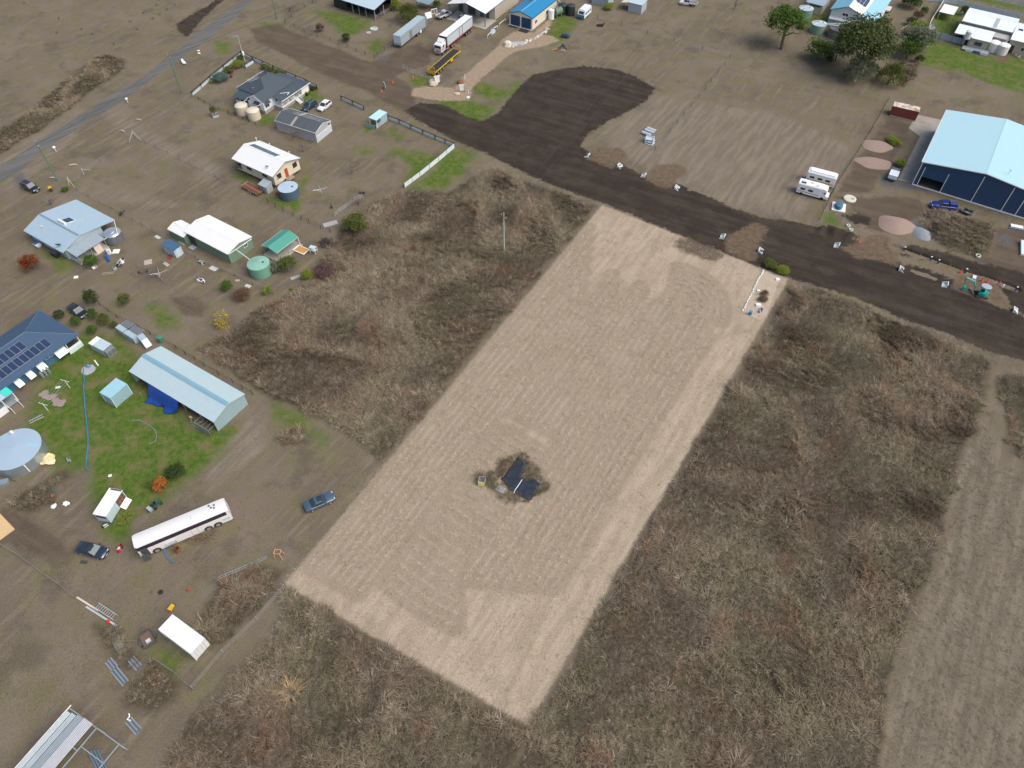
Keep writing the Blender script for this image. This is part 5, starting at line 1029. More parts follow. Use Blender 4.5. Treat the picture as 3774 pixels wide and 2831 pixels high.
# ---- low white roofed house, top right corner
Of = g('f',935,430,4.0); a_ = R(-33)
def hf(x, y, a_=a_): return (Of[0]+x*math.cos(a_)-y*math.sin(a_), Of[1]+x*math.sin(a_)+y*math.cos(a_))
fh = thing('low_house', 'low beige house with white roof and rear lean-to in the top right corner', 'house', Of, a_); BE = mat('beige_block', (.44,.39,.30), .7, var=.05); WR2 = mat('aqua_white_roof', (.74,.78,.78), .4, var=.05, ribs=('X',12,.3))
part('wall', MB().box(.5,13.2,.5,9.6,-.05,3.9), BE, fh); gable_roof(fh, 0, 13.4, 0, 10.0, 4.0, 4.9, WR2, trim=mat('grey_green_trim', (.28,.34,.36)))
part('wall', MB().box(13.6,20,-3.2,8.0,-.05,3.6), BE, fh); part('roof', MB().slab([(13.42,-3.7,3.65),(20.5,-3.7,3.65),(20.5,2.4,4.6),(13.42,2.4,4.6)], .08), WR2, fh); part('roof', MB().slab([(13.42,2.42,4.6),(20.5,2.42,4.6),(20.5,8.4,3.65),(13.42,8.4,3.65)], .08), WR2, fh)
part('skylight', MB().slab([(7.9,.3,4.10),(8.9,.3,4.10),(8.9,4.7,4.89),(7.9,4.7,4.89)], .02), mat('grey_skylight', (.36,.42,.43), .5), fh); part('skylight', MB().slab([(14.2,1.2,4.43),(15.4,1.2,4.43),(15.4,2.1,4.57),(14.2,2.1,4.57)], .02), GLASS, fh)
part('roof', MB().slab([(-.3,-5.7,2.75),(4.4,-5.7,2.75),(4.4,-.4,3.3),(-.3,-.4,3.3)], .07), WR2, fh); part('roof', MB().slab([(4.43,-6.2,2.7),(9.2,-6.2,2.7),(9.2,-.4,3.3),(4.43,-.4,3.3)], .07), WR2, fh)
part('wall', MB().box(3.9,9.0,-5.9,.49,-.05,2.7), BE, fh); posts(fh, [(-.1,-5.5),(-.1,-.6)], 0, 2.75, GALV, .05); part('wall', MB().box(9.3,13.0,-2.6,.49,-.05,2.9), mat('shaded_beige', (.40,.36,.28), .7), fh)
part('roof', MB().slab([(9.25,-2.9,3.0),(13.3,-2.9,3.0),(13.3,.3,3.15),(9.25,.3,3.15)], .06), mat('flat_grey_roof', (.42,.42,.40), .6), fh)
window(fh, ('y',-5.9,-1), 5.6, 7.4, 1.0, 1.8, DARK, 1); door(fh, ('y',-3.2,-1), 14.4, 15.3, .05, 2.1, mat('dark_brown_door', (.05,.045,.045))); window(fh, ('y',-3.2,-1), 17.0, 18.4, 1.2, 2.1)
deck = part('deck', MB().box(3.2,10.0,-8.6,-6.0,.25,.4), mat('grey_deck', (.24,.28,.30)), fh)
for i, m_ in enumerate((WHITE, mat('blue_board', (.06,.18,.32)), WHITE)): part('deck_panel', MB().box(4.2+1.95*i,6.05+1.95*i,-8.72,-8.62,.05,.75), m_, fh)
ts = thing('tank_stand', 'small white water tank on a tall stand behind the low house', 'water tank', hf(3.2,-5.9)); part('tank', MB().lathe([(.85,2.3),(.85,4.1),(.3,4.35)], 18), mat('pale_grey_poly', (.62,.64,.66), .45), ts, True)
for x in (-.7,.7):
    for y in (-.7,.7): part('leg', MB().box(x-.06,x+.06,y-.06,y+.06,0,2.2), TIMBER, ts)
part('platform', MB().box(-.95,.95,-.95,.95,2.2,2.295), TIMBER, ts)
PT = mat('cream_white_poly', (.70,.68,.64), .45); tank('pale poly tank tucked in the corner of the low house', hf(10.4,-4.4), 1.45, 2.3, PT, WHITE, kind='dome'); tank('pale poly tank by the back door of the low house', hf(12.8,-5.6+.9), 1.5, 2.3, PT, WHITE, kind='dome')
pipe('white pipe from the low house gutter to the pale tanks', [(*hf(13.6,-3.0),3.4),(*hf(12.6,-4.0),2.85)])
for i, (u, v) in enumerate(((2045,1150),(2110,1180))):
    c_ = thing('plastic_chair', ('white plastic chair nearer the tanks behind the low house','white plastic chair nearer the right edge behind the low house')[i], 'chair', g('f',u,v,.3), R(150+20*i), 'chairs on the lawn'); part('seat', MB().box(-.24,.24,-.24,.24,.42,.46), WHITE, c_); part('backrest', MB().slab([(-.24,.20,.47),(.24,.20,.47),(.24,.38,.95),(-.24,.38,.95)], .04), WHITE, c_)
    for x in (-.2,.2):
        for y in (-.2,.2): part('leg', MB().box(x-.025,x+.025,y-.025,y+.025,0,.419), WHITE, c_)
wc = thing('white_carport', 'white flat carport roof by the driveway gate of the low house', 'carport', g('f',460,245,2.0), heading(g('f',460,245,2.0), g('f',670,295,2.0))); part('roof', MB().slab([(0,0,2.05),(4.0,0,2.05),(4.0,6.0,2.15),(0,6.0,2.15)], .06), WHITE, wc); posts(wc, [(.2,.2),(3.8,.2),(.2,5.8),(3.8,5.8)], 0, 2.02, WHITE, .05)
# ---- odd sheds along the top edge
s1 = thing('tin_hut', 'grey tin hut with a pale awning at the top edge of the paddock', 'shed', g('3',1000,95), R(-30)); part('wall', MB().box(0,4.2,0,4.0,-.05,2.6), mat('old_tin', (.36,.42,.46), .55, ribs=('X',10,.6), dirt=.2), s1); part('roof', MB().slab([(-.15,-.15,2.62),(4.35,-.15,2.62),(4.35,4.15,2.85),(-.15,4.15,2.85)], .05), mat('old_tin_roof', (.46,.54,.58), .5), s1); part('awning', MB().slab([(-2.6,.3,1.9),(-.05,.3,2.4),(-.05,3.6,2.4),(-2.6,3.6,1.9)], .04), mat('pale_awning', (.62,.60,.54)), s1); posts(s1, [(-2.4,.5),(-2.4,3.4)], 0, 1.9, GALV, .04)
s2 = thing('tin_hut', 'second tin hut, cut by the top edge left of the green shrub', 'shed', g('3',690,28), R(-30)); part('wall', MB().box(0,5.5,0,4.0,-.05,2.4), mat('old_tin', (.36,.42,.46)), s2); part('roof', MB().slab([(-.15,-.15,2.42),(5.65,-.15,2.42),(5.65,4.15,2.65),(-.15,4.15,2.65)], .05), mat('old_tin_roof', (.46,.54,.58)), s2)
s3 = thing('shade_shelter', 'open shelter with glassy grey roof between the willow and the white ute', 'shelter', g('c',1330,140), R(-30)); part('roof', MB().slab([(-2.6,0,2.1),(2.2,0,2.1),(2.2,3.6,2.35),(-2.6,3.6,2.35)], .05), mat('glassy_grey_sheet', (.20,.28,.32), .25), s3); posts(s3, [(-2.4,.2),(2.0,.2),(-2.4,3.4),(2.0,3.4)], 0, 2.1, DARK, .05)
pnl = thing('white_sheet', 'white panel leaning behind the silver trailer', 'panel', g('c',1405,250), R(32)); part('board', MB().slab([(-.9,0,.02),(1.1,0,.02),(1.1,.7,1.5),(-.9,.7,1.5)], .05), WHITE, pnl)
pnl = thing('window_frame_stack', 'white window frames stacked by the white ute', 'frames', g('c',1480,190), R(32)); 
for k_ in range(2): part('frame', MB().box(-.9,1.0,.35*k_,.35*k_+.06,1.3,1.4).box(-.9,1.0,.35*k_,.35*k_+.06,.02,.1).box(-.9,-.8,.35*k_,.35*k_+.06,.1,1.3).box(.9,1.0,.35*k_,.35*k_+.06,.1,1.3).box(0,.1,.35*k_,.35*k_+.06,.1,1.3), WHITE, pnl)
# ================================================================= vehicles
def ringx(x, pts): return [(x, y, z) for y, z in pts]
def sect(x, w, zb, zt, r=.10):
    return ringx(x, [(-w+r*.5,zb),(w-r*.5,zb),(w,zb+.22),(w,zt-r),(w-r*1.4,zt),(-w+r*1.4,zt),(-w,zt-r),(-w,zb+.22)])
def car(label, front, rear, m, kind='sedan', name='car', cat='car', group='parked cars', roofm=None, sunroof=False, z=0.0):
    c = mid(front, rear); t = thing(name, label, cat, c, heading(rear, front), group, z)
    L, W, H = {'sedan':(4.75,.91,1.45),'suv':(4.6,.92,1.70),'hatch':(4.35,.90,1.58),'ute':(5.25,.93,1.78)}[kind]; h = L/2
    hood, belt, tail = {'sedan':(.86,.93,.97),'suv':(.98,1.05,1.08),'hatch':(.92,.99,1.02),'ute':(1.06,1.12,1.10)}[kind]
    st = [(-h,.78,.42,tail-.14),(-h+.14,.93,.30,tail-.02),(-h+.9,1,.26,tail),(-.3,1,.24,belt),(h-1.75,1,.24,belt-.01),(h-1.25,1,.24,hood+.04),(h-.45,.96,.27,hood-.05),(h-.12,.86,.32,hood-.14),(h,.72,.42,hood-.26)]
    part('body', MB().loft([sect(x, W*k, zb, zt) for x, k, zb, zt in st]), m, t, True)
    gx = {'sedan':(-h+.85,-h+1.75,h-2.15,h-1.30),'suv':(-h+.10,-h+.55,h-2.0,h-1.25),'hatch':(-h+.12,-h+.75,h-2.05,h-1.25),'ute':(-.72,-.55,h-2.15,h-1.42)}[kind]
    def cab(x, w, z0, z1): return [(x, -w, z0), (x, w, z0), (x, w*.84, z1), (x, -w*.84, z1)]
    zb = belt-.06
    part('windows', MB().loft([[(gx[0],-W*.90,zb),(gx[0],W*.90,zb),(gx[0]+.03,W*.88,zb+.03),(gx[0]+.03,-W*.88,zb+.03)], cab(gx[1],W*.93,zb,H-.05), cab(gx[2],W*.93,zb,H-.05), [(gx[3],-W*.90,zb),(gx[3],W*.90,zb),(gx[3]-.03,W*.88,zb+.03),(gx[3]-.03,-W*.88,zb+.03)]]), GLASS, t)
    rm = roofm or m
    rf = part('roof', MB().hexa([(gx[1]-.06,-W*.80,H-.07),(gx[2]+.06,-W*.80,H-.07),(gx[2]+.06,W*.80,H-.07),(gx[1]-.06,W*.80,H-.07)], [(gx[1],-W*.72,H),(gx[2],-W*.72,H),(gx[2],W*.72,H),(gx[1],W*.72,H)]), rm, t)
    if sunroof: part('sunroof', MB().box((gx[1]+gx[2])/2-.1,(gx[1]+gx[2])/2+.65,-.45,.45,H+.002,H+.012), GLASS, rf)
    if kind in ('suv',):
        for s in (-1,1): part('roof_rail', MB().tube([(gx[1]+.1,s*W*.66,H+.05),(gx[2]-.1,s*W*.66,H+.05)], .025, 5), GALV, rf)
    for s in (-1,1):
        for xa, xb in ((gx[1],gx[0]),(gx[2],gx[3]),((gx[1]+gx[2])/2-.05,(gx[1]+gx[2])/2-.05)):
            part('pillar', MB().tube([(xa,s*W*.80,H-.06),(xb,s*W*.915,zb+.02)], .04, 4), rm, t)
        part('headlight', MB().box(h-.34,h-.10,s*W*.62-.16,s*W*.62+.16,hood-.24,hood-.12), mat('lamp_clear', (.75,.78,.80), .15), t); part('tail_light', MB().box(-h+.0,-h+.14,s*W*.70-.13,s*W*.70+.13,tail-.34,tail-.16), mat('lamp_red', (.35,.01,.01), .25), t)
        part('mirror', MB().box(h-1.75,h-1.58,s*(W+.10)-.09,s*(W+.10)+.09,belt-.02,belt+.12), rm, t)
        for x in (-h+.95, h-.95):
            w_ = part('wheel', MB().wheel(x, s*(W-.10), .33, .33, .22), BLACK, t); part('rim', MB().wheel(x, s*(W+.012), .33, .21, .03, 10), RIM, w_)
    part('grille', MB().box(h-.10,h+.012,-.45,.45,.45,.62), DARK, t); part('number_plate', MB().box(h+.013,h+.025,-.2,.2,.38,.47), WHITE, t)
    return t, L, W, H
def gp(z, a, b): return g(z, *a), g(z, *b)
NVY = mat('navy_paint', (.012,.025,.045), .3, coat=.8, var=.05); BLK = mat('black_paint', (.010,.012,.016), .3, coat=.8); DBL = mat('dark_blue_paint', (.015,.035,.06), .3, coat=.8); SLT = mat('slate_blue_paint', (.05,.095,.14), .3, coat=.7); WPT = mat('white_car_paint', (.75,.76,.76), .3, coat=.6, var=.02); UBL = mat('royal_blue_paint', (.008,.03,.21), .3, coat=.8)
car('black SUV parked on the verge beside the yellow lidded bin', *gp('1',(335,1640),(205,1580)), BLK, 'suv')
car('dark blue wagon parked between the cottage and the white hatchback', g('a',1660,905,.3), g('a',1815,800,.3), DBL, 'suv')
car('white hatchback parked behind the cottage', g('a',1885,905,.3), g('a',2035,790,.3), WPT, 'hatch')
car('black sedan parked among the clipped shrubs', g('5',735,1085,.3), g('5',595,990,.3), BLK, 'sedan')
car('dark navy sedan with sunroof parked at the front of the white bus', g('9',925,1490,.4), g('9',650,1415,.4), NVY, 'sedan', sunroof=True)
car('slate blue sedan with sunroof parked alone near the mown lot', g('10',670,985,.4), g('10',425,1095,.4), SLT, 'sedan', sunroof=True)
car('maroon car under the rear carport of the low house', hf(3.6,-3.6), hf(-.7,-3.2), mat('maroon_paint', (.10,.012,.03), .3, coat=.6), 'hatch')
ut, L, W, H = car('royal blue dual cab ute with a rack beside the navy shed', g('g',635,1375,.5), g('g',1000,1415,.5), UBL, 'ute', 'dual_cab_ute', 'ute')
part('tub_canopy', MB().loft([[(-2.55,-.86,1.06),(-2.55,.86,1.06),(-2.5,.74,1.62),(-2.5,-.74,1.62)],[(-.85,-.86,1.06),(-.85,.86,1.06),(-.9,.74,1.66),(-.9,-.74,1.66)]]), UBL, ut)
for y in (-.62,-.2,.2,.62): part('rack_bar', MB().box(-2.35,-1.0,y-.025,y+.025,1.70,1.75), RIM, ut)
for x in (-2.3,-1.65,-1.05): part('rack_bar', MB().box(x-.025,x+.025,-.7,.7,1.752,1.79), RIM, ut)
def tray_ute(label, front, rear):
    t = thing('tray_ute', label, 'ute', mid(front, rear), heading(rear, front), 'white tray utes'); W = .92
    st = [(-.35,1,.35,1.10),(.3,1,.30,1.12),(1.2,1,.30,1.10),(1.5,1,.30,1.05),(2.3,.96,.33,.98),(2.58,.85,.40,.80)]
    part('body', MB().loft([sect(x, W*k, a, b) for x, k, a, b in st]), WPT, t, True)
    part('windows', MB().loft([[(-.30,-.84,1.05),(-.30,.84,1.05),(-.30,.70,1.68),(-.30,-.70,1.68)],[(.75,-.84,1.05),(.75,.84,1.05),(.75,.70,1.70),(.75,-.70,1.70)],[(1.4,-.80,1.05),(1.4,.80,1.05),(1.38,.78,1.08),(1.38,-.78,1.08)]]), GLASS, t)
    part('roof', MB().box(-.36,.80,-.70,.70,1.682,1.76), WPT, t); part('tray', MB().box(-2.7,-.45,-.95,.95,.85,.92), mat('tray_floor', (.16,.15,.14), .9), t)
    for b in ((-2.7,-.45,-.99,-.95),(-2.7,-.45,.95,.99),(-2.74,-2.70,-.99,.99)): part('drop_side', MB().box(*b,.80,1.18), WPT, t)
    part('headboard', MB().box(-.449,-.40,-.95,.95,.93,1.7), GALV, t)
    for s in (-1,1):
        part('headlight', MB().box(2.35,2.52,s*.6-.15,s*.6+.15,.74,.86), mat('lamp_clear', (.75,.78,.80)), t)
        for x in (-1.55,1.75): w_ = part('wheel', MB().wheel(x,s*.80,.35,.35,.22), BLACK, t); part('rim', MB().wheel(x,s*.92,.35,.2,.03,10), RIM, w_)
    return t
tray_ute('white tray ute parked in the grey yard beside the machinery shed', g('c',1690,170,.5), g('c',1530,245,.5)); tray_ute('white tray ute cut by the top edge beyond the paddock', g('3',1440,18,.5), g('3',1585,40,.5))
# ---- coach
A, a_, L_, W_ = fit(g('n',150,655,3.1), g('n',1090,262,3.1), g('n',110,520,3.1))
bus = thing('coach', 'long white coach with side locker open, parked across the yard', 'bus', A, a_); W_ = 2.5; L_ = 13.2
BW = mat('coach_white', (.74,.72,.70), .35, coat=.3, var=.03)
for i, (x0, x1) in enumerate(((.0,1.0),(1.0,3.4),(3.4,9.2),(9.2,12.4),(12.4,L_))): pass
body = MB().loft([ringx(x, [(i0,.35),(W_-i0,.35),(W_-i0*.5,1.2),(W_-i0*.5-.02,1.95),(i0*.5+.02,1.95),(i0*.5,1.2)]) for x, i0 in ((0,.10),(.12,.03),(L_-.25,.03),(L_,.14))])
part('body', body, BW, bus)
part('window_band', MB().loft([ringx(x, [(i0+.03,1.951),(W_-i0-.03,1.951),(W_-i0-.10,2.85),(i0+.10,2.85)]) for x, i0 in ((.06,.08),(.2,.02),(L_-.5,.02),(L_-.35,.06))]), mat('coach_glass', (.035,.025,.045), .12), bus)
part('roof', MB().loft([ringx(x, [(i0,2.851),(W_-i0,2.851),(W_-i0-.03,3.0),(W_-i0-.35,3.14),(W_/2,3.18),(i0+.35,3.14),(i0+.03,3.0)]) for x, i0 in ((-.02,.22),(.25,.04),(L_-.3,.04),(L_-.02,.22))]), BW, bus, True)
part('rear_panel', MB().box(L_-.45,L_-.02,.06,W_-.06,1.952,2.85), BW, bus); part('windscreen', MB().slab([(-.03,.15,1.0),(-.03,W_-.15,1.0),(.02,W_-.22,2.8),(.02,.22,2.8)], .03), GLASS, bus)
for x in np.arange(2.2, L_-1, 1.55): part('window_pillar', MB().box(x-.03,x+.03,-.012,.06,1.98,2.82), mat('pillar_dark', (.06,.05,.07)), bus)
for x in (2.2, 9.6, 11.0):
    part('wheel_arch', MB().wheel(x,.06,.55,.62,.16,18), DARK, bus)
    for y in (.12, W_-.12): w_ = part('wheel', MB().wheel(x,y,.5,.5,.3), BLACK, bus); part('rim', MB().wheel(x,y-.165 if y < 1 else y+.165,.5,.32,.03,14), RIM, w_)
part('locker_opening', MB().box(3.6,5.0,-.006,.03,.5,1.15), mat('locker_dark', (.10,.12,.13)), bus); part('locker_flap', MB().slab([(3.6,-.02,1.18),(5.0,-.02,1.18),(5.0,-.5,1.32),(3.6,-.5,1.32)], .03), mat('coach_grey_panel', (.36,.40,.42), .4), bus)
for x in (7.4,8.3): part('panel_seam', MB().box(x-.015,x+.015,-.012,.02,.5,1.9), mat('seam_grey', (.20,.20,.22)), bus)
part('grille', MB().box(11.9,12.9,-.010,.03,1.0,1.3), mat('pale_blue_grille', (.40,.50,.56)), bus)
for x, y in ((11.1,1.45),(11.6,1.7),(10.9,1.9),(11.5,1.2)): part('roof_vent', MB().lathe([(.16,3.13),(.16,3.24),(.05,3.26)], 10, (x,y)), mat('vent_grey', (.12,.16,.17)), bus)
part('air_unit', MB().box(8.0,8.25,.9,1.6,3.14,3.20), mat('pale_vent', (.55,.62,.64)), bus)
dr = part('door', MB().box(.35,1.25,-.85,-.80,.4,2.0), mat('door_dark', (.07,.08,.08)), bus); part('door_arm', MB().box(.4,.46,-.8,.05,1.0,1.06), GALV, dr); part('doorway', MB().box(.3,1.3,-.004,.04,.4,2.2), mat('door_dark', (.07,.08,.08)), bus)
part('bumper', MB().box(-.10,-.005,.1,W_-.1,.38,.75), BW, bus)
for s in (.35, W_-.35): part('headlight', MB().box(-.06,-.012,s-.2,s+.2,.8,.95), mat('lamp_clear', (.75,.78,.80)), bus)
# ---- silver box trailer, red curtain trailer with prime mover, yellow flat trailer
def semi(z, pts, h, label, mb_body, mb_roof, name, wheels, zf=1.15, L=None, frame_m=None, wm=BLACK):
    A, a_, L_, W_ = fit(*[g(z, u, v, h) for u, v in pts]); W_ = 2.5; L_ = L or L_
    t = thing(name, label, 'trailer', A, a_, 'trailers in the truck yard')
    if mb_body is not None: part('body', MB().box(.03,L_-.03,.03,W_-.03,zf,h-.06), mb_body, t); part('roof', MB().box(0,L_,0,W_,h-.058,h), mb_roof, t)
    part('chassis', MB().box(.6,L_-.2,.75,.95,.75,zf-.002), frame_m or DARK, t); part('chassis', MB().box(.6,L_-.2,W_-.95,W_-.75,.75,zf-.002), frame_m or DARK, t)
    for x in wheels:
        part('axle', MB().tube([(x,.2,.5),(x,W_-.2,.5)], .07), DARK, t)
        for y in (.25, W_-.25): w_ = part('wheel', MB().wheel(x,y,.5,.5,.4), wm, t); part('rim', MB().wheel(x,y+(-.205 if y < 1 else .205),.5,.28,.03,12), RIM, w_)
    for y in (.6, W_-.6): part('landing_leg', MB().box(2.6,2.75,y-.07,y+.07,0,zf-.002), DARK, t)
    return t, A, a_, L_, W_
SIL = mat('dull_silver', (.36,.43,.47), .45, metal=.2, dirt=.25, dirtcol=(.26,.24,.2)); SILT = mat('silver_top', (.42,.52,.55), .4, metal=.2, dirt=.2, dirtcol=(.3,.27,.2))
t, A, a_, L_, W_ = semi('c', [(1015,498),(1365,222),(915,465)], 3.6, 'long silver box semi-trailer unhitched beside the black shed', SIL, SILT, 'box_trailer', (8.8, 11.8), .95, 13.4)
part('side_door', MB().box(4.6,6.0,-.012,.028,1.05,3.2), mat('brown_grey_door', (.22,.20,.18), .6), t); part('front_panel', MB().box(-.012,.028,.15,2.35,1.5,3.4), mat('pale_silver', (.52,.60,.64), .4), t); part('rear_door', MB().box(L_-.02,L_+.7,-.03,.05,.95,3.5), mat('blue_grey_door', (.16,.22,.28)), t); part('tool_box', MB().box(10.0,11.0,-.02,.5,.35,.94), WHITE, t)
REDF = mat('dark_red_frame', (.22,.012,.03), .4); CUR = mat('pale_curtain', (.46,.54,.56), .5, ribs=('X',3,.5), dirt=.15)
t, A, a_, L_, W_ = semi('c', [(1645,503),(2020,205),(1545,470)], 4.1, 'red framed curtain-side semi-trailer with white roof coupled to the prime mover', CUR, mat('trailer_white_top', (.74,.76,.76), .45), 'curtain_trailer', (10.6,11.85,13.1), 1.3, 14.2, REDF)
part('side_rail', MB().box(0,L_,-.03,.028,1.15,1.5), REDF, t); part('top_rail', MB().box(0,L_,-.03,.028,3.95,4.1), mat('rail_plum', (.16,.08,.12)), t)
for x in (.0,6.6,8.2,L_-.12): part('upright', MB().box(x,x+.12,-.035,.028,1.5,3.95), REDF, t)
part('front_wall', MB().box(-.03,.028,.1,2.4,1.3,4.0), mat('maroon_front', (.10,.03,.045)), t); part('rear_door', MB().box(L_-.02,L_+.03,.05,W_-.05,1.3,3.95), WHITE, t); part('front_unit', MB().box(-.55,-.032,.35,1.4,2.0,3.3), mat('fridge_white', (.66,.70,.70)), t)
# prime mover
pm = thing('prime_mover', 'white cab-over prime mover with red stripes hitched to the curtain trailer', 'truck', (A[0]+3.6*math.cos(a_)-1.25*math.sin(a_), A[1]+3.6*math.sin(a_)+1.25*math.cos(a_)), a_+math.pi)
part('chassis', MB().box(-1.6,6.4,-.5,.5,.65,1.0), REDF, pm)
cab = part('cab', MB().loft([ringx(x,[(-w_,1.0),(w_,1.0),(w_,zt-.15),(w_-.12,zt),(-w_+.12,zt),(-w_,zt-.15)]) for x, w_, zt in ((4.3,1.15,3.0),(4.6,1.2,3.05),(6.3,1.2,2.95),(6.55,1.1,2.75))]), WPT, pm)
part('windscreen', MB().slab([(6.50,-1.0,2.05),(6.50,1.0,2.05),(6.60,.95,2.05),(6.60,-.95,2.05)], .02).box(6.45,6.57,-1.0,1.0,1.95,2.6), GLASS, cab); part('roof_fairing', MB().loft([ringx(4.4,[(-1,3.05),(1,3.05),(.9,3.9),(-.9,3.9)]),ringx(5.4,[(-1,3.0),(1,3.0),(.85,3.25),(-.85,3.25)])]), WPT, cab)
for z0 in (1.25,1.6): part('stripe', MB().box(4.5,6.3,-1.215,-1.19,z0,z0+.14).box(4.5,6.3,1.19,1.215,z0,z0+.14).box(6.545,6.57,-1.05,1.05,z0,z0+.10), mat('stripe_red', (.30,.02,.03)), cab)
part('grille', MB().box(6.555,6.60,-.6,.6,1.05,1.24), mat('chrome', (.7,.7,.7), .15, metal=1), cab); part('bull_bar', MB().box(6.62,6.75,-1.15,1.15,.5,1.0), mat('chrome', (.7,.7,.7)), pm)
for s in (-1,1):
    part('side_window', MB().box(5.0,6.0,s*1.2-.012,s*1.2+.012,1.95,2.6), GLASS, cab); part('headlight', MB().box(6.56,6.62,s*.85-.18,s*.85+.18,1.08,1.24), mat('lamp_clear', (.75,.78,.80)), cab); part('exhaust', MB().tube([(4.15,s*.9,1.0),(4.15,s*.9,4.0)], .09, 8), mat('chrome', (.7,.7,.7)), pm); part('fuel_tank', MB().tube([(2.6,s*.95,.75),(4.0,s*.95,.75)], .33, 12), mat('chrome', (.7,.7,.7)), pm); part('mirror', MB().box(6.1,6.2,s*1.45-.1,s*1.45+.1,1.9,2.5), WPT, cab)
    for x in (5.7, 1.0, -.35): w_ = part('wheel', MB().wheel(x,s*1.0,.5,.5,.34), BLACK, pm); part('rim', MB().wheel(x,s*1.178,.5,.28,.03,12), RIM, w_)
YEL = mat('machine_yellow', (.62,.36,.01), .45, var=.06)
t, A, a_, L_, W_ = semi('c', [(1490,985),(1840,680),(1385,960)], 1.35, 'yellow flat-top semi-trailer with black deck and mesh end gates', None, None, 'flat_trailer', (1.6,2.9,4.2), 1.15, 13.6, YEL)
part('deck', MB().box(.15,L_-.15,.12,W_-.12,1.152,1.30), mat('black_deck', (.022,.024,.028), .8, var=.3), t)
for b in ((0,L_,0,.118),(0,L_,W_-.118,W_)): part('coaming', MB().box(*b,1.1,1.36), YEL, t)
for x in (0, L_-.1):
    gt = part('end_gate', MB().box(x,x+.1,.12,W_-.12,1.31,1.42).box(x,x+.1,.12,W_-.12,2.5,2.58).box(x,x+.1,.12,.2,1.42,2.5).box(x,x+.1,W_-.2,W_-.12,1.42,2.5), YEL, t)
    for i in range(6): part('gate_bar', MB().box(x+.03,x+.07,.45+i*.32,.49+i*.32,1.42,2.5), YEL, gt)
part('rear_panel', MB().box(-.04,.145,.12,W_-.12,.6,1.149), YEL, t); part('tool_box', MB().box(8.2,9.4,-.02,.5,.45,1.05), YEL, t)
for x in (1.6,2.9,4.2): part('mudguard', MB().tube([(x-.58,.25,.75),(x-.4,.25,1.05),(x,.25,1.13),(x+.4,.25,1.05),(x+.58,.25,.75)], .06, 5), YEL, t)
# ---- motorhome, camper bus, caravan
def camper(label, name, A, a_, L, W, H, stripe, wh, cabf=True):
    t = thing(name, label, 'motorhome', A, a_, 'campers in the paddock'); BWH = mat('camper_white', (.78,.79,.78), .4, var=.03)
    part('body', MB().loft([ringx(x,[(0+i,.45),(W-i,.45),(W-i,H-.2),(W-i-.15,H),(i+.15,H),(i,H-.2)]) for x, i in ((0,.06),(.15,0),(L-.15,0),(L,.06))]), BWH, t)
    for s, y in ((-1,-.006),(1,W-.018)):
        part('stripe', MB().box(.2,L-.2,y,y+.024,.85,1.05), stripe, t)
        for x in np.arange(.7, L-1.0, 1.7): w_ = part('window', MB().box(x,x+1.0,y-.004,y+.028,1.35,1.85), GLASS, t)
    for x in wh:
        for y in (.1,W-.1): part('wheel', MB().wheel(x,y,.36,.36,.24), BLACK, t)
    for x, y in ((1.0,W/2),(L*.55,W*.6),(L*.8,W*.35)): part('roof_hatch', MB().box(x-.3,x+.3,y-.3,y+.3,H+.002,H+.12), mat('hatch_grey', (.55,.60,.64)), t)
    return t
A, a_, L_, W_ = fit(g('4',240,1600,2.4), g('4',460,1700,2.4), g('4',300,1520,2.4))
c1 = camper('white motorhome with roof hatches nearest the new road in the paddock', 'motorhome', g('8',245,30), R(-27), 5.0, 2.2, 2.75, mat('grey_stripe', (.35,.40,.44)), (1.2,5.6))
part('luton', MB().loft([ringx(x,[(.05,z0),(2.15,z0),(2.1,z1),(.1,z1)]) for x,z0,z1 in ((5.0,1.9,2.7),(5.8,1.95,2.6),(6.2,2.1,2.35))]), mat('camper_white', (.78,.79,.78)), c1); part('cab', MB().loft([ringx(x,[(.12,.4),(2.08,.4),(2.05,zt),(.15,zt)]) for x,zt in ((5.01,1.88),(5.5,1.85),(6.1,1.15),(6.8,1.0))]), mat('camper_white', (.78,.79,.78)), c1); part('windscreen', MB().slab([(5.55,.2,1.87),(5.55,2.0,1.87),(6.12,2.02,1.2),(6.12,.18,1.2)], .03), GLASS, c1)
part('solar_panel', MB().box(.5,1.5,.3,1.0,2.76,2.80), SOLAR, c1)
c2 = camper('white camper bus with orange stripe parked behind the motorhome', 'camper_bus', g('4',325,1545), R(-27), 6.2, 2.2, 2.7, mat('orange_stripe', (.60,.22,.03)), (1.2,4.8)); part('roof_pod', MB().box(.4,5.9,.35,1.85,2.702,2.95), mat('camper_white', (.78,.79,.78)), c2); part('roof_edge', MB().box(.1,6.1,-.03,.05,2.45,2.52), mat('grey_stripe', (.35,.40,.44)), c2)
cv2 = thing('caravan', 'white caravan with blue front parked on the lawn past the garage tanks', 'caravan', g('3',600,168), R(62)); CW = mat('caravan_white', (.70,.76,.78), .45)
part('body', MB().profy([(0,.5),(5.0,.5),(5.1,1.6),(4.8,2.45),(.4,2.5),(-.1,1.5)], -1.1, 1.1), CW, cv2); part('front_panel', MB().slab([(-.03,-1.05,.55),(-.03,1.05,.55),(-.13,1.05,1.4),(-.13,-1.05,1.4)], .02), mat('caravan_blue', (.03,.22,.42)), cv2); part('pop_top', MB().box(.5,4.5,-.85,.85,2.46,2.7), CW, cv2)
for x in (.8,2.2,3.6): part('window', MB().box(x,x+.9,-1.13,-1.09,1.3,1.8), GLASS, cv2)
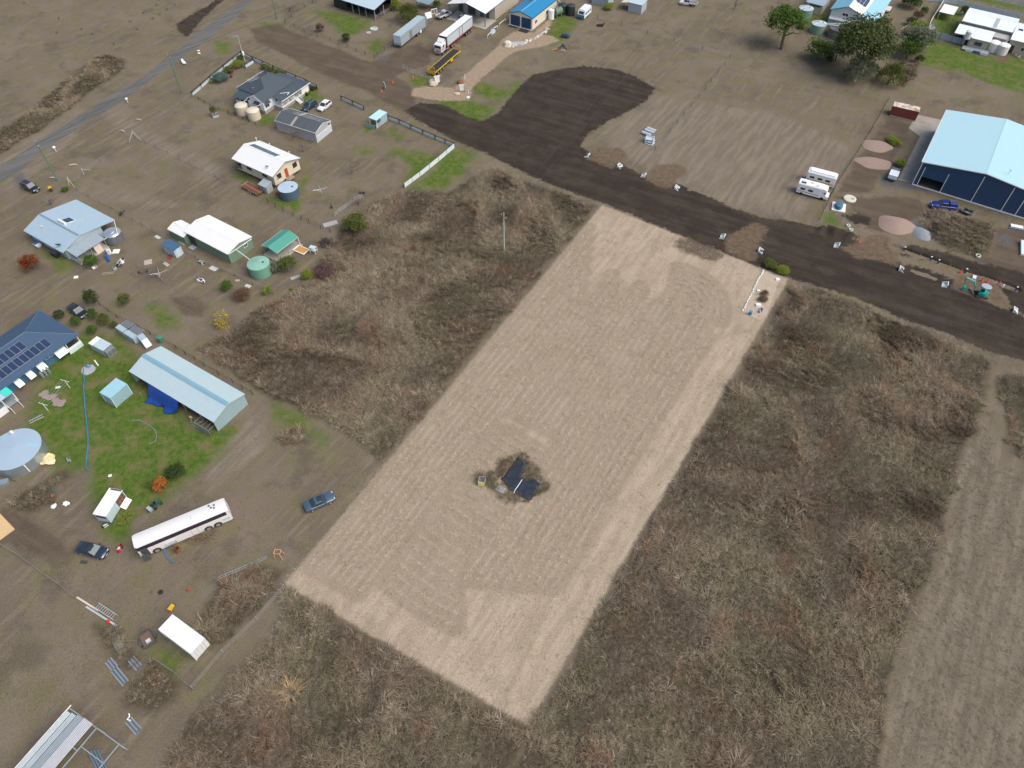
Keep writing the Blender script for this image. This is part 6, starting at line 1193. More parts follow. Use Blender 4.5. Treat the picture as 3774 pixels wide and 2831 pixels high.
part('front_window', MB().slab([(-.05,-.8,1.62),(-.05,.8,1.62),(.28,.8,2.3),(.28,-.8,2.3)], .02), GLASS, cv2); part('drawbar', MB().tube([(0,-.5,.5),(-1.4,0,.45),(0,.5,.5)], .05), DARK, cv2)
for y in (-1.0,1.0): part('wheel', MB().wheel(2.6,y,.35,.35,.2), BLACK, cv2)
# ---- excavator
E0 = g('h',1520,1075); ex = thing('mini_excavator', 'turquoise mini excavator with arm raised beside the dirt road', 'excavator', E0, R(0)); TQ = mat('turquoise_paint', (.005,.36,.31), .4, coat=.3, var=.05)
for s in (-1,1): part('track', MB().profy([(-1.15,.22),(-.95,.0),(.95,.0),(1.15,.22),(1.0,.45),(-1.0,.45)], s*.75-.2, s*.75+.2), mat('track_rubber', (.06,.06,.06), .8), ex).rotation_euler = (0,0,R(-12))
part('undercarriage', MB().box(-.5,.5,-.55,.55,.2,.55), DARK, ex); up = R(150)
hs = bpy.data.objects.new('house', MB().prism([(1.0*math.cos(b),.85*math.sin(b)) for b in np.linspace(-1.9,1.9,12)], .62, 1.15).box(-.6,.3,-.85,.85,.625,.95).mesh('house')); hs.data.materials.append(TQ); COL.objects.link(hs); hs.parent = ex; hs.rotation_euler = (0,0,R(-30))
sub = hs; part('seat', MB().box(-.3,.2,-.3,.3,1.16,1.5), BLACK, sub)
for x, y in ((-.5,-.6),(-.5,.6),(.6,-.6),(.6,.6)): part('canopy_post', MB().tube([(x,y,1.0),(x,y,2.35)], .04, 6), BLACK, sub)
part('canopy', MB().prism([(.95*math.cos(b)+.05,.80*math.sin(b)) for b in np.linspace(0,2*math.pi,14,endpoint=False)], 2.35, 2.45), mat('canopy_grey', (.33,.39,.45), .5), sub)
def px3(u, v, h): p = g('h', u, v, h); return (p[0]-E0[0], p[1]-E0[1], h)
bm0, bm1, bm2, bm3 = px3(1440,960,1.0), px3(1430,840,2.5), px3(1300,785,3.0), px3(1260,900,1.1)
part('boom', MB().tube([bm0,bm1,bm2], [.17,.17,.13], 4), TQ, ex); part('arm', MB().tube([bm2,bm3], [.13,.10], 4), TQ, ex); part('ram', MB().tube([(bm0[0],bm0[1],1.35),(bm1[0],bm1[1],2.25)], .05, 6), mat('chrome', (.7,.7,.7)), ex)
bk = px3(1270,955,.45); part('bucket', MB().profy([(-.35,.45),(.1,.55),(.35,.2),(.1,-.3),(-.35,-.35),(-.15,.05)], -.3, .3), TQ, ex).location = (bk[0],bk[1],bk[2]-.05)
bl = px3(1385,1000,.3); part('blade', MB().box(bl[0]-.08,bl[0]+.02,bl[1]-.8,bl[1]+.8,.05,.45), mat('blade_grey', (.3,.28,.26)), ex)
# ---- small trailers and machines
def box_trailer(label, p, a_, m, L=2.2, W=1.4, name='box_trailer', load=None):
    t = thing(name, label, 'trailer', p, a_, 'small trailers'); h = L/2
    part('tray', MB().box(-h,h,-W/2,W/2,.5,.56), mat('tray_rust', (.16,.10,.07), .9), t)
    for b in ((-h,h,-W/2-.04,-W/2),(-h,h,W/2,W/2+.04),(-h-.04,-h,-W/2,W/2),(h,h+.04,-W/2,W/2)): part('side', MB().box(*b,.48,.85), m, t)
    part('drawbar', MB().tube([(h,-.4,.5),(h+1.1,0,.45),(h,.4,.5)], .04), m, t)
    for y in (-W/2-.2,W/2+.2): w_ = part('wheel', MB().wheel(-.1,y,.3,.3,.18), BLACK, t); part('mudguard', MB().box(-.5,.3,y-.11,y+.11,.66,.70), m, t)
    for i, b in enumerate(load or ()): part('load', MB().box(*b[:6]), b[6], t)
    return t
box_trailer('dark box trailer parked beside the white container', g('13',1255,565,.5), R(130), mat('trailer_grey_blue', (.07,.095,.11), .5), 2.1, 1.5, load=((-.6,-.1,-.3,.3,.57,.8,mat('pale_load', (.5,.52,.52))),))
box_trailer('galvanised garden trailer loaded with junk behind the blue ute', g('g',1110,1460,.4), heading(g('g',1110,1460,.4), g('g',1010,1425,.4)), GALV, 2.2, 1.3, load=((-.9,-.3,-.4,.2,.57,1.0,DARK),(-.1,.5,-.5,.0,.57,.95,mat('green_load', (.06,.12,.04))),(.1,.7,.1,.5,.57,1.2,BLACK)))
rt = thing('flat_deck_trailer', 'long rusty flat deck trailer beside the cream house', 'trailer', mid(g('b',470,1140,.7), g('b',900,1370,.7)), heading(g('b',900,1370,.7), g('b',470,1140,.7))); 
for i in range(5): part('plank', MB().box(-2.7,2.7,-.95+.38*i,-.95+.38*i+.35,.62,.70), mat('rust_plank_'+'abcde'[i], ((.13,.055,.035),(.15,.07,.045),(.26,.12,.05),(.14,.06,.04),(.12,.05,.035))[i], .9, var=.3), rt)
part('frame', MB().box(-2.75,2.75,-1.0,-.96,.5,.72).box(-2.75,2.75,.96,1.0,.5,.72).box(2.70,2.75,-.96,.96,.5,.9), mat('pale_rust', (.34,.22,.15)), rt); part('drawbar', MB().tube([(2.75,-.5,.55),(3.9,0,.5),(2.75,.5,.55)], .05), DARK, rt)
for x in (-.6,.15): 
    for y in (-1.1,1.1): w_ = part('wheel', MB().wheel(x,y,.32,.32,.2), BLACK, rt); part('rim', MB().wheel(x,y+(-.11 if y<0 else .11),.32,.2,.03,10), WHITE, w_)
# covered ute
cu = thing('canopy_ute', 'grey ute with square white canopy parked by the concrete strip', 'ute', g('g',215,1000,.6), heading(g('g',190,1060,.6), g('g',245,930,.6)), 'utes'); part('body', MB().loft([sect(x,.88*k,.3,zt) for x,k,zt in ((-2.4,.95,1.0),(-.2,1,1.05),(1.2,1,1.05),(2.2,.95,.95),(2.45,.8,.75))]), mat('grey_ute_paint', (.10,.125,.15), .35, coat=.5), cu, True); part('windows', MB().loft([[(-.2,-.82,1.0),(-.2,.82,1.0),(-.2,.7,1.6),(-.2,-.7,1.6)],[(.8,-.82,1.0),(.8,.82,1.0),(.75,.7,1.6),(.75,-.7,1.6)],[(1.4,-.8,1.0),(1.4,.8,1.0),(1.38,.78,1.03),(1.38,-.78,1.03)]]), GLASS, cu); part('roof', MB().box(-.2,.78,-.7,.7,1.6,1.66), mat('grey_ute_paint', (.10,.125,.15)), cu); part('canopy', MB().box(-2.6,-.25,-.95,.95,.8,1.7), mat('canopy_white', (.66,.72,.76), .4), cu)
for s in (-1,1):
    for x in (-1.5,1.5): part('wheel', MB().wheel(x,s*.8,.34,.34,.22), BLACK, cu)
# ride-on mower
rm = thing('ride_on_mower', 'green ride-on mower on the grass behind the bus', 'mower', g('9',1325,1060,.3), R(55)); GM = mat('mower_green', (.03,.09,.06), .5)
part('body', MB().loft([ringx(x,[(-w_,.3),(w_,.3),(w_*.85,zt),(-w_*.85,zt)]) for x,w_,zt in ((-.8,.4,.6),(-.1,.42,.62),(.1,.35,.85),(.85,.3,.75))]), GM, rm); part('seat', MB().box(-.55,-.15,-.22,.22,.65,.75).box(-.62,-.55,-.22,.22,.65,1.0), BLACK, rm); part('steering_wheel', MB().tube([(.05,0,.8),(-.05,0,1.0)], .02).lathe([(.17,1.0),(.17,1.03),(.14,1.03),(.14,1.0)], 12, (-.05,0)), BLACK, rm); part('catcher', MB().box(-1.35,-.82,-.45,.45,.25,.75), mat('catcher_grey', (.32,.38,.38)), rm)
for s in (-1,1): part('wheel', MB().wheel(-.5,s*.5,.25,.25,.2), BLACK, rm); part('wheel', MB().wheel(.6,s*.45,.18,.18,.15), BLACK, rm)
# boat
bo = thing('dinghy', 'small aluminium dinghy on the lawn by the grey panel fence', 'boat', g('f',290,600,.4), heading(g('f',270,640,.4), g('f',320,520,.4))); part('hull', MB().loft([ringx(x,[(-w_,.75),(-w_*.7,.25),(0,.15),(w_*.7,.25),(w_,.75),(w_*.85,.72),(w_*.55,.32),(0,.25),(-w_*.55,.32),(-w_*.85,.72)]) for x,w_ in ((-2.0,.8),(0,.9),(1.2,.75),(2.0,.35),(2.4,.06))]), mat('boat_grey', (.45,.48,.50), .4, .3), bo); part('thwart', MB().box(-.7,-.4,-.75,.75,.55,.6), WHITE, bo); part('thwart', MB().box(.5,.8,-.7,.7,.55,.6), WHITE, bo); part('engine', MB().box(-2.35,-2.03,-.2,.2,.4,1.1), DARK, bo)
# white container with junk
A, a_, L_, W_ = fit(g('13',1340,480,2.6), g('13',1650,715,2.6), g('13',1755,590,2.6)); L_ = 6.06; W_ = 2.44
wc = thing('shipping_container', 'white shipping container standing alone in the lower left yard', 'container', A, a_); WCM = mat('container_white', (.70,.71,.71), .5, ribs=('X',7,1.0), dirt=.1); part('body', MB().box(.03,L_-.03,.03,W_-.03,.1,2.48), WCM, wc); mb = MB()
for i in range(24): x = L_*i/24; mb.slab([(x,0,2.56),(x+L_/48,0,2.585),(x+L_/48,W_,2.585),(x,W_,2.56)], .05); mb.slab([(x+L_/48,0,2.585),(x+L_/24,0,2.56),(x+L_/24,W_,2.56),(x+L_/48,W_,2.585)], .05)
part('roof', mb, mat('container_top', (.76,.76,.73), .5), wc)
for x in (0,L_-.14):
    for y in (0,W_-.14): part('corner_post', MB().box(x-.012,x+.152,y-.012,y+.152,.0,2.5), WCM, wc)
part('door_leaf', MB().box(L_-.029,L_+.02,.18,W_/2-.02,.2,2.4), WCM, wc); part('door_leaf', MB().box(L_-.029,L_+.02,W_/2+.02,W_-.18,.2,2.4), WCM, wc)
for y in (.5,.9,1.5,1.9): part('lock_rod', MB().tube([(L_+.05,y,.2),(L_+.05,y,2.4)], .025, 5), GALV, wc)
# ================================================================= fences, poles, odds and ends
def along(pts, step):
    out = []
    for (x0,y0),(x1,y1) in zip(pts, pts[1:]):
        n = max(1, round(math.dist((x0,y0),(x1,y1))/step)); out += [(x0+(x1-x0)*i/n, y0+(y1-y0)*i/n) for i in range(n)]
    return out + [pts[-1]]
def fence(label, pts, kind='wire', step=3.2, name=None, h=1.15, pm=None, wm=None, panel=None):
    P = along(pts, step); o = P[0]
    t = thing(name or {'wire':'wire_fence','rail':'rail_fence','panel':'panel_fence'}[kind], label, 'fence', o)
    pm = pm or TIMBER; L = [(x-o[0], y-o[1]) for x, y in P]; post_mesh = {}
    r = {'wire':.045,'rail':.085,'panel':.05}[kind]
    pmesh = MB().box(-r,r,-r,r,-.1,h + (.12 if kind == 'rail' else 0)).mesh('post')
    for (x, y) in L:
        b = obj('post', pmesh, pm, t); b.location = (x, y, ground_z(x+o[0], y+o[1])); b.rotation_euler = (0,0,heading(L[0], L[-1]))
    if kind == 'wire':
        for z in (.35,.7,1.05):
            part('wire', MB().tube([(x,y,z*h/1.15+ground_z(x+o[0],y+o[1])) for x, y in L], .02, 3), wm or mat('fence_wire', (.22,.21,.20), .6), t)
    else:
        for (x0,y0),(x1,y1) in zip(L, L[1:]):
            d = math.dist((x0,y0),(x1,y1)); a = heading((x0,y0),(x1,y1)); q = []
            if kind == 'rail':
                q.append(part('rail', MB().box(.09,d-.09,-.05,.05,h-.08,h+.04), pm, t)); q.append(part('panel', MB().box(.1,d-.1,-.02,.02,.05,.62*h), panel or WHITE, t)); q.append(part('brace', MB().tube([(.09,0,h*.55),(.7,0,h-.1)], .04, 4), pm, t))
            else:
                n = 2
                for i in range(n): q.append(part('panel', MB().box(.05+(d-.05)*i/n,(d)*(i+1)/n-.03,-.025,.025,.03,h), panel or WHITE, t))
            for b in q: b.location = (x0,y0,0); b.rotation_euler = (0,0,a)
    return t
BLKP = mat('black_stained_timber', (.012,.013,.016), .7); PALE = mat('pale_metal_panel', (.50,.60,.64), .5, ribs=('X',10,.5))
fence('black railed fence with pale panels along the street side of the cottage garden', gs('a',[(40,690),(170,575),(300,460),(495,300),(635,185),(750,100)]), 'rail', 4.2, pm=BLKP, panel=PALE)
fence('black railed fence with pale panels along the back of the cottage garden', gs('a',[(760,100),(910,170),(1060,235),(1220,305),(1400,385),(1690,505),(1855,595)]), 'rail', 4.0, pm=BLKP, panel=PALE)
fence('short pale panel screen around the light pole in the cottage garden', gs('a',[(745,245),(812,282),(935,205)]), 'rail', 3.4, h=1.2, pm=BLKP, panel=PALE)
fence('low dark mesh fence between the cottage and its lower paddock', gs('a',[(45,695),(300,840),(560,945),(770,1030),(960,1110)]), 'wire', 2.6, h=.9, pm=BLKP, wm=BLKP)
fence('short black railed fence by the cottage driveway', gs('2',[(735,850),(830,890),(925,935)]), 'rail', 3.6, pm=BLKP, panel=PALE)
fence('long black railed fence with pale panels along the dirt road', gs('2',[(1130,1015),(1225,1050),(1325,1095),(1425,1140),(1530,1185),(1615,1220),(1690,1250)]), 'rail', 4.0, pm=BLKP, panel=PALE)
fence('white sheet metal fence running down from the dirt road to the tall grass', gs('2',[(1694,1256),(1560,1370),(1400,1500),(1270,1595)]), 'panel', 2.9, h=1.15, pm=BLKP, panel=mat('white_sheet', (.66,.73,.76), .5, ribs=('X',10,.5)))
DKP = mat('dark_picket', (.05,.045,.04), .8)
fence('dark wire fence round the green patch below the black shed', gs('2',[(256,195),(420,275),(640,350),(860,440),(1018,498)]), 'wire', 4.0, pm=DKP, wm=DKP)
fence('dark wire fence from the black shed yard up to the top edge', gs('2',[(256,190),(420,60),(560,-10)]), 'wire', 3.5, pm=DKP, wm=DKP)
fence('dark wire fence from the yard gate towards the silver trailer', gs('2',[(1040,480),(1100,430),(1180,385)]), 'wire', 3.5, pm=DKP, wm=DKP)
fence('old wooden post fence beside the entrance track near the cottage', gs('1',[(1260,1095),(1350,1030),(1480,930),(1560,870),(1640,830)]), 'wire', 2.4, pm=mat('grey_old_post', (.28,.25,.21), .9))
fence('wire fence of the bare paddock facing the sealed road', gs('1',[(640,1560),(720,1480),(860,1380),(1000,1265),(1090,1215),(1145,1175)]), 'wire', 3.4)
fence('wire fence from the entrance track down to the cream house', gs('1',[(1150,1180),(1320,1250),(1430,1310),(1620,1400),(1830,1500),(1920,1560)]), 'wire', 3.4)
fence('wire fence between the tin roofed house and the bare paddock', gs('5',[(660,10),(850,110),(1050,210),(1300,350),(1420,420)]), 'wire', 3.4)
fence('wire fence running behind the small blue garden shed down to the tall grass', gs('5',[(1560,520),(1780,640),(2000,730),(2150,800),(2330,890)]), 'wire', 3.2)
fence('dark mesh fence behind the kennels and the long shed', gs('5',[(850,980),(1000,1090),(1280,1230),(1500,1350),(1740,1500),(1980,1640),(2150,1740)]), 'wire', 3.0, pm=DKP, wm=DKP)
fence('dark fence with shade cloth pieces behind the cream house yard', gs('6',[(110,110),(240,180),(330,225),(460,280),(560,330),(640,360)]), 'wire', 2.8, pm=DKP, wm=DKP)
fence('grey mesh fence beside the dead shrub behind the cream house yard', gs('6',[(680,225),(720,195),(800,140),(850,95),(920,75)]), 'wire', 2.2, pm=GALV, wm=GALV)
fence('dark boundary fence between the mown paddock and the workshop yard', gs('4',[(1030,860),(900,1090),(740,1350),(640,1500),(540,1670)]), 'wire', 3.2, pm=DKP, wm=DKP); fence('end piece of the dark boundary fence near the spa shell', gs('8',[(560,30),(500,150),(450,255)]), 'wire', 3.0, pm=DKP, wm=DKP)
fence('row of star pickets across the top of the mown paddock', gs('3',[(740,160),(945,215),(1165,285),(1390,355),(1630,425),(1865,495)]), 'wire', 6.5, pm=DKP); fence('row of star pickets down through the mown paddock', gs('3',[(1820,560),(1705,695),(1600,835),(1475,980),(1355,1130),(1230,1275)]), 'wire', 6.0, pm=DKP)
fence('wire fence round the lower left yard near the ladder', gs('13',[(-100,-300),(150,-150),(390,25),(520,115),(640,215)]), 'wire', 4.0); fence('wire fence beside the grass strip below the white container', gs('13',[(1330,750),(1480,850),(1640,990)]), 'wire', 4.0); fence('wire fence along the slashed strip by the lower tall grass', gs('13',[(1640,985),(1900,680),(2189,400),(2420,130)]), 'wire', 5.0, pm=GALV)
GP_ = mat('grey_panel_sheet', (.36,.44,.48), .5, ribs=('X',8,.5)); fence('grey sheet fence behind the lawn of the low house', gs('f',[(170,745),(450,800),(700,870),(960,930)]), 'panel', 4.6, h=1.6, pm=DKP, panel=GP_)
fence('white post fence down the side lawn of the low house', gs('f',[(530,60),(380,300),(270,480),(205,640)]), 'rail', 3.2, pm=WHITE, panel=mat('white_lattice', (.70,.70,.68))); fence('pale fence along the street behind the low house', gs('f',[(200,10),(560,60),(800,95),(1010,140),(1400,230),(1800,320),(2120,395)]), 'panel', 4.5, h=1.4, pm=WHITE, panel=mat('pale_blue_fence', (.46,.54,.58), .5))
mg = fence('grey mesh gate leaf standing open at the truck yard entrance', gs('2',[(1258,590),(1330,625),(1395,650)]), 'wire', 1.5, 'mesh_gate', 1.5, GALV, GALV); fence('grey mesh fence between the gate and the white board of the truck yard', gs('2',[(1400,650),(1450,668),(1530,700)]), 'wire', 1.8, h=1.4, pm=GALV, wm=GALV)

def pole(label, base, h, m, name='utility_pole', r=.16, arm=True, lean=0.0):
    t = thing(name, label, 'pole', base); part('shaft', MB().tube([(0,0,-.2),(0,0,h)], [r,r*.7], 10), m, t, True); part('cap', MB().lathe([(r*.8,h),(r*.8,h+.08)], 10), GALV, t)
    if arm:
        part('cross_arm', MB().box(-.06,.06,-.9,.9,h-.9,h-.78), TIMBER, t)
        for y in (-.75,.75): part('insulator', MB().lathe([(.05,h-.779),(.07,h-.65),(.03,h-.55)], 8, (0,y)), WHITE, t)
    t.rotation_euler = (0,0,R(35)); return t
GPOLE = mat('treated_green_pole', (.085,.20,.125), .7, var=.15)
p1, p2, p3 = g('1',490,1535), g('1',1545,790), g('2',187,165)
pole('green treated power pole beside the black SUV at the left', p1, 9.9, GPOLE); pole('green treated power pole on the verge opposite the cottage', p2, 10.3, GPOLE); pole('green treated power pole at the top edge near the track junction', p3, 10.0, GPOLE)
pf = g('6',2115,515); pole('pale grey power pole standing in the tall grass', pf, 9.3, mat('pale_pole', (.42,.45,.40), .7)); p5_ = g('4',2150,150); pole('grey green power pole behind the low house at the right edge', p5_, 9.5, mat('grey_green_pole', (.26,.34,.31), .7))
lp = pole('white street light pole inside the cottage garden corner', g('a',800,180), 7.0, mat('galv_pole', (.50,.51,.50), .5), 'light_pole', .09, False); part('lamp_arm', MB().tube([(0,0,6.9),(-.7,-.4,7.1)], .05), GALV, lp); part('lamp_head', MB().box(-1.15,-.6,-.55,-.3,7.02,7.16), GALV, lp); part('meter_box', MB().lathe([(.28,1.6),(.3,1.7),(.3,2.5),(.2,2.6)], 12, (.1,.05)), WHITE, lp)
CAB = mat('black_cable', (.02,.02,.02), .6)
def cable(label, a, b, sag=1.2):
    n = 14; pts = []
    for i in range(n+1):
        s = i/n; pts.append((b[0]*s-a[0]*s, b[1]*s-a[1]*s, (b[2]-a[2])*s - sag*4*s*(1-s)))
    return solo('overhead_cable', MB().tube(pts, .035, 4), CAB, label, 'cable', (a[0],a[1]), z=a[2])
cable('black overhead cable between the two green poles along the sealed road', (*p1,9.2), (*p2,9.6)); po = g('1',-900,2200); cable('black overhead cable leaving the left green pole for the left edge', (*p1,9.2), (po[0],po[1],9.2)); pn = (p2[0]+62, p2[1]+78); cable('black overhead cable from the verge pole towards the top edge', (*p2,9.6), (*pn,9.6))
pq = g('3',1900,-500); cable('left overhead cable from the pale pole across the dirt road', (pf[0]-.4,pf[1],8.6), (pq[0]-1.5,pq[1],8.8), 2); cable('right overhead cable from the pale pole across the dirt road', (pf[0]+.9,pf[1]-.5,8.6), (pq[0]+2.5,pq[1]-2,8.8), 2)

# ---- culvert ends along the new road
HWM = mat('new_concrete', (.66,.70,.70), .8, var=.06)
def headwall(label, z, u, v, turn):
    p = g(z, u, v, .3); t = thing('culvert_headwall', label, 'culvert', p, turn, 'new culvert ends along the road', z=ground_z(*p)-.05); t.scale = (.78,.78,.78)
    part('back_wall', MB().box(-.09,.09,-.75,.75,0,.95), HWM, t)
    for s in (-1,1): part('wing_wall', MB().hexa([(.09,s*.62-.07,0),(1.15,s*.95-.07,0),(1.15,s*.95+.07,0),(.09,s*.62+.07,0)], [(.09,s*.62-.07,.95),(1.15,s*.95-.07,.25),(1.15,s*.95+.07,.25),(.09,s*.62+.07,.95)]), HWM, t)
    part('apron', MB().add([(.09,-.6,0),(1.15,-.9,0),(1.15,.9,0),(.09,.6,0),(.09,-.6,.07),(1.15,-.9,.07),(1.15,.9,.07),(.09,.6,.07)], [(0,1,2,3),(4,5,6,7),(0,4,5,1),(1,5,6,2),(2,6,7,3),(3,7,4,0)]), HWM, t); part('pipe_mouth', MB().tube([(-.3,0,.42),(.10,0,.42)], .30, 16), mat('pipe_dark', (.05,.05,.05)), t)
RDA = R(-27)
for (z, u, v), d, lb in zip((('3',670,1320),('3',918,1405),('3',1148,1490),('3',1403,1590),('7',1820,400),('7',2113,510),('8',617,475),('8',1133,665),('8',1540,805),('8',2100,1015)), (1,0,1,0,1,0,1,0,1,0),
    ('first white culvert end from the left along the new road','white culvert end at the right side of the first sand crossing','white culvert end at the left side of the second sand crossing','white culvert end at the right side of the second sand crossing','white culvert end at the left of the sand crossing touching the mown lot','white culvert end at the right of the sand crossing touching the mown lot','white culvert end left of the wide sand crossing below the spa shell','white culvert end right of the wide sand crossing, above the empty ditch','white culvert end at the left of the excavator','last white culvert end, right of the excavator')):
    headwall(lb, z, u, v, RDA + (math.pi if d else 0))
RED = mat('cone_orange', (.65,.07,.02), .5); 
def cone(label, z, u, v):
    p = g(z, u, v, .2); t = thing('traffic_cone', label, 'traffic cone', p, 0, 'traffic cones', z=ground_z(*p)); t.scale = (1.2,1.2,1.2); part('base', MB().box(-.22,.22,-.22,.22,0,.05), RED, t); c = part('body', MB().lathe([(.17,.051),(.04,.75)], 12), RED, t); part('band', MB().lathe([(.125,.30),(.085,.48)], 12), WHITE, c)
for a in (('h',160,300,'traffic cone at the left end of the trench'),('h',548,455,'traffic cone beside the left steel picket at the trench'),('h',770,545,'traffic cone between the paired blue trench posts'),('h',1005,635,'traffic cone beside the right steel picket at the trench'),('h',1207,700,'traffic cone left of the fourth blue trench post'),('h',1548,830,'traffic cone behind the excavator arm'),('h',1630,855,'traffic cone behind the excavator canopy'),('h',1805,900,'traffic cone right of the excavator by the grey pump'),('2',1340,655,'traffic cone by the open mesh gate'),('2',1072,775,'traffic cone left of the small white sign board'),('2',1168,700,'traffic cone right of the small white sign board'),('8',790,432,'traffic cone beside the dark soil heaps')): cone(a[3], *a[:3])
BLP = mat('shoring_blue', (.012,.07,.24), .5)
for (u, v), lb in zip(((320,330),(740,480),(860,530),(1295,680),(2100,960)), ('first blue trench shoring post from the left','second blue trench shoring post, with the cone on its right','third blue trench shoring post from the left','blue trench shoring post above the excavator arm','blue trench shoring post at the right edge')):
    p = g('h', u, v, .3); t = thing('trench_post', lb, 'post', p, RDA, 'blue posts in the trench', z=ground_z(*p)); part('body', MB().box(-.14,.14,-.10,.10,0,1.9), BLP, t); part('cap', MB().box(-.15,.15,-.11,.11,1.901,2.0), WHITE, t); part('foot', MB().box(-.3,.3,-.2,.2,.0,.06), WHITE, t)
for (u, v), lb in zip(((415,410),(1432,775)), ('white slotted pit lid at the left of the trench','white slotted pit lid behind the excavator boom')):
    p = g('h', u, v, .2); t = thing('pit_lid', lb, 'lid', p, R(58), 'pit lids by the trench', z=ground_z(*p)+.02); 
    for i in range(3): part('slat', MB().box(-.55,.55,-.3+.22*i,-.3+.22*i+.17,0,.16), WHITE, t)
for (u, v), lb in zip(((560,440),(1035,610)), ('thin steel picket at the left half of the trench','thin steel picket at the right half of the trench')): solo('steel_picket', MB().tube([(0,0,-.2),(.1,.05,1.9)], .03, 5), mat('picket_grey', (.25,.27,.25)), lb, 'picket', g('h',u,v), z=ground_z(*g('h',u,v)))
def ring(label, z, u, v, r=.42, h=.35, m=None, name='concrete_ring'): p = g(z,u,v,.15); return solo(name, MB().lathe([(r,0),(r,h),(r*.72,h),(r*.72,.05)], 18), m or mat('pale_ring', (.62,.60,.54), .8), label, 'ring', p, z=ground_z(*p), group='concrete rings')
ring('concrete ring at the foot of the overgrown heap', 'h', 1478, 455, .5); ring('upper of the two concrete rings above the soil heaps', '8', 697, 305); ring('lower of the two concrete rings above the soil heaps', '8', 720, 340)
sp_ = thing('spa_shell', 'blue fibreglass spa shell upside down on a white base by the boundary fence', 'spa', g('8',610,150), R(70)); part('base', MB().box(-1.5,1.5,-1.5,1.3,-.05,.22), WHITE, sp_)
def oval(k, z): return [(1.35*k*math.cos(b)*(1 if abs(math.cos(b))<.9 else .97), .85*k*math.sin(b), z) for b in np.linspace(0,2*math.pi,20,endpoint=False)]
part('shell', MB().loft([oval(1,.221),oval(1.0,.7),oval(.92,1.0),oval(.55,1.12),oval(.3,1.14)]), mat('spa_blue', (.05,.16,.24), .35, var=.1), sp_, True); part('strap', MB().tube([(-1.3,.05,.9),(-.6,.05,1.16),(.6,.05,1.16),(1.3,.05,.9)], .03, 4), mat('strap_red', (.4,.02,.02)), sp_)
rl = thing('septic_cover', 'round cream septic tank lid beside the blue spa shell', 'lid', g('8',708,80)); part('disc', MB().lathe([(1.35,-.05),(1.35,.25),(1.2,.32),(.1,.36)], 24), mat('cream_lid', (.58,.54,.42), .7), rl); part('cover', MB().lathe([(.35,.345),(.35,.42)], 14, (.5,-.3)), mat('blue_grey_lid', (.30,.36,.40)), rl)
def pile(label, z, u, v, rx, ry, h, m, turn=0.0, name='gravel_pile', seed=1):
    rr = random.Random(seed); mb = MB(); rings = []; n = 30; ph = rr.uniform(0,6); amp = [1+.06*math.sin(3*2*math.pi*i/n+ph)+.04*math.sin(5*2*math.pi*i/n+2*ph) for i in range(n)]
    for k, zz in ((1.0,-.06),(.93,.08),(.72,.42),(.45,.75),(.2,.95),(.05,1.0)): rings.append([(rx*k*amp[i]*math.cos(2*math.pi*i/n), ry*k*amp[i]*math.sin(2*math.pi*i/n), zz*h*(1+.05*rr.uniform(-1,1)) if zz > 0 else zz) for i in range(n)])
    mb.loft(rings); return solo(name, mb, m, label, 'gravel pile', g(z,u,v), turn, 'piles in the workshop yard', smooth=True)
PINK = mat('pink_gravel', (.30,.215,.175), .95, var=.12, vscale=3, bump=.8, bscale=9)
pile('pink gravel pile nearer the green weedy mound in the workshop yard', '4', 940, 1240, 3.6, 2.7, .5, PINK, R(-10), seed=1); pile('pink gravel pile nearer the campers in the workshop yard', '4', 912, 1385, 4.2, 2.6, .5, PINK, R(-15), seed=2); pile('tall pink gravel pile below the blue ute', '8', 1105, 300, 4.0, 3.2, 1.0, PINK, R(-12), seed=3); pile('blue grey gravel pile beside the overgrown heap', '8', 1320, 370, 1.9, 2.4, .7, mat('blue_gravel', (.23,.255,.28), .95, var=.12, vscale=3, bump=.8), R(20), seed=4)
pp_ = mat('precast_grey', (.46,.52,.55), .75)
for i, (u, v) in enumerate(((1160,1140),(1185,1120),(1203,1105))):
    p = g('3',u,v,.3); t = thing('concrete_pipe', ('concrete pipe nearest the road in the paddock stack','middle concrete pipe of the three in the paddock','concrete pipe farthest from the road in the paddock stack')[i], 'pipe', p, R(-38), 'concrete pipes'); part('barrel', MB().tube([(-1.25,0,.38),(1.25,0,.38)], .38, 18), pp_, t, True); part('mouth', MB().tube([(1.2,0,.38),(1.262,0,.38)], .29, 16), mat('pipe_dark', (.05,.05,.05)), t)
for i in range(3):
    p = g('3',1185,1215,.1); t = thing('precast_unit', ('lowest of the stacked precast culvert units in the paddock','middle of the stacked precast culvert units in the paddock','topmost of the stacked precast culvert units in the paddock')[i], 'culvert', (p[0],p[1]+.3*i), R(-38+9*i), 'stacked culvert units', z=.42*i); part('slab', MB().box(-1.0,1.0,-.75,.75,0,.12), pp_, t)
    for x in (-.93,.93): part('side', MB().box(x-.07,x+.07,-.75,.75,.121,.41), pp_, t)
    part('back', MB().box(-.86,.86,.62,.75,.121,.41), pp_, t)
ap = thing('white_slab', 'white sheet lying on blue-grey beams at the right edge', 'sheet', g('8',2130,310,.3), R(-20)); part('sheet', MB().box(-1.2,1.2,-.5,.5,.3,.36), WHITE, ap); part('beam', MB().box(-1.5,1.6,-.95,-.6,-.02,.3), mat('blue_beam', (.12,.20,.27)), ap)
solo('white_board', MB().slab([(-1.0,-2.2,.35),(1.2,-2.2,.35),(1.2,2.2,.7),(-1.0,2.2,.7)], .5), mat('pale_blue_board', (.58,.68,.74)), 'pale sloping board cut by the right edge above the trench', 'board', g('8',2200,510), R(-22))
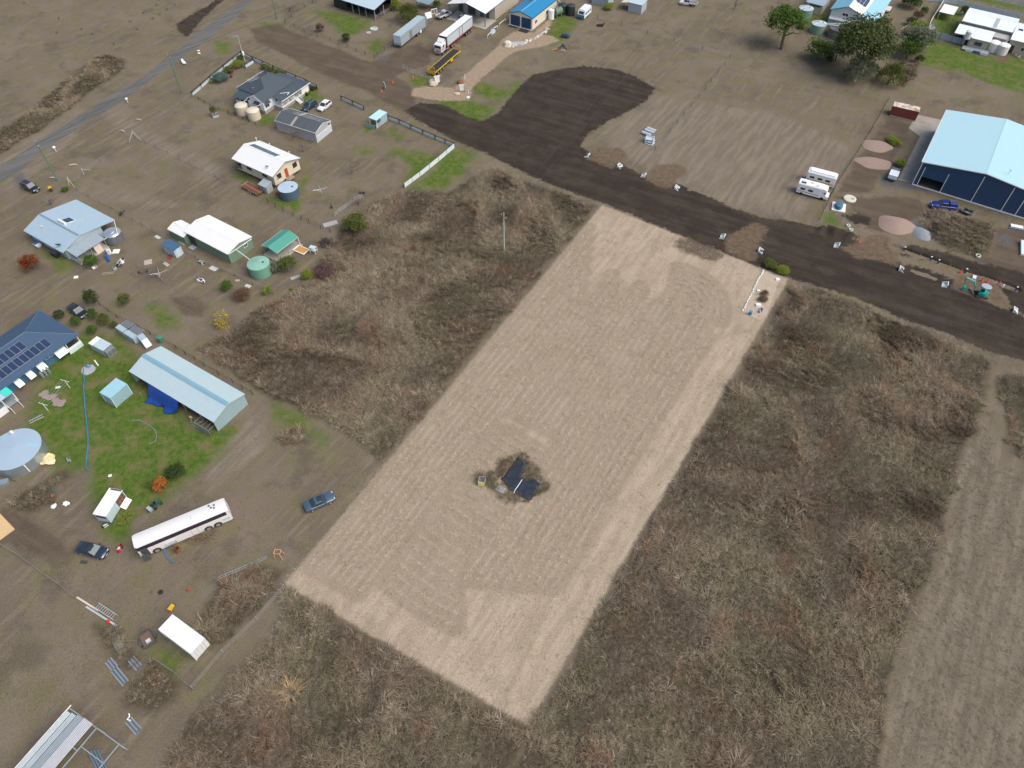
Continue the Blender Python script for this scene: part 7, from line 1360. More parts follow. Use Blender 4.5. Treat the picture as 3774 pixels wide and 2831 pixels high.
pu = thing('trench_pump', 'grey pump standing by the trench right of the excavator', 'pump', g('h',1865,940,.2), R(40), z=ground_z(*g('h',1865,940))); part('body', MB().box(-.35,.35,-.2,.2,.05,.4), GALV, pu); part('motor', MB().tube([(-.1,0,.55),(.35,0,.55)], .14, 10), mat('pale_grey_motor', (.5,.5,.5)), pu); part('skid', MB().box(-.45,.45,-.25,.25,0,.049), DARK, pu)

# ---- boards, rocks and clutter round the truck yard and garage
def board(label, z, u, v, w, h, turn, m=None, name='sign_board'):
    t = thing(name, label, 'sign', g(z,u,v), turn); part('panel', MB().box(-w/2,w/2,-.04,.04,.35,.35+h), m or WHITE, t)
    for x in (-w/2+.1,w/2-.1): part('leg', MB().box(x-.05,x+.05,-.12,-.041,-.05,.35+h*.8), DARK, t)
board('large blank white board at the left side of the gravel entrance', '2', 1550, 712, 1.7, 1.9, R(20)); board('large blank white board at the right side of the gravel entrance', '2', 1757, 780, 1.5, 1.7, R(10)); board('small white sign board standing on the bare verge', '2', 1103, 752, 1.2, 1.3, R(-65))
def rock(label, z, u, v, r, m, seed, name='boulder', h=.7, par=None, off=None):
    rr = random.Random(seed); rings = []
    for k, zz in ((.9,-.1),(1.0,.25),(.85,.65),(.5,.95),(.12,1.0)): rings.append([(r*k*math.cos(2*math.pi*i/9)*rr.uniform(.8,1.15), r*k*math.sin(2*math.pi*i/9)*rr.uniform(.8,1.15), r*h*zz*rr.uniform(.9,1.1)) for i in range(9)])
    mb = MB().loft(rings)
    if par: b = part('rock', mb, m, par); b.location = off; return b
    return solo(name, mb, m, label, 'boulder', g(z,u,v), z=0)
TANR = mat('tan_rock', (.48,.40,.31), .9, var=.2, vscale=2); REDR = mat('red_rock', (.22,.10,.06), .9, var=.3)
rock('pale boulder at the foot of the left entrance board', '2', 1515, 712, 1.5, TANR, 1); rock('rust red boulder behind the right entrance board', '2', 1748, 712, 1.0, REDR, 2, h=1.1); rock('flat pale boulder lying on the gravel entrance', '2', 1715, 795, .8, TANR, 3, h=.3)
solo('white_marker_post', MB().box(-.06,.06,-.06,.06,-.05,1.6), WHITE, 'white marker post on the edge of the gravel driveway', 'post', g('2',1783,680)); solo('white_marker_post', MB().box(-.06,.06,-.06,.06,-.05,1.2), WHITE, 'short white marker post beside the gravel entrance', 'post', g('2',1813,800)); solo('white_disc', MB().lathe([(.45,-.03),(.45,.12),(.2,.15)], 14), WHITE, 'round white disc at the corner of the gravel entrance', 'disc', g('2',1810,828))
rw = thing('rock_wall', 'curved rock retaining wall below the blue roofed garage', 'wall', g('d',1300,520)); o = g('d',1300,520); wallp = along(gs('d',[(1040,600),(1130,590),(1250,560),(1330,530),(1440,480),(1530,420),(1590,370)]), .55); rr = random.Random(4)
for i, p in enumerate(wallp):
    for k_ in range(2): rock('', 'v', 0, 0, rr.uniform(.3,.5), (TANR, mat('grey_rock', (.36,.34,.32), .9, var=.3), mat('white_rock', (.60,.57,.52), .9, var=.2))[rr.randrange(3)], i*7+k_, par=rw, off=(p[0]-o[0]+rr.uniform(-.4,.4), p[1]-o[1]+rr.uniform(-.4,.4), 0))
solo('garden_edging', MB().box(-2.2,2.2,-.06,.06,-.05,.9), mat('pale_blue_edging', (.55,.66,.72)), 'pale blue sheet edging at the driveway end of the rock wall', 'edging', g('d',1195,575), R(8)); solo('pale_boulder', MB().loft([[(x*k,y*k,z) for x,y in ((1.3,.2),(.6,1.1),(-.6,1.0),(-1.2,.1),(-.5,-.8),(.7,-.7))] for k,z in ((1,-.05),(.9,.9),(.5,1.2))]), mat('white_rock', (.60,.57,.52)), 'big white boulder at the driveway end of the rock wall', 'boulder', g('d',1072,580))
jp = thing('scrap_heap', 'heap of scrap timber and black sheet on the edge of the paddock', 'scrap heap', g('d',1755,640)); rr = random.Random(9)
for i in range(14): a, x, y = rr.uniform(0,3.14), rr.uniform(-1,1), rr.uniform(-.7,.7); part('plank', MB().tube([(x-math.cos(a),y-math.sin(a),rr.uniform(.05,.3)),(x+math.cos(a),y+math.sin(a),rr.uniform(.2,.7))], .07, 4), (TIMBER, mat('pale_plank', (.42,.36,.28)), RUST)[i%3], jp)
part('black_sheet', MB().add([(-.3,.3,0),(1.6,.2,0),(1.4,1.6,0),(-.5,1.4,0),(.5,.9,1.5)], [(0,1,4),(1,2,4),(2,3,4),(3,0,4),(3,2,1,0)]), mat('black_sheet', (.03,.032,.035), .6), jp); part('orange_sheet', MB().slab([(-2.6,-.3,.1),(-1.0,-.2,.4),(-1.0,.3,.4),(-2.6,.1,.1)], .05), mat('orange_ply', (.55,.25,.06)), jp)
cvp = thing('covered_trailer', 'small trailer under a dark blue cover on the edge of the lawn', 'trailer', g('d',1815,475), R(-20)); part('cover', MB().loft([ringx(x,[(-w_,.3),(w_,.3),(w_*.8,zt),(0,zt+.15),(-w_*.8,zt)]) for x,w_,zt in ((-1.2,.6,.8),(-.8,.8,1.0),(.8,.8,1.0),(1.2,.6,.8))]), mat('navy_cover', (.04,.07,.10), .6), cvp)
for y in (-.75,.75): part('wheel', MB().wheel(0,y,.28,.28,.15), BLACK, cvp)
lg = thing('log_heap', 'heap of dark charred logs in the far paddock', 'logs', g('3',770,222)); rr = random.Random(12)
for i in range(9): a = rr.uniform(-.8,.8); part('log', MB().tube([(rr.uniform(-1.2,-.6),rr.uniform(-.6,.6),.15+.12*(i%3)),(rr.uniform(.4,1.2),rr.uniform(-.6,.6),.15+.2*(i%3))], .13, 6), mat('charred_log', (.035,.022,.018), .9), lg)
rl = thing('white_railing', 'white pipe railing with a mailbox along the fence below the machinery shed', 'railing', g('d',820,490)); o = g('d',820,490)
for q in (((820,490),(865,450)),((900,395),(950,370)),((970,345),(1050,278))): a, b = g('d',*q[0]), g('d',*q[1]); part('rail', MB().tube([(a[0]-o[0],a[1]-o[1],.9),(b[0]-o[0],b[1]-o[1],.9)], .09, 6), WHITE, rl); part('post', MB().tube([(a[0]-o[0],a[1]-o[1],-.05),(a[0]-o[0],a[1]-o[1],.9)], .06, 5), WHITE, rl); part('post', MB().tube([(b[0]-o[0],b[1]-o[1],-.05),(b[0]-o[0],b[1]-o[1],.9)], .06, 5), WHITE, rl)
mot = thing('covered_machine', 'machine under a pale cover against the fence below the machinery shed', 'machine', g('d',885,420), R(60)); part('cover', MB().loft([ringx(x,[(-w_,0),(w_,0),(w_*.5,zt),(-w_*.5,zt)]) for x,w_,zt in ((-1,.4,.7),(-.3,.5,1.2),(.4,.5,1.0),(1.1,.3,.6))]), mat('pale_blue_cover', (.42,.50,.56), .6), mot)
qb = thing('motorbike', 'motorbike under clutter on the slab of the machinery shed', 'motorbike', bgp(2.2,9.6), R(40), z=.07)
for x in (-.65,.65): part('wheel', MB().wheel(x,0,.32,.32,.12), BLACK, qb)
part('body', MB().loft([ringx(x,[(-w_,.45),(w_,.45),(w_*.7,zt),(-w_*.7,zt)]) for x,w_,zt in ((-.7,.1,.75),(-.2,.16,.8),(.2,.2,.95),(.6,.1,.8))]), WHITE, qb); part('handlebar', MB().tube([(.5,-.35,1.05),(.55,0,1.0),(.5,.35,1.05)], .025, 5), DARK, qb)
cb = thing('sawhorse', 'pale timber trestle on the slab of the machinery shed', 'trestle', bgp(1.6,3.2), R(30), z=.07)
for x in (-.5,.5):
    for y in (-.35,.35): part('leg', MB().tube([(x,y,0),(x,y*.2,1.0)], .05, 4), mat('pale_plank', (.42,.36,.28)), cb)
part('beam', MB().box(-.7,.7,-.06,.06,1.0,1.12), mat('pale_plank', (.42,.36,.28)), cb)
ring('round septic cover on the bare earth below the black shed', '2', 1010, 243, 1.15, .2, mat('grey_green_cover', (.45,.50,.46)), 'septic_cover'); ring('small grey ring on the bare earth below the black shed', '2', 965, 275, .7, .15, CONC)

# ---- yard clutter on the left
def ladder(label, p, q, w=.42, m=None, h=.06):
    t = thing('ladder', label, 'ladder', p, heading(p, q)); L = math.dist(p, q); m = m or GALV
    for y in (-w/2,w/2): part('rail', MB().box(0,L,y-.035,y+.035,h,h+.09), m, t)
    for i in range(int(L/.38)): part('rung', MB().box(.2+i*.38,.25+i*.38,-w/2+.036,w/2-.036,h+.02,h+.07), m, t)
    return t
AL = mat('aluminium', (.62,.64,.66), .35, metal=.4)
ladder('aluminium ladder lying on timber by the lower left fence', g('13',830,285), g('13',990,390), .75, AL, .35); ladder('aluminium ladder lying on the lawn above the great round tank', g('9',250,365), g('9',370,305), .6, AL); ladder('pale ladder lying among scrap in front of the tin roofed house', g('i',1520,1395), g('i',1740,1380), .5, mat('pale_plank', (.42,.36,.28)))
tb = thing('timber_beam', 'long pale timber beam under the aluminium ladder', 'beam', g('13',655,210), heading(g('13',655,210), g('13',975,410))); part('beam', MB().box(0,4.2,-.12,.12,-.05,.15), mat('pale_beam', (.56,.50,.42)), tb); part('beam', MB().box(2.2,8.0,-.5,-.25,-.05,.12), AL, tb)
solo('red_drum', MB().lathe([(.22,-.02),(.24,.3),(.1,.36)], 12), mat('red_plastic', (.5,.02,.015)), 'small red container beside the lower left ladder', 'container', g('13',922,420)); solo('red_ball', MB().lathe([(.05,0),(.16,.06),(.2,.18),(.14,.32),(.03,.37)], 12), mat('red_plastic', (.5,.02,.015)), 'small red float by the tall grass above the white container', 'float', g('13',1602,150))
wb = thing('wheelbarrow', 'yellow wheelbarrow behind the corner of the white container', 'wheelbarrow', g('13',1465,310), R(70)); part('tray', MB().loft([[(x*k,y*k,z) for x,y in ((.5,.3),(-.4,.35),(-.4,-.35),(.5,-.3))] for k,z in ((.6,.3),(1,.6))]), mat('barrow_yellow', (.65,.36,.02)), wb); part('wheel', MB().wheel(.55,0,.2,.2,.1), BLACK, wb); part('handle', MB().tube([(.5,-.1,.25),(-.9,-.3,.55)], .025, 4).tube([(.5,.1,.25),(-.9,.3,.55)], .025, 4), RUST, wb)
st = thing('steel_truss', 'long galvanised truss lying at the edge of the tall grass', 'truss', g('n',990,945), heading(g('n',990,945), g('n',1465,740))); LT = math.dist(g('n',990,945), g('n',1465,740))
for y in (-.16,.16): part('chord', MB().box(0,LT,y-.03,y+.03,.02,.09), GALV, st)
for i in range(8): part('web', MB().box(LT*i/7.2,LT*i/7.2+.05,-.129,.129,.02,.08), GALV, st)
fr = thing('pine_trestle', 'orange timber frame with four legs by the mown lot corner', 'frame', g('n',1595,730), R(-8)); OT = mat('orange_pine', (.60,.30,.14), .7)
for x in (-.5,.5):
    for y in (-.4,.4): part('leg', MB().tube([(x*1.15,y*1.1,0),(x*.8,y*.8,1.5)], .06, 4), OT, fr)
for b in ((-.45,.45,-.38,-.3),(-.45,.45,.3,.38),(-.5,-.42,-.3,.3),(.42,.5,-.3,.3)): part('rail', MB().box(*b,1.4,1.5), OT, fr)
ob = thing('burn_drum', 'rusty open drum beside the coach', 'drum', g('n',585,680)); part('drum', MB().lathe([(.42,-.05),(.42,.9),(.38,.9),(.38,.15)], 18), RUST, ob, True)
solo('blue_hose', MB().tube([(0,0,.5),(.5,-.9,.12),(1.2,-1.9,.08),(2.2,-2.75,.08),(2.45,-2.9,.08)], .10, 8), mat('lay_flat_blue', (.04,.17,.34), .5), 'blue pipe running out from the open locker of the coach', 'pipe', g('n',432,618))
hp = [(*g('k',u,v),.07) for u, v in ((1280,985),(1275,1060),(1290,1150),(1300,1220))]; pipe('short blue hose lying over the grey stone slab on the lawn', hp, .10, mat('lay_flat_blue', (.04,.17,.34)), 'hose', 'hose')
hp = [(*g('9',u,v),.07) for u, v in ((708,35),(715,120),(722,230),(735,360),(748,480),(748,560),(735,680),(730,745),(755,770))]; pipe('long blue hose running down the lawn past the great round tank', hp, .11, mat('lay_flat_blue', (.04,.17,.34)), 'hose', 'hose')
hp = [(*g('l',u,v),.05) for u, v in ((315,1412),(400,1400),(490,1440),(570,1490),(625,1545),(645,1620),(620,1690),(540,1720))]; pipe('thin lilac hose curled on the bare patch of the lawn', hp, .05, mat('lilac_hose', (.25,.23,.33)), 'hose', 'hose')
sl = gs('k',[(1245,1040),(1255,990),(1320,945),(1420,935),(1465,975),(1455,1020),(1400,1065),(1320,1095),(1265,1080)]); c0 = np.mean(sl,0); solo('stone_slab', MB().prism([(x-c0[0],y-c0[1]) for x,y in sl], -.1, .08), mat('grey_stone', (.34,.35,.37), .9, var=.2), 'rounded grey stone slab on the lawn', 'slab', c0); solo('pump', MB().box(-.3,.3,-.2,.2,.08,.4).mesh and MB().loft([ringx(x,[(-.2,.08),(.2,.08),(.2,zt),(-.2,zt)]) for x,zt in ((-.4,.3),(0,.5),(.4,.35))]), mat('pump_blue', (.10,.24,.40)), 'small blue pump on the grey stone slab', 'pump', g('k',1345,955,.2))
solo('white_plank', MB().box(-.9,.9,-.1,.1,.0,.08), WHITE, 'white plank on the lawn beside the stone slab', 'plank', g('k',1475,905), R(-48))
pv = thing('garden_path', 'stone paving path leading from the house steps', 'path', g('k',640,1390)); o = g('k',640,1390); rr = random.Random(3)
for i, (u, v) in enumerate(((640,1385),(690,1355),(700,1420),(760,1440),(810,1410),(850,1470),(900,1500),(860,1530),(930,1540),(960,1500))): p = g('k',u,v); part('paving_stone', MB().prism([(rr.uniform(.55,.7)*math.cos(b),rr.uniform(.45,.6)*math.sin(b)) for b in np.linspace(0,6.28,7,endpoint=False)], -.1, .05+.004*i), mat('pink_paver', (.28,.22,.20), .9, var=.25), pv).location = (p[0]-o[0],p[1]-o[1],0)
cl_ = thing('clothes_line', 'white T-post clothes line on the lawn in front of the navy roofed house', 'clothes line', g('k',1070,1285)); o = g('k',1070,1285); q = g('k',740,1640); d = (q[0]-o[0], q[1]-o[1]); n_ = (-d[1]/math.hypot(*d), d[0]/math.hypot(*d))
for b in ((0,0), d): part('post', MB().tube([(b[0],b[1],-.1),(b[0],b[1],1.9)], .05, 6), WHITE, cl_); part('arm', MB().tube([(b[0]-n_[0]*.9,b[1]-n_[1]*.9,1.9),(b[0]+n_[0]*.9,b[1]+n_[1]*.9,1.9)], .04, 5), WHITE, cl_)
for k_ in (-.8,-.3,.3,.8): part('line', MB().tube([(n_[0]*k_,n_[1]*k_,1.93),(d[0]/2+n_[0]*k_,d[1]/2+n_[1]*k_,1.8),(d[0]+n_[0]*k_,d[1]+n_[1]*k_,1.93)], .012, 3), mat('line_white', (.6,.6,.55)), cl_)
def hoist(label, p):
    t = thing('clothes_hoist', label, 'clothes line', p); part('mast', MB().tube([(0,0,-.1),(0,0,2.0)], .05, 6), GALV, t)
    for i in range(4): a = .4+i*math.pi/2; part('arm', MB().tube([(0,0,1.95),(1.6*math.cos(a),1.6*math.sin(a),2.15)], .03, 4), AL, t); part('brace', MB().tube([(0,0,1.4),(.8*math.cos(a),.8*math.sin(a),2.03)], .02, 4), AL, t)
hoist('folding clothes hoist on the bare ground behind the blue grey tank', g('6',570,60)); hoist('bare clothes hoist in the cluttered yard near the small garden shed', g('5',1380,770))
def flat(label, z, u, v, w, l, turn, m, name='board', h=.06, cat='board'): p = g(z,u,v); return solo(name, MB().box(-w/2,w/2,-l/2,l/2,-.04,h), m, label, cat, p, R(turn))
PB = mat('pinkish_board', (.42,.34,.29), .85, var=.15); GB = mat('grey_board', (.50,.50,.48), .8, var=.15)
for i, a in enumerate((('5',1258,615,1.5,1.5,20,PB,'pink board lying near the small blue garden shed'),('5',1412,632,.7,1.5,50,PB,'narrow pink board lying right of the big pink board'),('5',1813,668,1.7,1.0,-30,GB,'grey torn board lying below the green shed'),('5',2017,770,.9,.5,0,PB,'small pink board near the fence below the green tank'),('5',2105,818,1.2,.8,-25,GB,'grey rectangular board by the fence nearest the tall grass'),('5',1340,402,1.4,.7,-35,GB,'grey board by the fence left of the small blue garden shed'),('i',1770,995,1.3,1.3,5,WHITE,'white square sheet beside the tin roofed house lean-to'),('5',645,742,.8,.7,10,WHITE,'small white sheet on the bare ground below the tin roofed house'),('9',493,65,.8,.5,15,mat('pale_blue_board', (.58,.68,.74)),'pale blue mat on the lawn near the house steps'),('9',712,1550,1.0,.5,-5,DARK,'dark rubber mat on the ground below the navy sedan'),('9',935,815,.5,.45,25,WHITE,'white square lid on the lawn above the old caravan'),('5',1545,452,1.9,.55,-35,mat('tan_slab', (.36,.32,.26)),'long concrete strip beside the green shed annex'),('5',1635,490,1.4,1.0,-35,mat('blue_pallet', (.28,.36,.42)),'blue grey pallet lying against the green shed'))): flat(a[7], *a[:3], a[3], a[4], a[5], a[6])
bd = thing('door_panel', 'tan door panel in a white frame lying at the carport edge', 'door panel', g('j',1735,505,.3), R(-30)); part('frame', MB().box(-1.5,1.5,-.95,.95,.2,.28), WHITE, bd); part('panel', MB().box(-1.1,1.3,-.75,.8,.281,.31), mat('ochre_ply', (.52,.27,.06)), bd); part('trestle', MB().box(-1.2,-1.1,-.8,.8,-.03,.199), TIMBER, bd); part('trestle', MB().box(1.1,1.2,-.8,.8,-.03,.199), TIMBER, bd)
wf = thing('white_stand', 'white metal stand with glass panels beside the stick heap', 'stand', g('j',1888,545), R(-20)); 
for x in (-.6,.6):
    for y in (-.4,.4): part('leg', MB().box(x-.04,x+.04,y-.04,y+.04,0,1.5), WHITE, wf)
part('top', MB().box(-.65,.65,-.45,.45,1.501,1.56), mat('pale_glass_top', (.50,.58,.62), .2), wf); part('shelf', MB().box(-.56,.56,-.36,.36,.75,.8), WHITE, wf)
hp = thing('stick_heap', 'round heap of dark cut branches beside the white stand', 'branches', g('j',2030,435)); rr = random.Random(5); mb = MB()
for i in range(110): a, b = rr.uniform(0,6.28), rr.uniform(0,6.28); r0 = rr.uniform(0,1.5); x, y = r0*math.cos(b), r0*math.sin(b); z = max(.03,(1.0-.5*r0)*rr.uniform(.2,1)); L = rr.uniform(.5,1.1); mb.tube([(x-L*math.cos(a),y-L*math.sin(a),max(.02,z-.25)),(x,y,z),(x+L*math.cos(a),y+L*math.sin(a),max(.02,z+rr.uniform(-.3,.2)))], .035, 3)
b = part('sticks', mb, mat('dead_stick', (.075,.055,.05), .9, var=.4), hp); b['kind'] = 'stuff'
tpile = thing('timber_pile', 'pile of pale fence rails by the olive shrub', 'timber', g('6',640,290)); 
for i in range(6): part('rail', MB().box(-1.5,1.5,-.6+.22*i,-.48+.22*i,-.03,.1+.03*(i%2)), mat('silver_timber', (.44,.45,.46), .8), tpile)
tpile.rotation_euler = (0,0,R(25)); sp2 = thing('timber_pile', 'three pale poles leaning beside the yellow green bush', 'timber', g('6',345,745), R(30))
for i in range(3): part('pole', MB().tube([(-1.0,-.3+.3*i,.08),(1.0,-.25+.28*i,.12)], .07, 6), mat('silver_timber', (.44,.45,.46)), sp2)
def scrap(label, z, u, v, name, cat, cols, seed, s=1.0):
    p = g(z,u,v,.2); t = thing(name, label, cat, p, R(seed*37)); rr = random.Random(seed)
    part('frame', MB().tube([(-.9*s,-.3*s,.35),(-.2*s,-.35*s,.5),(.9*s,-.2*s,.3)], .05, 5).tube([(-.9*s,.3*s,.3),(.2*s,.35*s,.5),(.9*s,.25*s,.35)], .05, 5).tube([(-.5*s,-.35*s,.4),(-.5*s,.35*s,.4)], .05, 5), cols[0], t)
    for i in range(4): x, y = rr.uniform(-.7,.7)*s, rr.uniform(-.35,.35)*s; part('panel', MB().hexa([(x-.25*s,y-.2*s,.0),(x+.25*s,y-.2*s,.0),(x+.25*s,y+.2*s,.0),(x-.25*s,y+.2*s,.0)], [(x-.15*s,y-.1*s,.45),(x+.2*s,y-.15*s,.5),(x+.15*s,y+.15*s,.4),(x-.2*s,y+.1*s,.5)]), cols[(i+1)%len(cols)], t)
    for x in (-.75*s,.75*s): part('wheel', MB().wheel(x,.1,.26*s,.26*s,.16*s), BLACK, t)
scrap('stripped pale buggy frame in front of the tin roofed house', 'i', 1850, 1195, 'buggy', 'buggy', (AL, WHITE, DARK), 2, 1.2); scrap('small stripped engine on the ground below the buggy frame', 'i', 1745, 1300, 'engine', 'engine', (GALV, mat('pale_blue_engine', (.45,.52,.56))), 3, .6); scrap('white quad bike left on the bare ground', 'j', 570, 865, 'quad_bike', 'quad bike', (WHITE, WHITE, mat('plum_seat', (.10,.04,.07))), 4, 1.0); scrap('dark motorbike lying in the cluttered yard', '5', 1215, 695, 'motorbike', 'motorbike', (DARK, mat('teal_frame', (.10,.20,.18)), RUST), 5, 1.0); scrap('white and pink scrap heap by the green bush', 'i', 1380, 1275, 'scrap_heap', 'scrap heap', (PB, WHITE, PB), 6, .6); scrap('dark mower by the fence behind the tin roofed house', 'i', 1870, 320, 'push_mower', 'mower', (DARK, RUST, DARK), 7, .9); scrap('red push mower beside the small blue garden shed', 'j', 205, 590, 'push_mower', 'mower', (mat('red_plastic', (.5,.02,.015)), DARK), 8, .7); scrap('blue grey round barbecue on the grass below the green shed', 'j', 575, 655, 'barbecue', 'barbecue', (mat('pale_blue_engine', (.45,.52,.56)), DARK), 9, .7); scrap('red mower beside the blue grey tank', 'b', 1270, 1365, 'push_mower', 'mower', (mat('red_plastic', (.5,.02,.015)), DARK), 10, .7); scrap('white and dark outdoor gear at the end of the old caravan', 'm', 1560, 1555, 'camp_gear', 'gear', (DARK, WHITE, DARK), 11, .8); scrap('red tool cart between the navy sedan and the coach', '9', 1020, 1430, 'tool_cart', 'cart', (mat('red_plastic', (.5,.02,.015)), WHITE, DARK), 12, .7); scrap('grey wire bundle on the bare patch by the blue hose', 'm', 1005, 610, 'wire_bundle', 'wire', (GALV, GALV), 13, .6)
ky = thing('kayak', 'bright blue kayak at the front corner of the tin roofed house', 'kayak', g('i',1610,1105,.2), R(-50)); part('hull', MB().loft([ringx(x,[(-w_,.25),(-w_*.6,.05),(w_*.6,.05),(w_,.25),(w_*.5,.36),(-w_*.5,.36)]) for x,w_ in ((-1.4,.05),(-.8,.28),(0,.36),(.8,.28),(1.4,.05))]), mat('kayak_blue', (.01,.10,.42), .4), ky, True); part('cockpit', MB().lathe([(.2,.362),(.24,.40),(.2,.40)], 14), DARK, ky)
fr2 = thing('fridge', 'white upright freezer standing by the lean-to of the tin roofed house', 'freezer', g('i',1660,1035), R(10)); part('body', MB().box(-.3,.3,-.3,.3,-.02,1.0), WHITE, fr2); part('lid', MB().box(-.32,.32,-.32,.32,1.001,1.08), mat('pale_green_lid', (.6,.68,.62)), fr2)
sh_ = thing('leaning_sheet', 'pale tan sheet leaning on the lean-to of the tin roofed house', 'sheet', thp(15.9,4.6), THA); part('sheet', MB().slab([(0,0,.02),(0,1.5,.02),(-.6,1.6,1.7),(-.6,.1,1.7)], .05), mat('tan_sheet', (.52,.45,.36)), sh_)
tk = thing('blue_tub', 'blue and white tub beside the wall of the tin roofed house', 'tub', g('i',375,880,.3), R(-33)); part('tub', MB().loft([[(x*k,y*k,z) for x,y in ((.8,.5),(-.8,.5),(-.8,-.5),(.8,-.5))] for k,z in ((.8,-.03),(1,.55))]), WHITE, tk); part('lid', MB().box(-.75,0,-.45,.45,.551,.62), mat('lid_blue', (.03,.14,.42)), tk)
bx = thing('wall_cabinet', 'black cabinet against the near wall of the tin roofed house', 'cabinet', g('i',705,1080), R(-33)); part('body', MB().box(-.9,.9,-.35,.35,-.03,1.1), BLACK, bx); part('lid', MB().box(-.93,.93,-.38,.38,1.101,1.16), DARK, bx)
wbn = thing('wheelie_bin', 'dark green wheelie bin with yellow lid on the verge', 'bin', g('1',440,1625), R(30)); part('body', MB().hexa([(-.22,-.22,.05),(.22,-.22,.05),(.22,.22,.05),(-.22,.22,.05)],[(-.29,-.3,1.0),(.29,-.3,1.0),(.29,.3,1.0),(-.29,.3,1.0)]), mat('bin_dark_green', (.02,.07,.05)), wbn); part('lid', MB().slab([(-.32,-.34,1.02),(.32,-.34,1.02),(.32,.34,1.12),(-.32,.34,1.12)], .06), mat('lid_yellow', (.65,.35,.01)), wbn)
for x in (-.2,.2): part('wheel', MB().wheel(x,.25,.12,.12,.06,10,'x'), BLACK, wbn)
wb2 = thing('wheelie_bin', 'wheelie bin with yellow lid standing beside the cottage steps', 'bin', g('a',1710,665,.3), R(60)); part('body', MB().hexa([(-.22,-.22,.05),(.22,-.22,.05),(.22,.22,.05),(-.22,.22,.05)],[(-.29,-.3,1.0),(.29,-.3,1.0),(.29,.3,1.0),(-.29,.3,1.0)]), mat('bin_dark_green', (.02,.07,.05)), wb2); part('lid', MB().slab([(-.32,-.34,1.02),(.32,-.34,1.02),(.32,.34,1.12),(-.32,.34,1.12)], .06), mat('lid_yellow', (.65,.35,.01)), wb2)
def mailbox(label, z, u, v): t = thing('mailbox', label, 'mailbox', g(z,u,v), R(40)); part('post', MB().box(-.06,.06,-.06,.06,-.05,1.0), WHITE, t); part('box', MB().profx([(-.18,1.0),(.18,1.0),(.18,1.25),(0,1.4),(-.18,1.25)], -.28, .28), WHITE, t)
mailbox('white mailbox on the verge between the two left green poles', '1', 478, 1288); mailbox('white mailbox at the track entrance off the sealed road', '1', 1088, 875)
solo('marker_stone', MB().loft([[(.4*k*math.cos(b),.3*k*math.sin(b),z) for b in np.linspace(0,6.28,8,endpoint=False)] for k,z in ((1,-.04),(.8,.18))]), WHITE, 'upper white marker stone on the road verge', 'stone', g('1',1686,433)); solo('marker_stone', MB().loft([[(.45*k*math.cos(b),.3*k*math.sin(b),z) for b in np.linspace(0,6.28,8,endpoint=False)] for k,z in ((1,-.04),(.8,.18))]), WHITE, 'lower white marker stone on the road verge', 'stone', g('1',1690,455))
WT = mat('white_plastic_sheet', (.74,.76,.80), .5, bump=.3)
sheet('plastic_sheet', 'crumpled white plastic sheet on the verge beside the sealed road', 'sheet', gs('1',[(1535,508),(1558,512),(1575,530),(1588,548),(1560,555),(1542,535)]), .06, WT, .3, 12, 5); sheet('plastic_sheet', 'crumpled white plastic sheet left of the other by the weedy heap', 'sheet', gs('m',[(740,1295),(770,1270),(825,1245),(835,1280),(800,1335),(750,1325)]), .05, WT, .15, 12, 6); sheet('plastic_sheet', 'crumpled white plastic sheet nearer the old caravan', 'sheet', gs('m',[(895,1275),(925,1265),(915,1235),(960,1212),(1020,1235),(1025,1262),(960,1298),(935,1280)]), .05, WT, .15, 12, 7)
sheet('tarpaulin', 'yellow and white tarpaulin crumpled at the foot of the great round tank', 'tarpaulin', gs('m',[(590,665),(640,580),(700,530),(740,520),(815,555),(818,660),(800,690),(600,695)]), .06, mat('cream_tarp', (.72,.58,.30), .6, var=.3, vscale=1.2, dirt=.3, dirtcol=(.75,.73,.72)), .3, 14, 8)
flat('large tan board cut by the left edge below the round tank', 'm', -10, 1600, 4.2, 2.6, -38, mat('tan_ply', (.60,.42,.22)), 'plywood_sheet', .12, 'board')
for (u,v), m_, lb in (((792,1065),mat('teal_tub', (.02,.22,.15)),'small green tub beside the weedy heap'),((778,1145),mat('pink_tub', (.55,.15,.18)),'small pink tub below the green tub')): solo('plastic_tub', MB().lathe([(.18,-.02),(.24,.3),(.2,.3),(.16,.05)], 12), m_, lb, 'tub', g('m',u,v))
vh = thing('mesh_crate', 'grey mesh crate leaning by the great round tank at the left edge', 'crate', g('m',40,940,.3), R(20)); part('frame', MB().box(-.8,.8,-.5,.5,-.02,.5), mat('mesh_grey', (.20,.25,.27)), vh); part('rod', MB().tube([(.6,.6,.3),(1.8,-.3,.05)], .05, 5), DARK, vh)
# iron sheets in the grass, lower left
for (u,v,l,a,lb) in (((1020,880,2.9,-40,'stack of shiny roof sheets lying in the grass below the ladder')),((950,780,1.8,-40,'shorter stack of shiny roof sheets above the longer stack')),((1150,770,1.9,-40,'stack of grey sheets in the grass below the dark box trailer')),((1000,600,2.2,-50,'rusty mesh sheets in the grass left of the dark box trailer')),((1135,1300,2.3,-38,'bundle of shiny flashings lying by the half-built frame'))):
    t = thing('sheet_stack', lb, 'sheets', g('13',u,v), R(a), 'sheet stacks in the lower yard')
    for i in range(5): part('sheet', MB().box(-l/2+.1*(i%2),l/2-.12*(i%3),-.5+.2*i,-.32+.2*i,-.02,.08+.03*(i%3)), ZN if i % 2 else mat('dull_zinc', (.30,.33,.34), .5, .4), t)
pipe('bent white gutter pipe lying on the shiny flashings', [(*g('13',1100,1200),.2),(*g('13',1105,1225),.2),(*g('13',1085,1250),.22),(*g('13',1115,1260),.2)], .08)
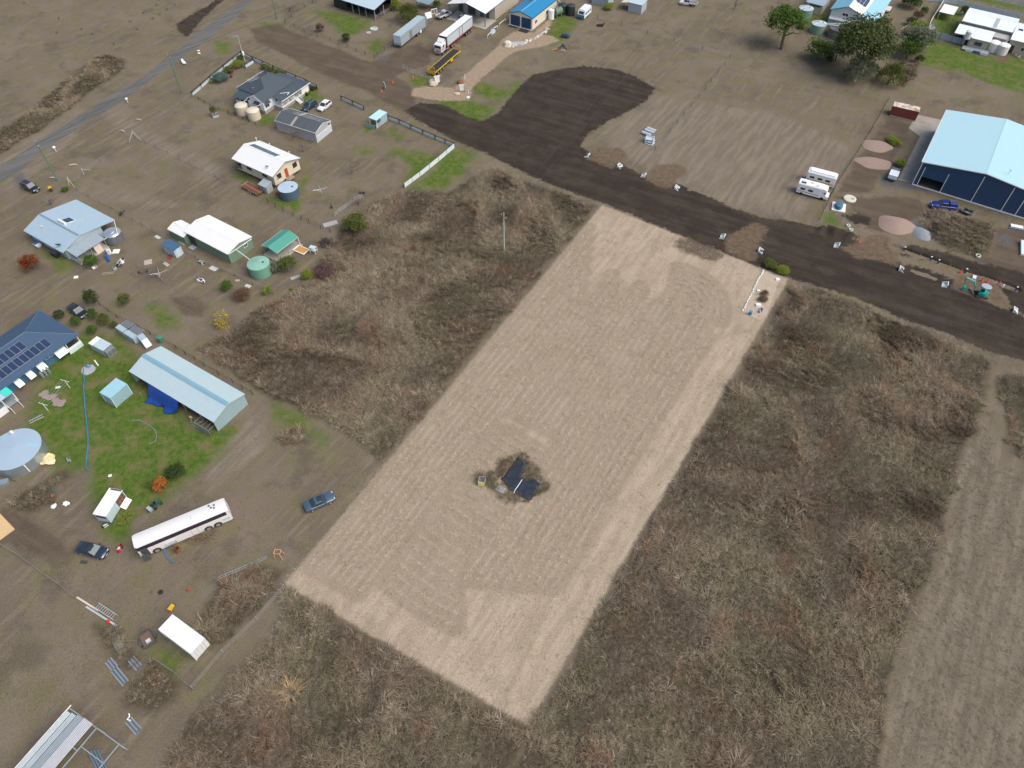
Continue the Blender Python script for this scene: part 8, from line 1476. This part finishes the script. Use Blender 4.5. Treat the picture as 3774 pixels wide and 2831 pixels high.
# ---- on the lot
sheet('weed_mat', 'two torn pieces of black weed mat in the middle of the mown lot', 'weed mat', TARP, .05, mat('black_weed_mat', (.012,.020,.034), .55, bump=.6, bscale=8), .09, 34, 9)
pipe('white edge strip along the seam of the black weed mat', [(*g('p',u,v),.2) for u, v in ((1150,1070),(1180,990),(1230,920),(1290,830),(1330,770))], .05)
yb = thing('meter_crate', 'open yellow sided crate beside the black weed mat', 'crate', g('p',450,800,.5), R(-12)); YC = mat('pale_yellow_panel', (.74,.68,.22), .5)
part('side', MB().box(-.5,.5,-.52,-.46,0,1.1), YC, yb); part('side', MB().box(-.5,.5,.46,.52,0,1.1), GALV, yb); part('side', MB().box(-.52,-.46,-.459,.459,0,1.1), GALV, yb); part('side', MB().box(.46,.52,-.459,.459,0,1.1), GALV, yb); part('floor', MB().box(-.45,.45,-.45,.45,.1,.16), DARK, yb)
for y in (-.2,.05,.3): part('divider', MB().box(-.455,.455,y-.015,y+.015,.5,.95), mat('grey_slat', (.35,.34,.36)), yb)
pal = thing('pallet', 'weathered grey pallet in the dry weeds beside the crate', 'pallet', g('p',860,975), R(-35))
for i in range(5): part('slat', MB().box(-.75,.75,-.45+.2*i,-.31+.2*i,.1,.13), mat('silver_timber', (.44,.45,.46)), pal)
for x in (-.6,0,.6): part('bearer', MB().box(x-.05,x+.05,-.45,.49,-.02,.099), TIMBER, pal)
cs = gs('7',[(2150,690),(2189,700),(2290,745),(2180,1060),(2110,1110),(1975,1030),(2060,860)]); c0 = np.mean(cs,0); tag(obj('rubble_slab', MB().prism([(x-c0[0],y-c0[1]) for x,y in cs], -.1, .045).mesh('rubble_slab'), mat('sandy_slab', (.42,.34,.26), .95, var=.2, dirt=.3, dirtcol=(.3,.25,.2))), kind='structure').location = (c0[0],c0[1],0)
rr = random.Random(8); ed = thing('kerb_edging', 'broken white concrete edging along the old slab in the lot corner', 'edging', g('7',2060,870)); o = g('7',2060,870)
for i, p in enumerate(along(gs('7',[(2150,690),(2110,760),(2060,870),(2010,950),(1980,1025)]), .8)): part('block', MB().box(-.35,.35,-.1,.1,-.03,.14+.04*rr.random()), HWM, ed).location = (p[0]-o[0]+rr.uniform(-.1,.1),p[1]-o[1],0); ed.children[-1].rotation_euler = (0,0,R(60+rr.uniform(-15,15)))
solo('plastic_drum', MB().lathe([(.28,0),(.31,.1),(.31,.75),(.1,.82)], 16), mat('drum_blue', (.02,.25,.42)), 'bright blue drum at the lower end of the old slab', 'drum', g('7',2042,1048,.3), z=.045); solo('white_block', MB().loft([[(x*k,y*k,z) for x,y in ((.5,.35),(-.5,.4),(-.45,-.35),(.55,-.3))] for k,z in ((1,.045),(.9,.4))]), WHITE, 'white block on the old slab near the blue drum', 'block', g('7',2105,985)); scrap('dark purple scrap on the old slab near the blue drum', '7', 2130, 1025, 'scrap_heap', 'scrap heap', (mat('purple_grey', (.08,.07,.14)), WHITE), 21, .7); solo('white_block', MB().loft([[(x*k,y*k,z) for x,y in ((.4,.3),(-.4,.3),(-.4,-.3),(.4,-.3))] for k,z in ((1,.045),(.9,.3))]), WHITE, 'small white block at the upper end of the old slab', 'block', g('8',95,765)); solo('white_block', MB().loft([[(x*k,y*k,z) for x,y in ((.3,.25),(-.3,.25),(-.3,-.25),(.3,-.25))] for k,z in ((1,.045),(.9,.25))]), WHITE, 'small white block in the middle of the old slab', 'block', g('7',2108,860))
# tyres, log pieces, small things
def tyre(label, z, u, v): p = g(z,u,v,.1); return solo('discarded_tyre', MB().lathe([(.2,0),(.32,.02),(.34,.11),(.32,.2),(.2,.22),(.19,.11)], 16), BLACK, label, 'tyre', p, group='old tyres', smooth=True)
tyre('left of two old tyres behind the cream house yard', '2', 890, 1637); tyre('right of two old tyres behind the cream house yard', '2', 920, 1640); tyre('tyre rim in the grass by the bare earth of the lower yard', '13', 1365, 165)
for i,(z,u,v,l,a,lb) in enumerate((('1',625,1405,1.7,10,'pale log lying in the verge below the left mailbox'),('1',1040,1118,1.4,-20,'grey stump by the entrance track'),('1',1180,1022,1.3,-15,'white log lying in the verge above the entrance track'),('1',450,1515,1.2,0,'grey stone block at the foot of the left green pole'))): solo('fallen_log', MB().tube([(-l/2,0,.15),(0,.05,.2),(l/2,-.03,.14)], [.16,.2,.13], 8), mat('bleached_log', (.42,.38,.33), .9, var=.25), lb, 'log', g(z,u,v), R(a))
for i,(z,a,b,c_,lb) in enumerate((('1',(1100,1205),(1140,1150),(1200,1200),'pale timber corner stay at the entrance track fence'),('1',(640,1600),(590,1545),(590,1580),'pale timber corner stay at the bare paddock gate'),('1',(770,1450),(710,1470),(715,1490),'pale timber stay in the middle of the bare paddock fence'))):
    t = thing('fence_stay', lb, 'fence stay', g(z,*b)); o = g(z,*b); part('post', MB().tube([(0,0,-.1),(0,0,1.3)], .09, 7), mat('bleached_log', (.42,.38,.33)), t)
    for q in (a, c_): p = g(z,*q); part('strut', MB().tube([(0,0,1.1),(p[0]-o[0],p[1]-o[1],.1)], .06, 6), mat('bleached_log', (.42,.38,.33)), t)
pb = thing('dog', 'small black dog standing on the bare ground behind the cream house', 'dog', g('6',653,155), R(115)); FUR = mat('black_fur', (.015,.014,.014), .8)
part('body', MB().loft([ringx(x,[(-w_,zb),(w_,zb),(w_*1.1,(zb+zt)/2),(w_*.7,zt),(-w_*.7,zt),(-w_*1.1,(zb+zt)/2)]) for x,w_,zb,zt in ((-.42,.03,.46,.52),(-.38,.10,.36,.55),(-.1,.10,.36,.55),(.18,.13,.30,.58),(.30,.10,.40,.62),(.38,.07,.52,.74),(.46,.085,.58,.78),(.58,.05,.58,.70),(.68,.035,.58,.65))]).tube([(-.4,0,.52),(-.55,0,.62),(-.68,0,.78)], [.035,.025,.01], 6).tube([(-.33,-.08,.42),(-.28,-.08,.24),(-.36,-.08,.14),(-.33,-.08,.0)], [.06,.04,.028,.03], 6).tube([(-.33,.08,.42),(-.28,.08,.24),(-.36,.08,.14),(-.33,.08,.0)], [.06,.04,.028,.03], 6).tube([(.2,-.09,.4),(.19,-.09,.2),(.22,-.09,.0)], [.05,.03,.03], 6).tube([(.2,.09,.4),(.19,.09,.2),(.22,.09,.0)], [.05,.03,.03], 6), FUR, pb, True)
for s in (-1,1): part('ear', MB().add([(.44,s*.05,.76),(.50,s*.08,.76),(.45,s*.085,.86),(.46,s*.05,.80)], [(0,1,2),(0,2,3),(1,3,2),(0,3,1)]), FUR, pb)
# ================================================================= trees and shrubs
def crown_mesh(n, nclump, leaf, seed, shell=.55, squash=1.0, cl=.32, droop=0.0, name='crown'):
    """leaf faces gathered in clumps through a unit ball standing on z=0..2"""
    r = np.random.default_rng(seed)
    d = r.normal(size=(nclump,3)); d /= np.linalg.norm(d,axis=1)[:,None]; d[:,2] = np.where(d[:,2] < -.5, -d[:,2]*.6, d[:,2])
    c = d*(shell + (1-shell)*r.random((nclump,1))**.6)*.82; sz = cl*r.uniform(.6,1.3,(nclump,1))
    k = r.integers(0,nclump,n); p = c[k] + r.normal(size=(n,3))*sz[k]*.55
    if droop: p[:,2] -= droop*np.hypot(p[:,0],p[:,1])**2
    p *= np.minimum(1, 1.12/np.maximum(np.linalg.norm(p,axis=1),1e-6))[:,None]
    p[:,2] = np.maximum(p[:,2], -.97)
    u = r.normal(size=(n,3)); u /= np.linalg.norm(u,axis=1)[:,None]; v = np.cross(u, r.normal(size=(n,3))); v /= np.linalg.norm(v,axis=1)[:,None]
    s = leaf*r.uniform(.6,1.4,(n,1)); l = s*r.uniform(1.2,2.0,(n,1))
    if droop: u = u*.4 + np.array([0,0,-1.0]); u /= np.linalg.norm(u,axis=1)[:,None]; l *= 1.6
    V_ = np.stack([p-u*l*.5, p+v*s*.5, p+u*l*.5, p-v*s*.5], 1).reshape(-1,3); V_[:,2] = (V_[:,2]+1)*squash
    return npmesh(name, V_, np.arange(4*n).reshape(-1,4))
CR = {'small': [crown_mesh(900, 26, .13, s) for s in range(4)], 'clip': [crown_mesh(1300, 60, .10, 10+s, .85, cl=.2) for s in range(2)], 'mid': [crown_mesh(2200, 36, .085, 20+s) for s in range(3)], 'big': [crown_mesh(11000, 60, .052, 30+s, .5, cl=.26) for s in range(2)],
      'sparse': [crown_mesh(260, 22, .10, 40+s, .5) for s in range(2)], 'weep': [crown_mesh(3600, 30, .05, 50+s, .5, droop=.5) for s in range(2)], 'conifer': [crown_mesh(1700, 34, .09, 60+s, .6) for s in range(2)]}
for m_ in CR['conifer']:
    co = np.zeros(len(m_.vertices)*3, np.float32); m_.vertices.foreach_get('co', co); co = co.reshape(-1,3); co[:,:2] *= (1.15 - .5*co[:,2:3]/2); m_.vertices.foreach_set('co', co.ravel()); m_.update()
BARK = mat('bark', (.12,.095,.075), .95, var=.3, bump=.4); GREYB = mat('grey_bark', (.34,.30,.27), .95, var=.3); PALEB = mat('pale_bark', (.48,.43,.38), .9, var=.25)
LG = dict(dark=leafmat('dark_green_leaf', (.027,.057,.014), (.074,.115,.030), (.047,.081,.020)), olive=leafmat('olive_leaf', (.074,.101,.022), (.162,.182,.043), (.121,.135,.041)), lime=leafmat('lime_leaf', (.135,.196,.016), (.270,.311,.041), (.203,.243,.027)),
          mid=leafmat('mid_green_leaf', (.054,.115,.016), (.121,.189,.038), (.081,.135,.027)), gum=leafmat('gum_leaf', (.061,.088,.027), (.142,.169,.061), (.101,.115,.041)), grey=leafmat('grey_green_leaf', (.121,.142,.088), (.230,.250,.162), (.162,.189,.108)),
          blue=leafmat('blue_conifer_leaf', (.068,.142,.115), (.149,.243,.203), (.095,.176,.135)), red=leafmat('red_leaf', (.176,.027,.016), (.338,.068,.027), (.121,.115,.027)), crimson=leafmat('crimson_leaf', (.270,.011,.020), (.486,.027,.041), (.270,.014,.027)),
          orange=leafmat('orange_leaf', (.378,.108,.020), (.608,.216,.054), (.405,.162,.041)), yellow=leafmat('yellow_leaf', (.351,.257,.027), (.567,.405,.041), (.270,.257,.041)), brown=leafmat('brown_leaf', (.115,.074,.047), (.216,.142,.088), (.162,.101,.068)), plum=leafmat('plum_leaf', (.115,.068,.068), (.203,.121,.115), (.135,.088,.081)))
UID = [0]
def limbs(h, r, n, spread, seed, z0=.35, bare=False):
    rr = random.Random(seed); mb = MB(); mb.tube([(0,0,-.1),(rr.uniform(-.1,.1)*h*.3,rr.uniform(-.1,.1)*h*.3,h*.5),(0,0,h*.85)], [r,r*.75,r*.3], 7)
    for i in range(n):
        a = 2*math.pi*i/n + rr.uniform(-.4,.4); z = h*rr.uniform(z0,.65); L = spread*rr.uniform(.6,1.0); e = (L*math.cos(a), L*math.sin(a), z + L*rr.uniform(.3,.8))
        m = (L*.45*math.cos(a+.2), L*.45*math.sin(a+.2), z+L*.3); mb.tube([(0,0,z),m,e], [r*.5,r*.32,r*.1], 5)
        for k in range(5 if bare else 2):
            b = a + rr.uniform(-1.1,1.1); q = L*rr.uniform(.25,.55); s = rr.uniform(.3,1); o_ = tuple(m[j]*(1-s)+e[j]*s for j in range(3)); t1 = (o_[0]+q*math.cos(b), o_[1]+q*math.sin(b), o_[2]+q*rr.uniform(.2,.9)); mb.tube([o_, t1], [r*.2,r*.05], 4)
            if bare:
                for w_ in range(3): b2 = b+rr.uniform(-.9,.9); mb.tube([tuple(o_[j]*.5+t1[j]*.5 for j in range(3)), (t1[0]+.4*q*math.cos(b2), t1[1]+.4*q*math.sin(b2), t1[2]+q*rr.uniform(0,.5))], [r*.08,r*.03], 3)
    return mb
def shrub(label, z, u, v, r, h, leaf, kind='small', name='shrub', cat='shrub', group=None, base=None, lift=.05, bark=None, ry=None):
    UID[0] += 1; p = base or g(z, u, v, h/2); t = thing(name, label, cat, p, UID[0]*1.3, group, z=0)
    tr = part('trunk' if cat == 'tree' else 'stem', limbs(h, max(.05,.035*h), 5, r*.6, UID[0]), bark or BARK, t)
    c = obj('crown', CR[kind][UID[0] % len(CR[kind])], LG[leaf], t); c.location = (0,0,h*lift); c.scale = (r, ry or r, h*(1-lift)/2); return t
CLG = 'clipped shrubs by the navy roofed house'
shrub('round clipped shrub nearest the navy roof corner', 'k', 897, 165, 1.05, 1.9, 'dark', 'clip'); shrub('round clipped shrub between the black sedan and the lawn', 'k', 1145, 270, 1.1, 2.0, 'mid', 'clip'); shrub('round clipped shrub nearest the animal shed', 'k', 1400, 392, 1.0, 1.8, 'mid', 'clip')
shrub('feathery conifer touching the nose of the black sedan', 'k', 1410, 150, 1.25, 2.4, 'mid', 'conifer'); shrub('wider feathery conifer right of the black sedan', 'k', 1575, 235, 1.45, 2.4, 'olive', 'conifer'); shrub('small shrub at the end of the kennel row', 'k', 1735, 320, .85, 1.4, 'mid')
shrub('tall dark pointed conifer behind the black sedan', '5', 765, 905, 1.55, 3.6, 'dark', 'conifer', 'conifer_tree', 'tree'); shrub('yellowish shrub in the bare yard right of the dark conifer', '5', 1050, 935, 1.15, 2.4, 'yellow' if False else 'olive'); shrub('red and orange autumn tree beside the tin roofed house', '5', 252, 615, 1.9, 3.4, 'red', 'mid', 'autumn_tree', 'tree')
shrub('leafy green bush at the lean-to corner of the tin roofed house', 'i', 1310, 1150, 1.5, 2.5, 'mid', 'mid'); shrub('green shrub beside the brown bush in the cluttered yard', '5', 1920, 812, 1.25, 1.9, 'mid'); shrub('brown leafless looking bush right of the green shrub', '5', 2050, 890, 1.9, 1.7, 'brown', 'mid', lift=.0)
shrub('sparse yellow autumn shrub at the edge of the tall grass', '5', 1875, 1090, 2.0, 3.0, 'yellow', 'sparse', bark=GREYB); shrub('bare twiggy shrub below the yellow autumn shrub', '5', 1890, 1145, 1.5, 1.5, 'yellow', 'sparse', bark=GREYB)
shrub('large olive shrub standing at the edge of the tall grass', '6', 845, 275, 2.8, 3.8, 'olive', 'mid', lift=0); shrub('olive tree with pale trunk between the green tank and the carport', '6', 275, 625, 1.9, 3.0, 'olive', 'mid', 'olive_tree', 'tree', bark=PALEB, lift=.2); shrub('grey green shrub behind the green tank', '6', 180, 650, 1.5, 2.2, 'grey', 'small'); shrub('bright yellow green bush by the leaning poles', '6', 445, 722, 1.3, 1.9, 'lime', 'mid'); shrub('purple brown bush at the edge of the tall grass', '6', 580, 680, 2.1, 1.9, 'plum', 'mid', lift=0); shrub('small yellow green bush by the fence below the green tank', '6', 105, 850, 1.1, 1.3, 'lime'); shrub('tiny yellow green bush beside the small one', '6', 310, 838, .45, .6, 'lime')
shrub('dark citrus bush on the lawn edge behind the coach', '9', 1480, 780, 1.55, 2.3, 'dark', 'mid'); shrub('orange red shrub on the lawn beside the dark citrus bush', '9', 1360, 890, 1.15, 2.0, 'orange'); shrub('thin yellow green shrub left of the orange one', '9', 1285, 885, 1.0, 1.6, 'olive', 'sparse'); shrub('low yellow green weeds beside the old caravan', '9', 1070, 1175, 1.7, 1.0, 'lime', 'sparse')
shrub('blue green conifer shrub in the cottage garden', '1', 1875, 655, 2.3, 2.0, 'blue', 'mid'); shrub('yellow green hedge shrub by the garden light pole', '1', 2012, 545, 1.7, 1.9, 'lime', 'mid'); shrub('yellow green hedge shrub in the middle of the street fence', '1', 1940, 595, 1.5, 1.6, 'olive'); shrub('small hedge shrub at the low end of the garden bed', '1', 1805, 685, .95, 1.1, 'lime'); shrub('green shrub behind the garden light pole', '1', 2045, 488, 1.2, 1.6, 'mid')
shrub('crimson shrub in the middle of the cottage garden bed', '1', 1965, 603, .55, .9, 'crimson'); shrub('crimson shrub nearest the light pole', '1', 2000, 570, .65, 1.0, 'crimson'); shrub('smallest crimson shrub in the cottage garden', '1', 1962, 648, .42, .7, 'crimson')
shrub('green shrub behind the cottage nearest the light pole', 'a', 1085, 260, 1.1, 1.5, 'mid'); shrub('lighter green shrub behind the cottage', 'a', 1165, 295, 1.1, 1.4, 'olive'); shrub('green shrub at the back corner of the cottage', 'a', 1290, 345, 1.3, 1.4, 'mid'); shrub('low green shrubs by the short back fence of the cottage', 'a', 1790, 570, .9, 1.0, 'dark')
pb_ = g('1',1828,985); shrub('upright green bush growing from a timber crate below the cottage fence', '1', 0, 0, 1.0, 2.6, 'olive', base=pb_, lift=.2); pc_ = thing('planter_crate', 'timber crate around the upright green bush', 'planter', (pb_[0]+.1,pb_[1]-.1), R(30))
for b in ((-.7,.7,-.72,-.66),(-.7,.7,.66,.72),(-.72,-.66,-.659,.659),(.66,.72,-.659,.659)): part('side', MB().box(*b,-.03,.55), mat('silver_timber', (.44,.45,.46)), pc_)
shrub('small dark red tree in the green patch below the black shed', '2', 550, 232, 1.2, 2.4, 'plum', name='plum_tree', cat='tree'); shrub('dark bush in the bare yard near the wire fence', '2', 770, 318, 1.5, 2.1, 'dark')
shrub('weeping willow between the black shed and the silver trailer', '2', 1300, 95, 4.0, 6.0, 'olive', 'weep', 'willow_tree', 'tree', lift=.08); shrub('yellow green bush at the corner of the black shed', '2', 1200, 45, 1.8, 3.0, 'lime', 'mid'); shrub('green shrub behind the white ute at the machinery shed', '2', 1545, 35, 1.4, 2.4, 'mid')
shrub('bright green shrub beside the tin hut at the top edge', '3', 845, 55, 2.1, 1.7, 'lime', 'mid', ry=1.6)
def tree(label, z, base, top, r, leaf, kind, bark, lift=.3, name='tree', seed=1, ry=None, off=(0,0), trunk=None):
    p = g(z, *base); h = top; t = thing(name, label, 'tree', p, seed*.7); part('trunk', limbs(h, trunk or .045*h, 7, r*.75, seed, .22), bark, t)
    for i, (dx, dy, k, dz) in enumerate(((0,0,1,0),)): c = obj('crown', CR[kind][seed % len(CR[kind])], LG[leaf], t); c.location = (off[0],off[1],h*lift); c.scale = (r, ry or r, h*(1-lift)/2)
    return t
tree('spreading green tree with dark trunk left of the high white house', '4', (125,420), 10.5, 5.8, 'mid', 'big', BARK, .34, seed=2, off=(2.0,.4)); tree('tall gum tree with pale forked trunk below the high white house', '4', (800,640), 14.5, 8.0, 'gum', 'big', PALEB, .2, seed=3, off=(1.6,.5), trunk=.38); tree('pale green drooping tree at the foot of the tall gum', '4', (750,690), 8.0, 4.4, 'grey', 'weep', PALEB, .1, seed=4); tree('light green drooping tree at the paddock corner', '4', (1030,715), 6.8, 4.0, 'olive', 'weep', BARK, .05, seed=5)
shrub('broad green bush left of the tall gum', '4', 455, 420, 4.0, 5.2, 'mid', 'mid'); shrub('grey green shrub between the broad bush and the gum', '4', 615, 430, 3.6, 5.5, 'grey', 'mid'); shrub('small dark maroon bush below the grey shrub', '4', 540, 500, 1.2, 1.9, 'dark'); tree('wide grey olive tree on the house boundary', '4', (1240,450), 7.5, 5.2, 'grey', 'big', GREYB, .15, seed=6); tree('rounded bright green tree left of the lawn', '4', (1190,500), 6.2, 3.0, 'mid', 'mid', BARK, .1, seed=7); shrub('yellow green bush above the grey olive tree', '4', 1300, 225, 2.4, 3.2, 'lime', 'mid'); shrub('upright green shrub at the upper end of the white post fence', '4', 1345, 95, 1.4, 3.0, 'mid', 'conifer'); shrub('brown bush beside the upright green shrub', '4', 1295, 130, 1.7, 2.6, 'brown', 'mid'); shrub('dark shrub below the brown bush', '4', 1230, 180, 1.4, 2.2, 'dark'); shrub('small dark tree under the right side of the tall gum', '4', 905, 590, 1.8, 2.6, 'dark', 'mid', 'dark_tree', 'tree', lift=.3); shrub('dark shrub at the right corner of the high white house', '4', 990, 200, 1.7, 3.0, 'dark', 'mid'); shrub('dark green plant beside the lawn boundary below the grey olive tree', '4', 1305, 500, 1.4, 2.0, 'dark'); shrub('green trees cut by the top edge right of the high white house', '4', 1235, 12, 3.0, 3.5, 'dark', 'mid'); shrub('dark round shrub at the left end of the low house', '4', 1690, 92, 1.5, 2.6, 'dark'); shrub('grassy green weeds covering a low mound in the workshop yard', '4', 1090, 1195, 2.3, 1.1, 'lime', 'mid', lift=0, ry=1.5); shrub('yellow green shrub by the concrete strip', '4', 1145, 1385, 1.4, 1.5, 'lime', 'small')
shrub('left yellow green shrub on the verge at the lot corner', '8', 40, 630, 1.5, 1.5, 'olive', 'mid'); shrub('right yellow green shrub on the verge at the lot corner', '8', 140, 680, 1.4, 1.3, 'lime', 'mid'); shrub('small green shrub by the pale drive of the tin roofed house', '1', 550, 1605, .9, 1.0, 'mid'); shrub('low brown bush on the old slab in the lot corner', '7', 2165, 880, .9, .9, 'brown'); shrub('second low brown bush on the old slab in the lot corner', '7', 2150, 925, .9, .9, 'brown')
def bare(label, z, u, v, h, r, m, seed): t = thing('bare_tree', label, 'tree', g(z,u,v), seed); part('trunk', limbs(h, .11, 11, r, seed, .06, True), m, t); return t
TW = mat('bare_twig', (.16,.12,.11), .95, var=.3)
bare('bare winter tree in front of the long grey shed', '2', 330, 1190, 3.8, 3.6, TW, 11); bare('second bare winter tree left of the cream house roof end', '2', 410, 1290, 3.0, 3.0, TW, 12); bare('bare grey tree on the grass inside the white sheet fence', '2', 825, 1480, 3.2, 2.2, TW, 13); bare('bare pale shrub in the middle of the cluttered yard', '5', 1330, 740, 2.0, 2.0, TW, 14); bare('bare dead shrub inside the grey mesh fence', '6', 880, 130, 1.8, 1.8, TW, 15); bare('bare grey shrub below the pale drive of the tin roofed house', '5', 440, 130, 1.8, 1.8, TW, 16); bare('bare small tree at the top left of the black shed fence', '2', 300, 100, 2.2, 1.8, TW, 17); bare('bare trunk of a tree cut by the top edge in the far paddock', '3', 1908, 75, 6.5, 2.5, BARK, 18)
for i, (u, v) in enumerate(((1105,180),(1220,105),(1300,155),(1330,38),(1420,75),(1485,35),(690,245),(480,275),(785,285),(1165,245),(965,372),(1355,118),(500,155),(205,22))): shrub('small grey green thistle dotted in the upper left paddock', '1', u, v, .55, .6, 'grey', 'sparse', 'thistle', 'weed', 'thistles in the upper left paddock')
for (z,u,v,lb) in (('6',1960,968,'lone bright green weed in the tall grass beside the lot line'),('6',395,1005,'lone green weed in the tall grass nearest the bare yard'),('6',1990,378,'lone green weed near the pale power pole'),('14',635,840,'bright green weed in the lower tall grass right of the straw tussock'),('14',245,1175,'bright green weed in the lower tall grass below the straw tussock')): shrub(lb, z, u, v, .45, .8, 'lime', 'sparse', 'weed', 'weed')
tus = blades(90, .5, 1.5, .05, .7, 99); t = obj('straw_tussock', tus, mat('bright_straw', (.55,.38,.20), .9, var=.2)); t.location = (*g('14',310,1020),0); t.scale = (1.5,1.5,1.1); tag(t, 'bright straw coloured tussock standing out in the lower tall grass', 'tussock')
PINKG = leafmat('pink_grass', (.26,.15,.11), (.40,.25,.19), (.32,.19,.14))
for (z,u,v,r,lb) in (('6',960,1200,2.4,'large pinkish red grass clump in the tall grass'),('6',1080,1100,1.6,'smaller pinkish grass clump above the large one'),('6',1900,720,1.6,'pinkish grass clump below the pale power pole'),('6',1320,500,1.5,'pinkish grass clump in the upper tall grass')): 
    t = obj('grass_clump', blades(220, 1.0, 1.1, .05, .5, int(u)), PINKG); t.location = (*g(z,u,v),0); t.scale = (r/1.2,r/1.2,1.0); tag(t, lb, 'grass clump')
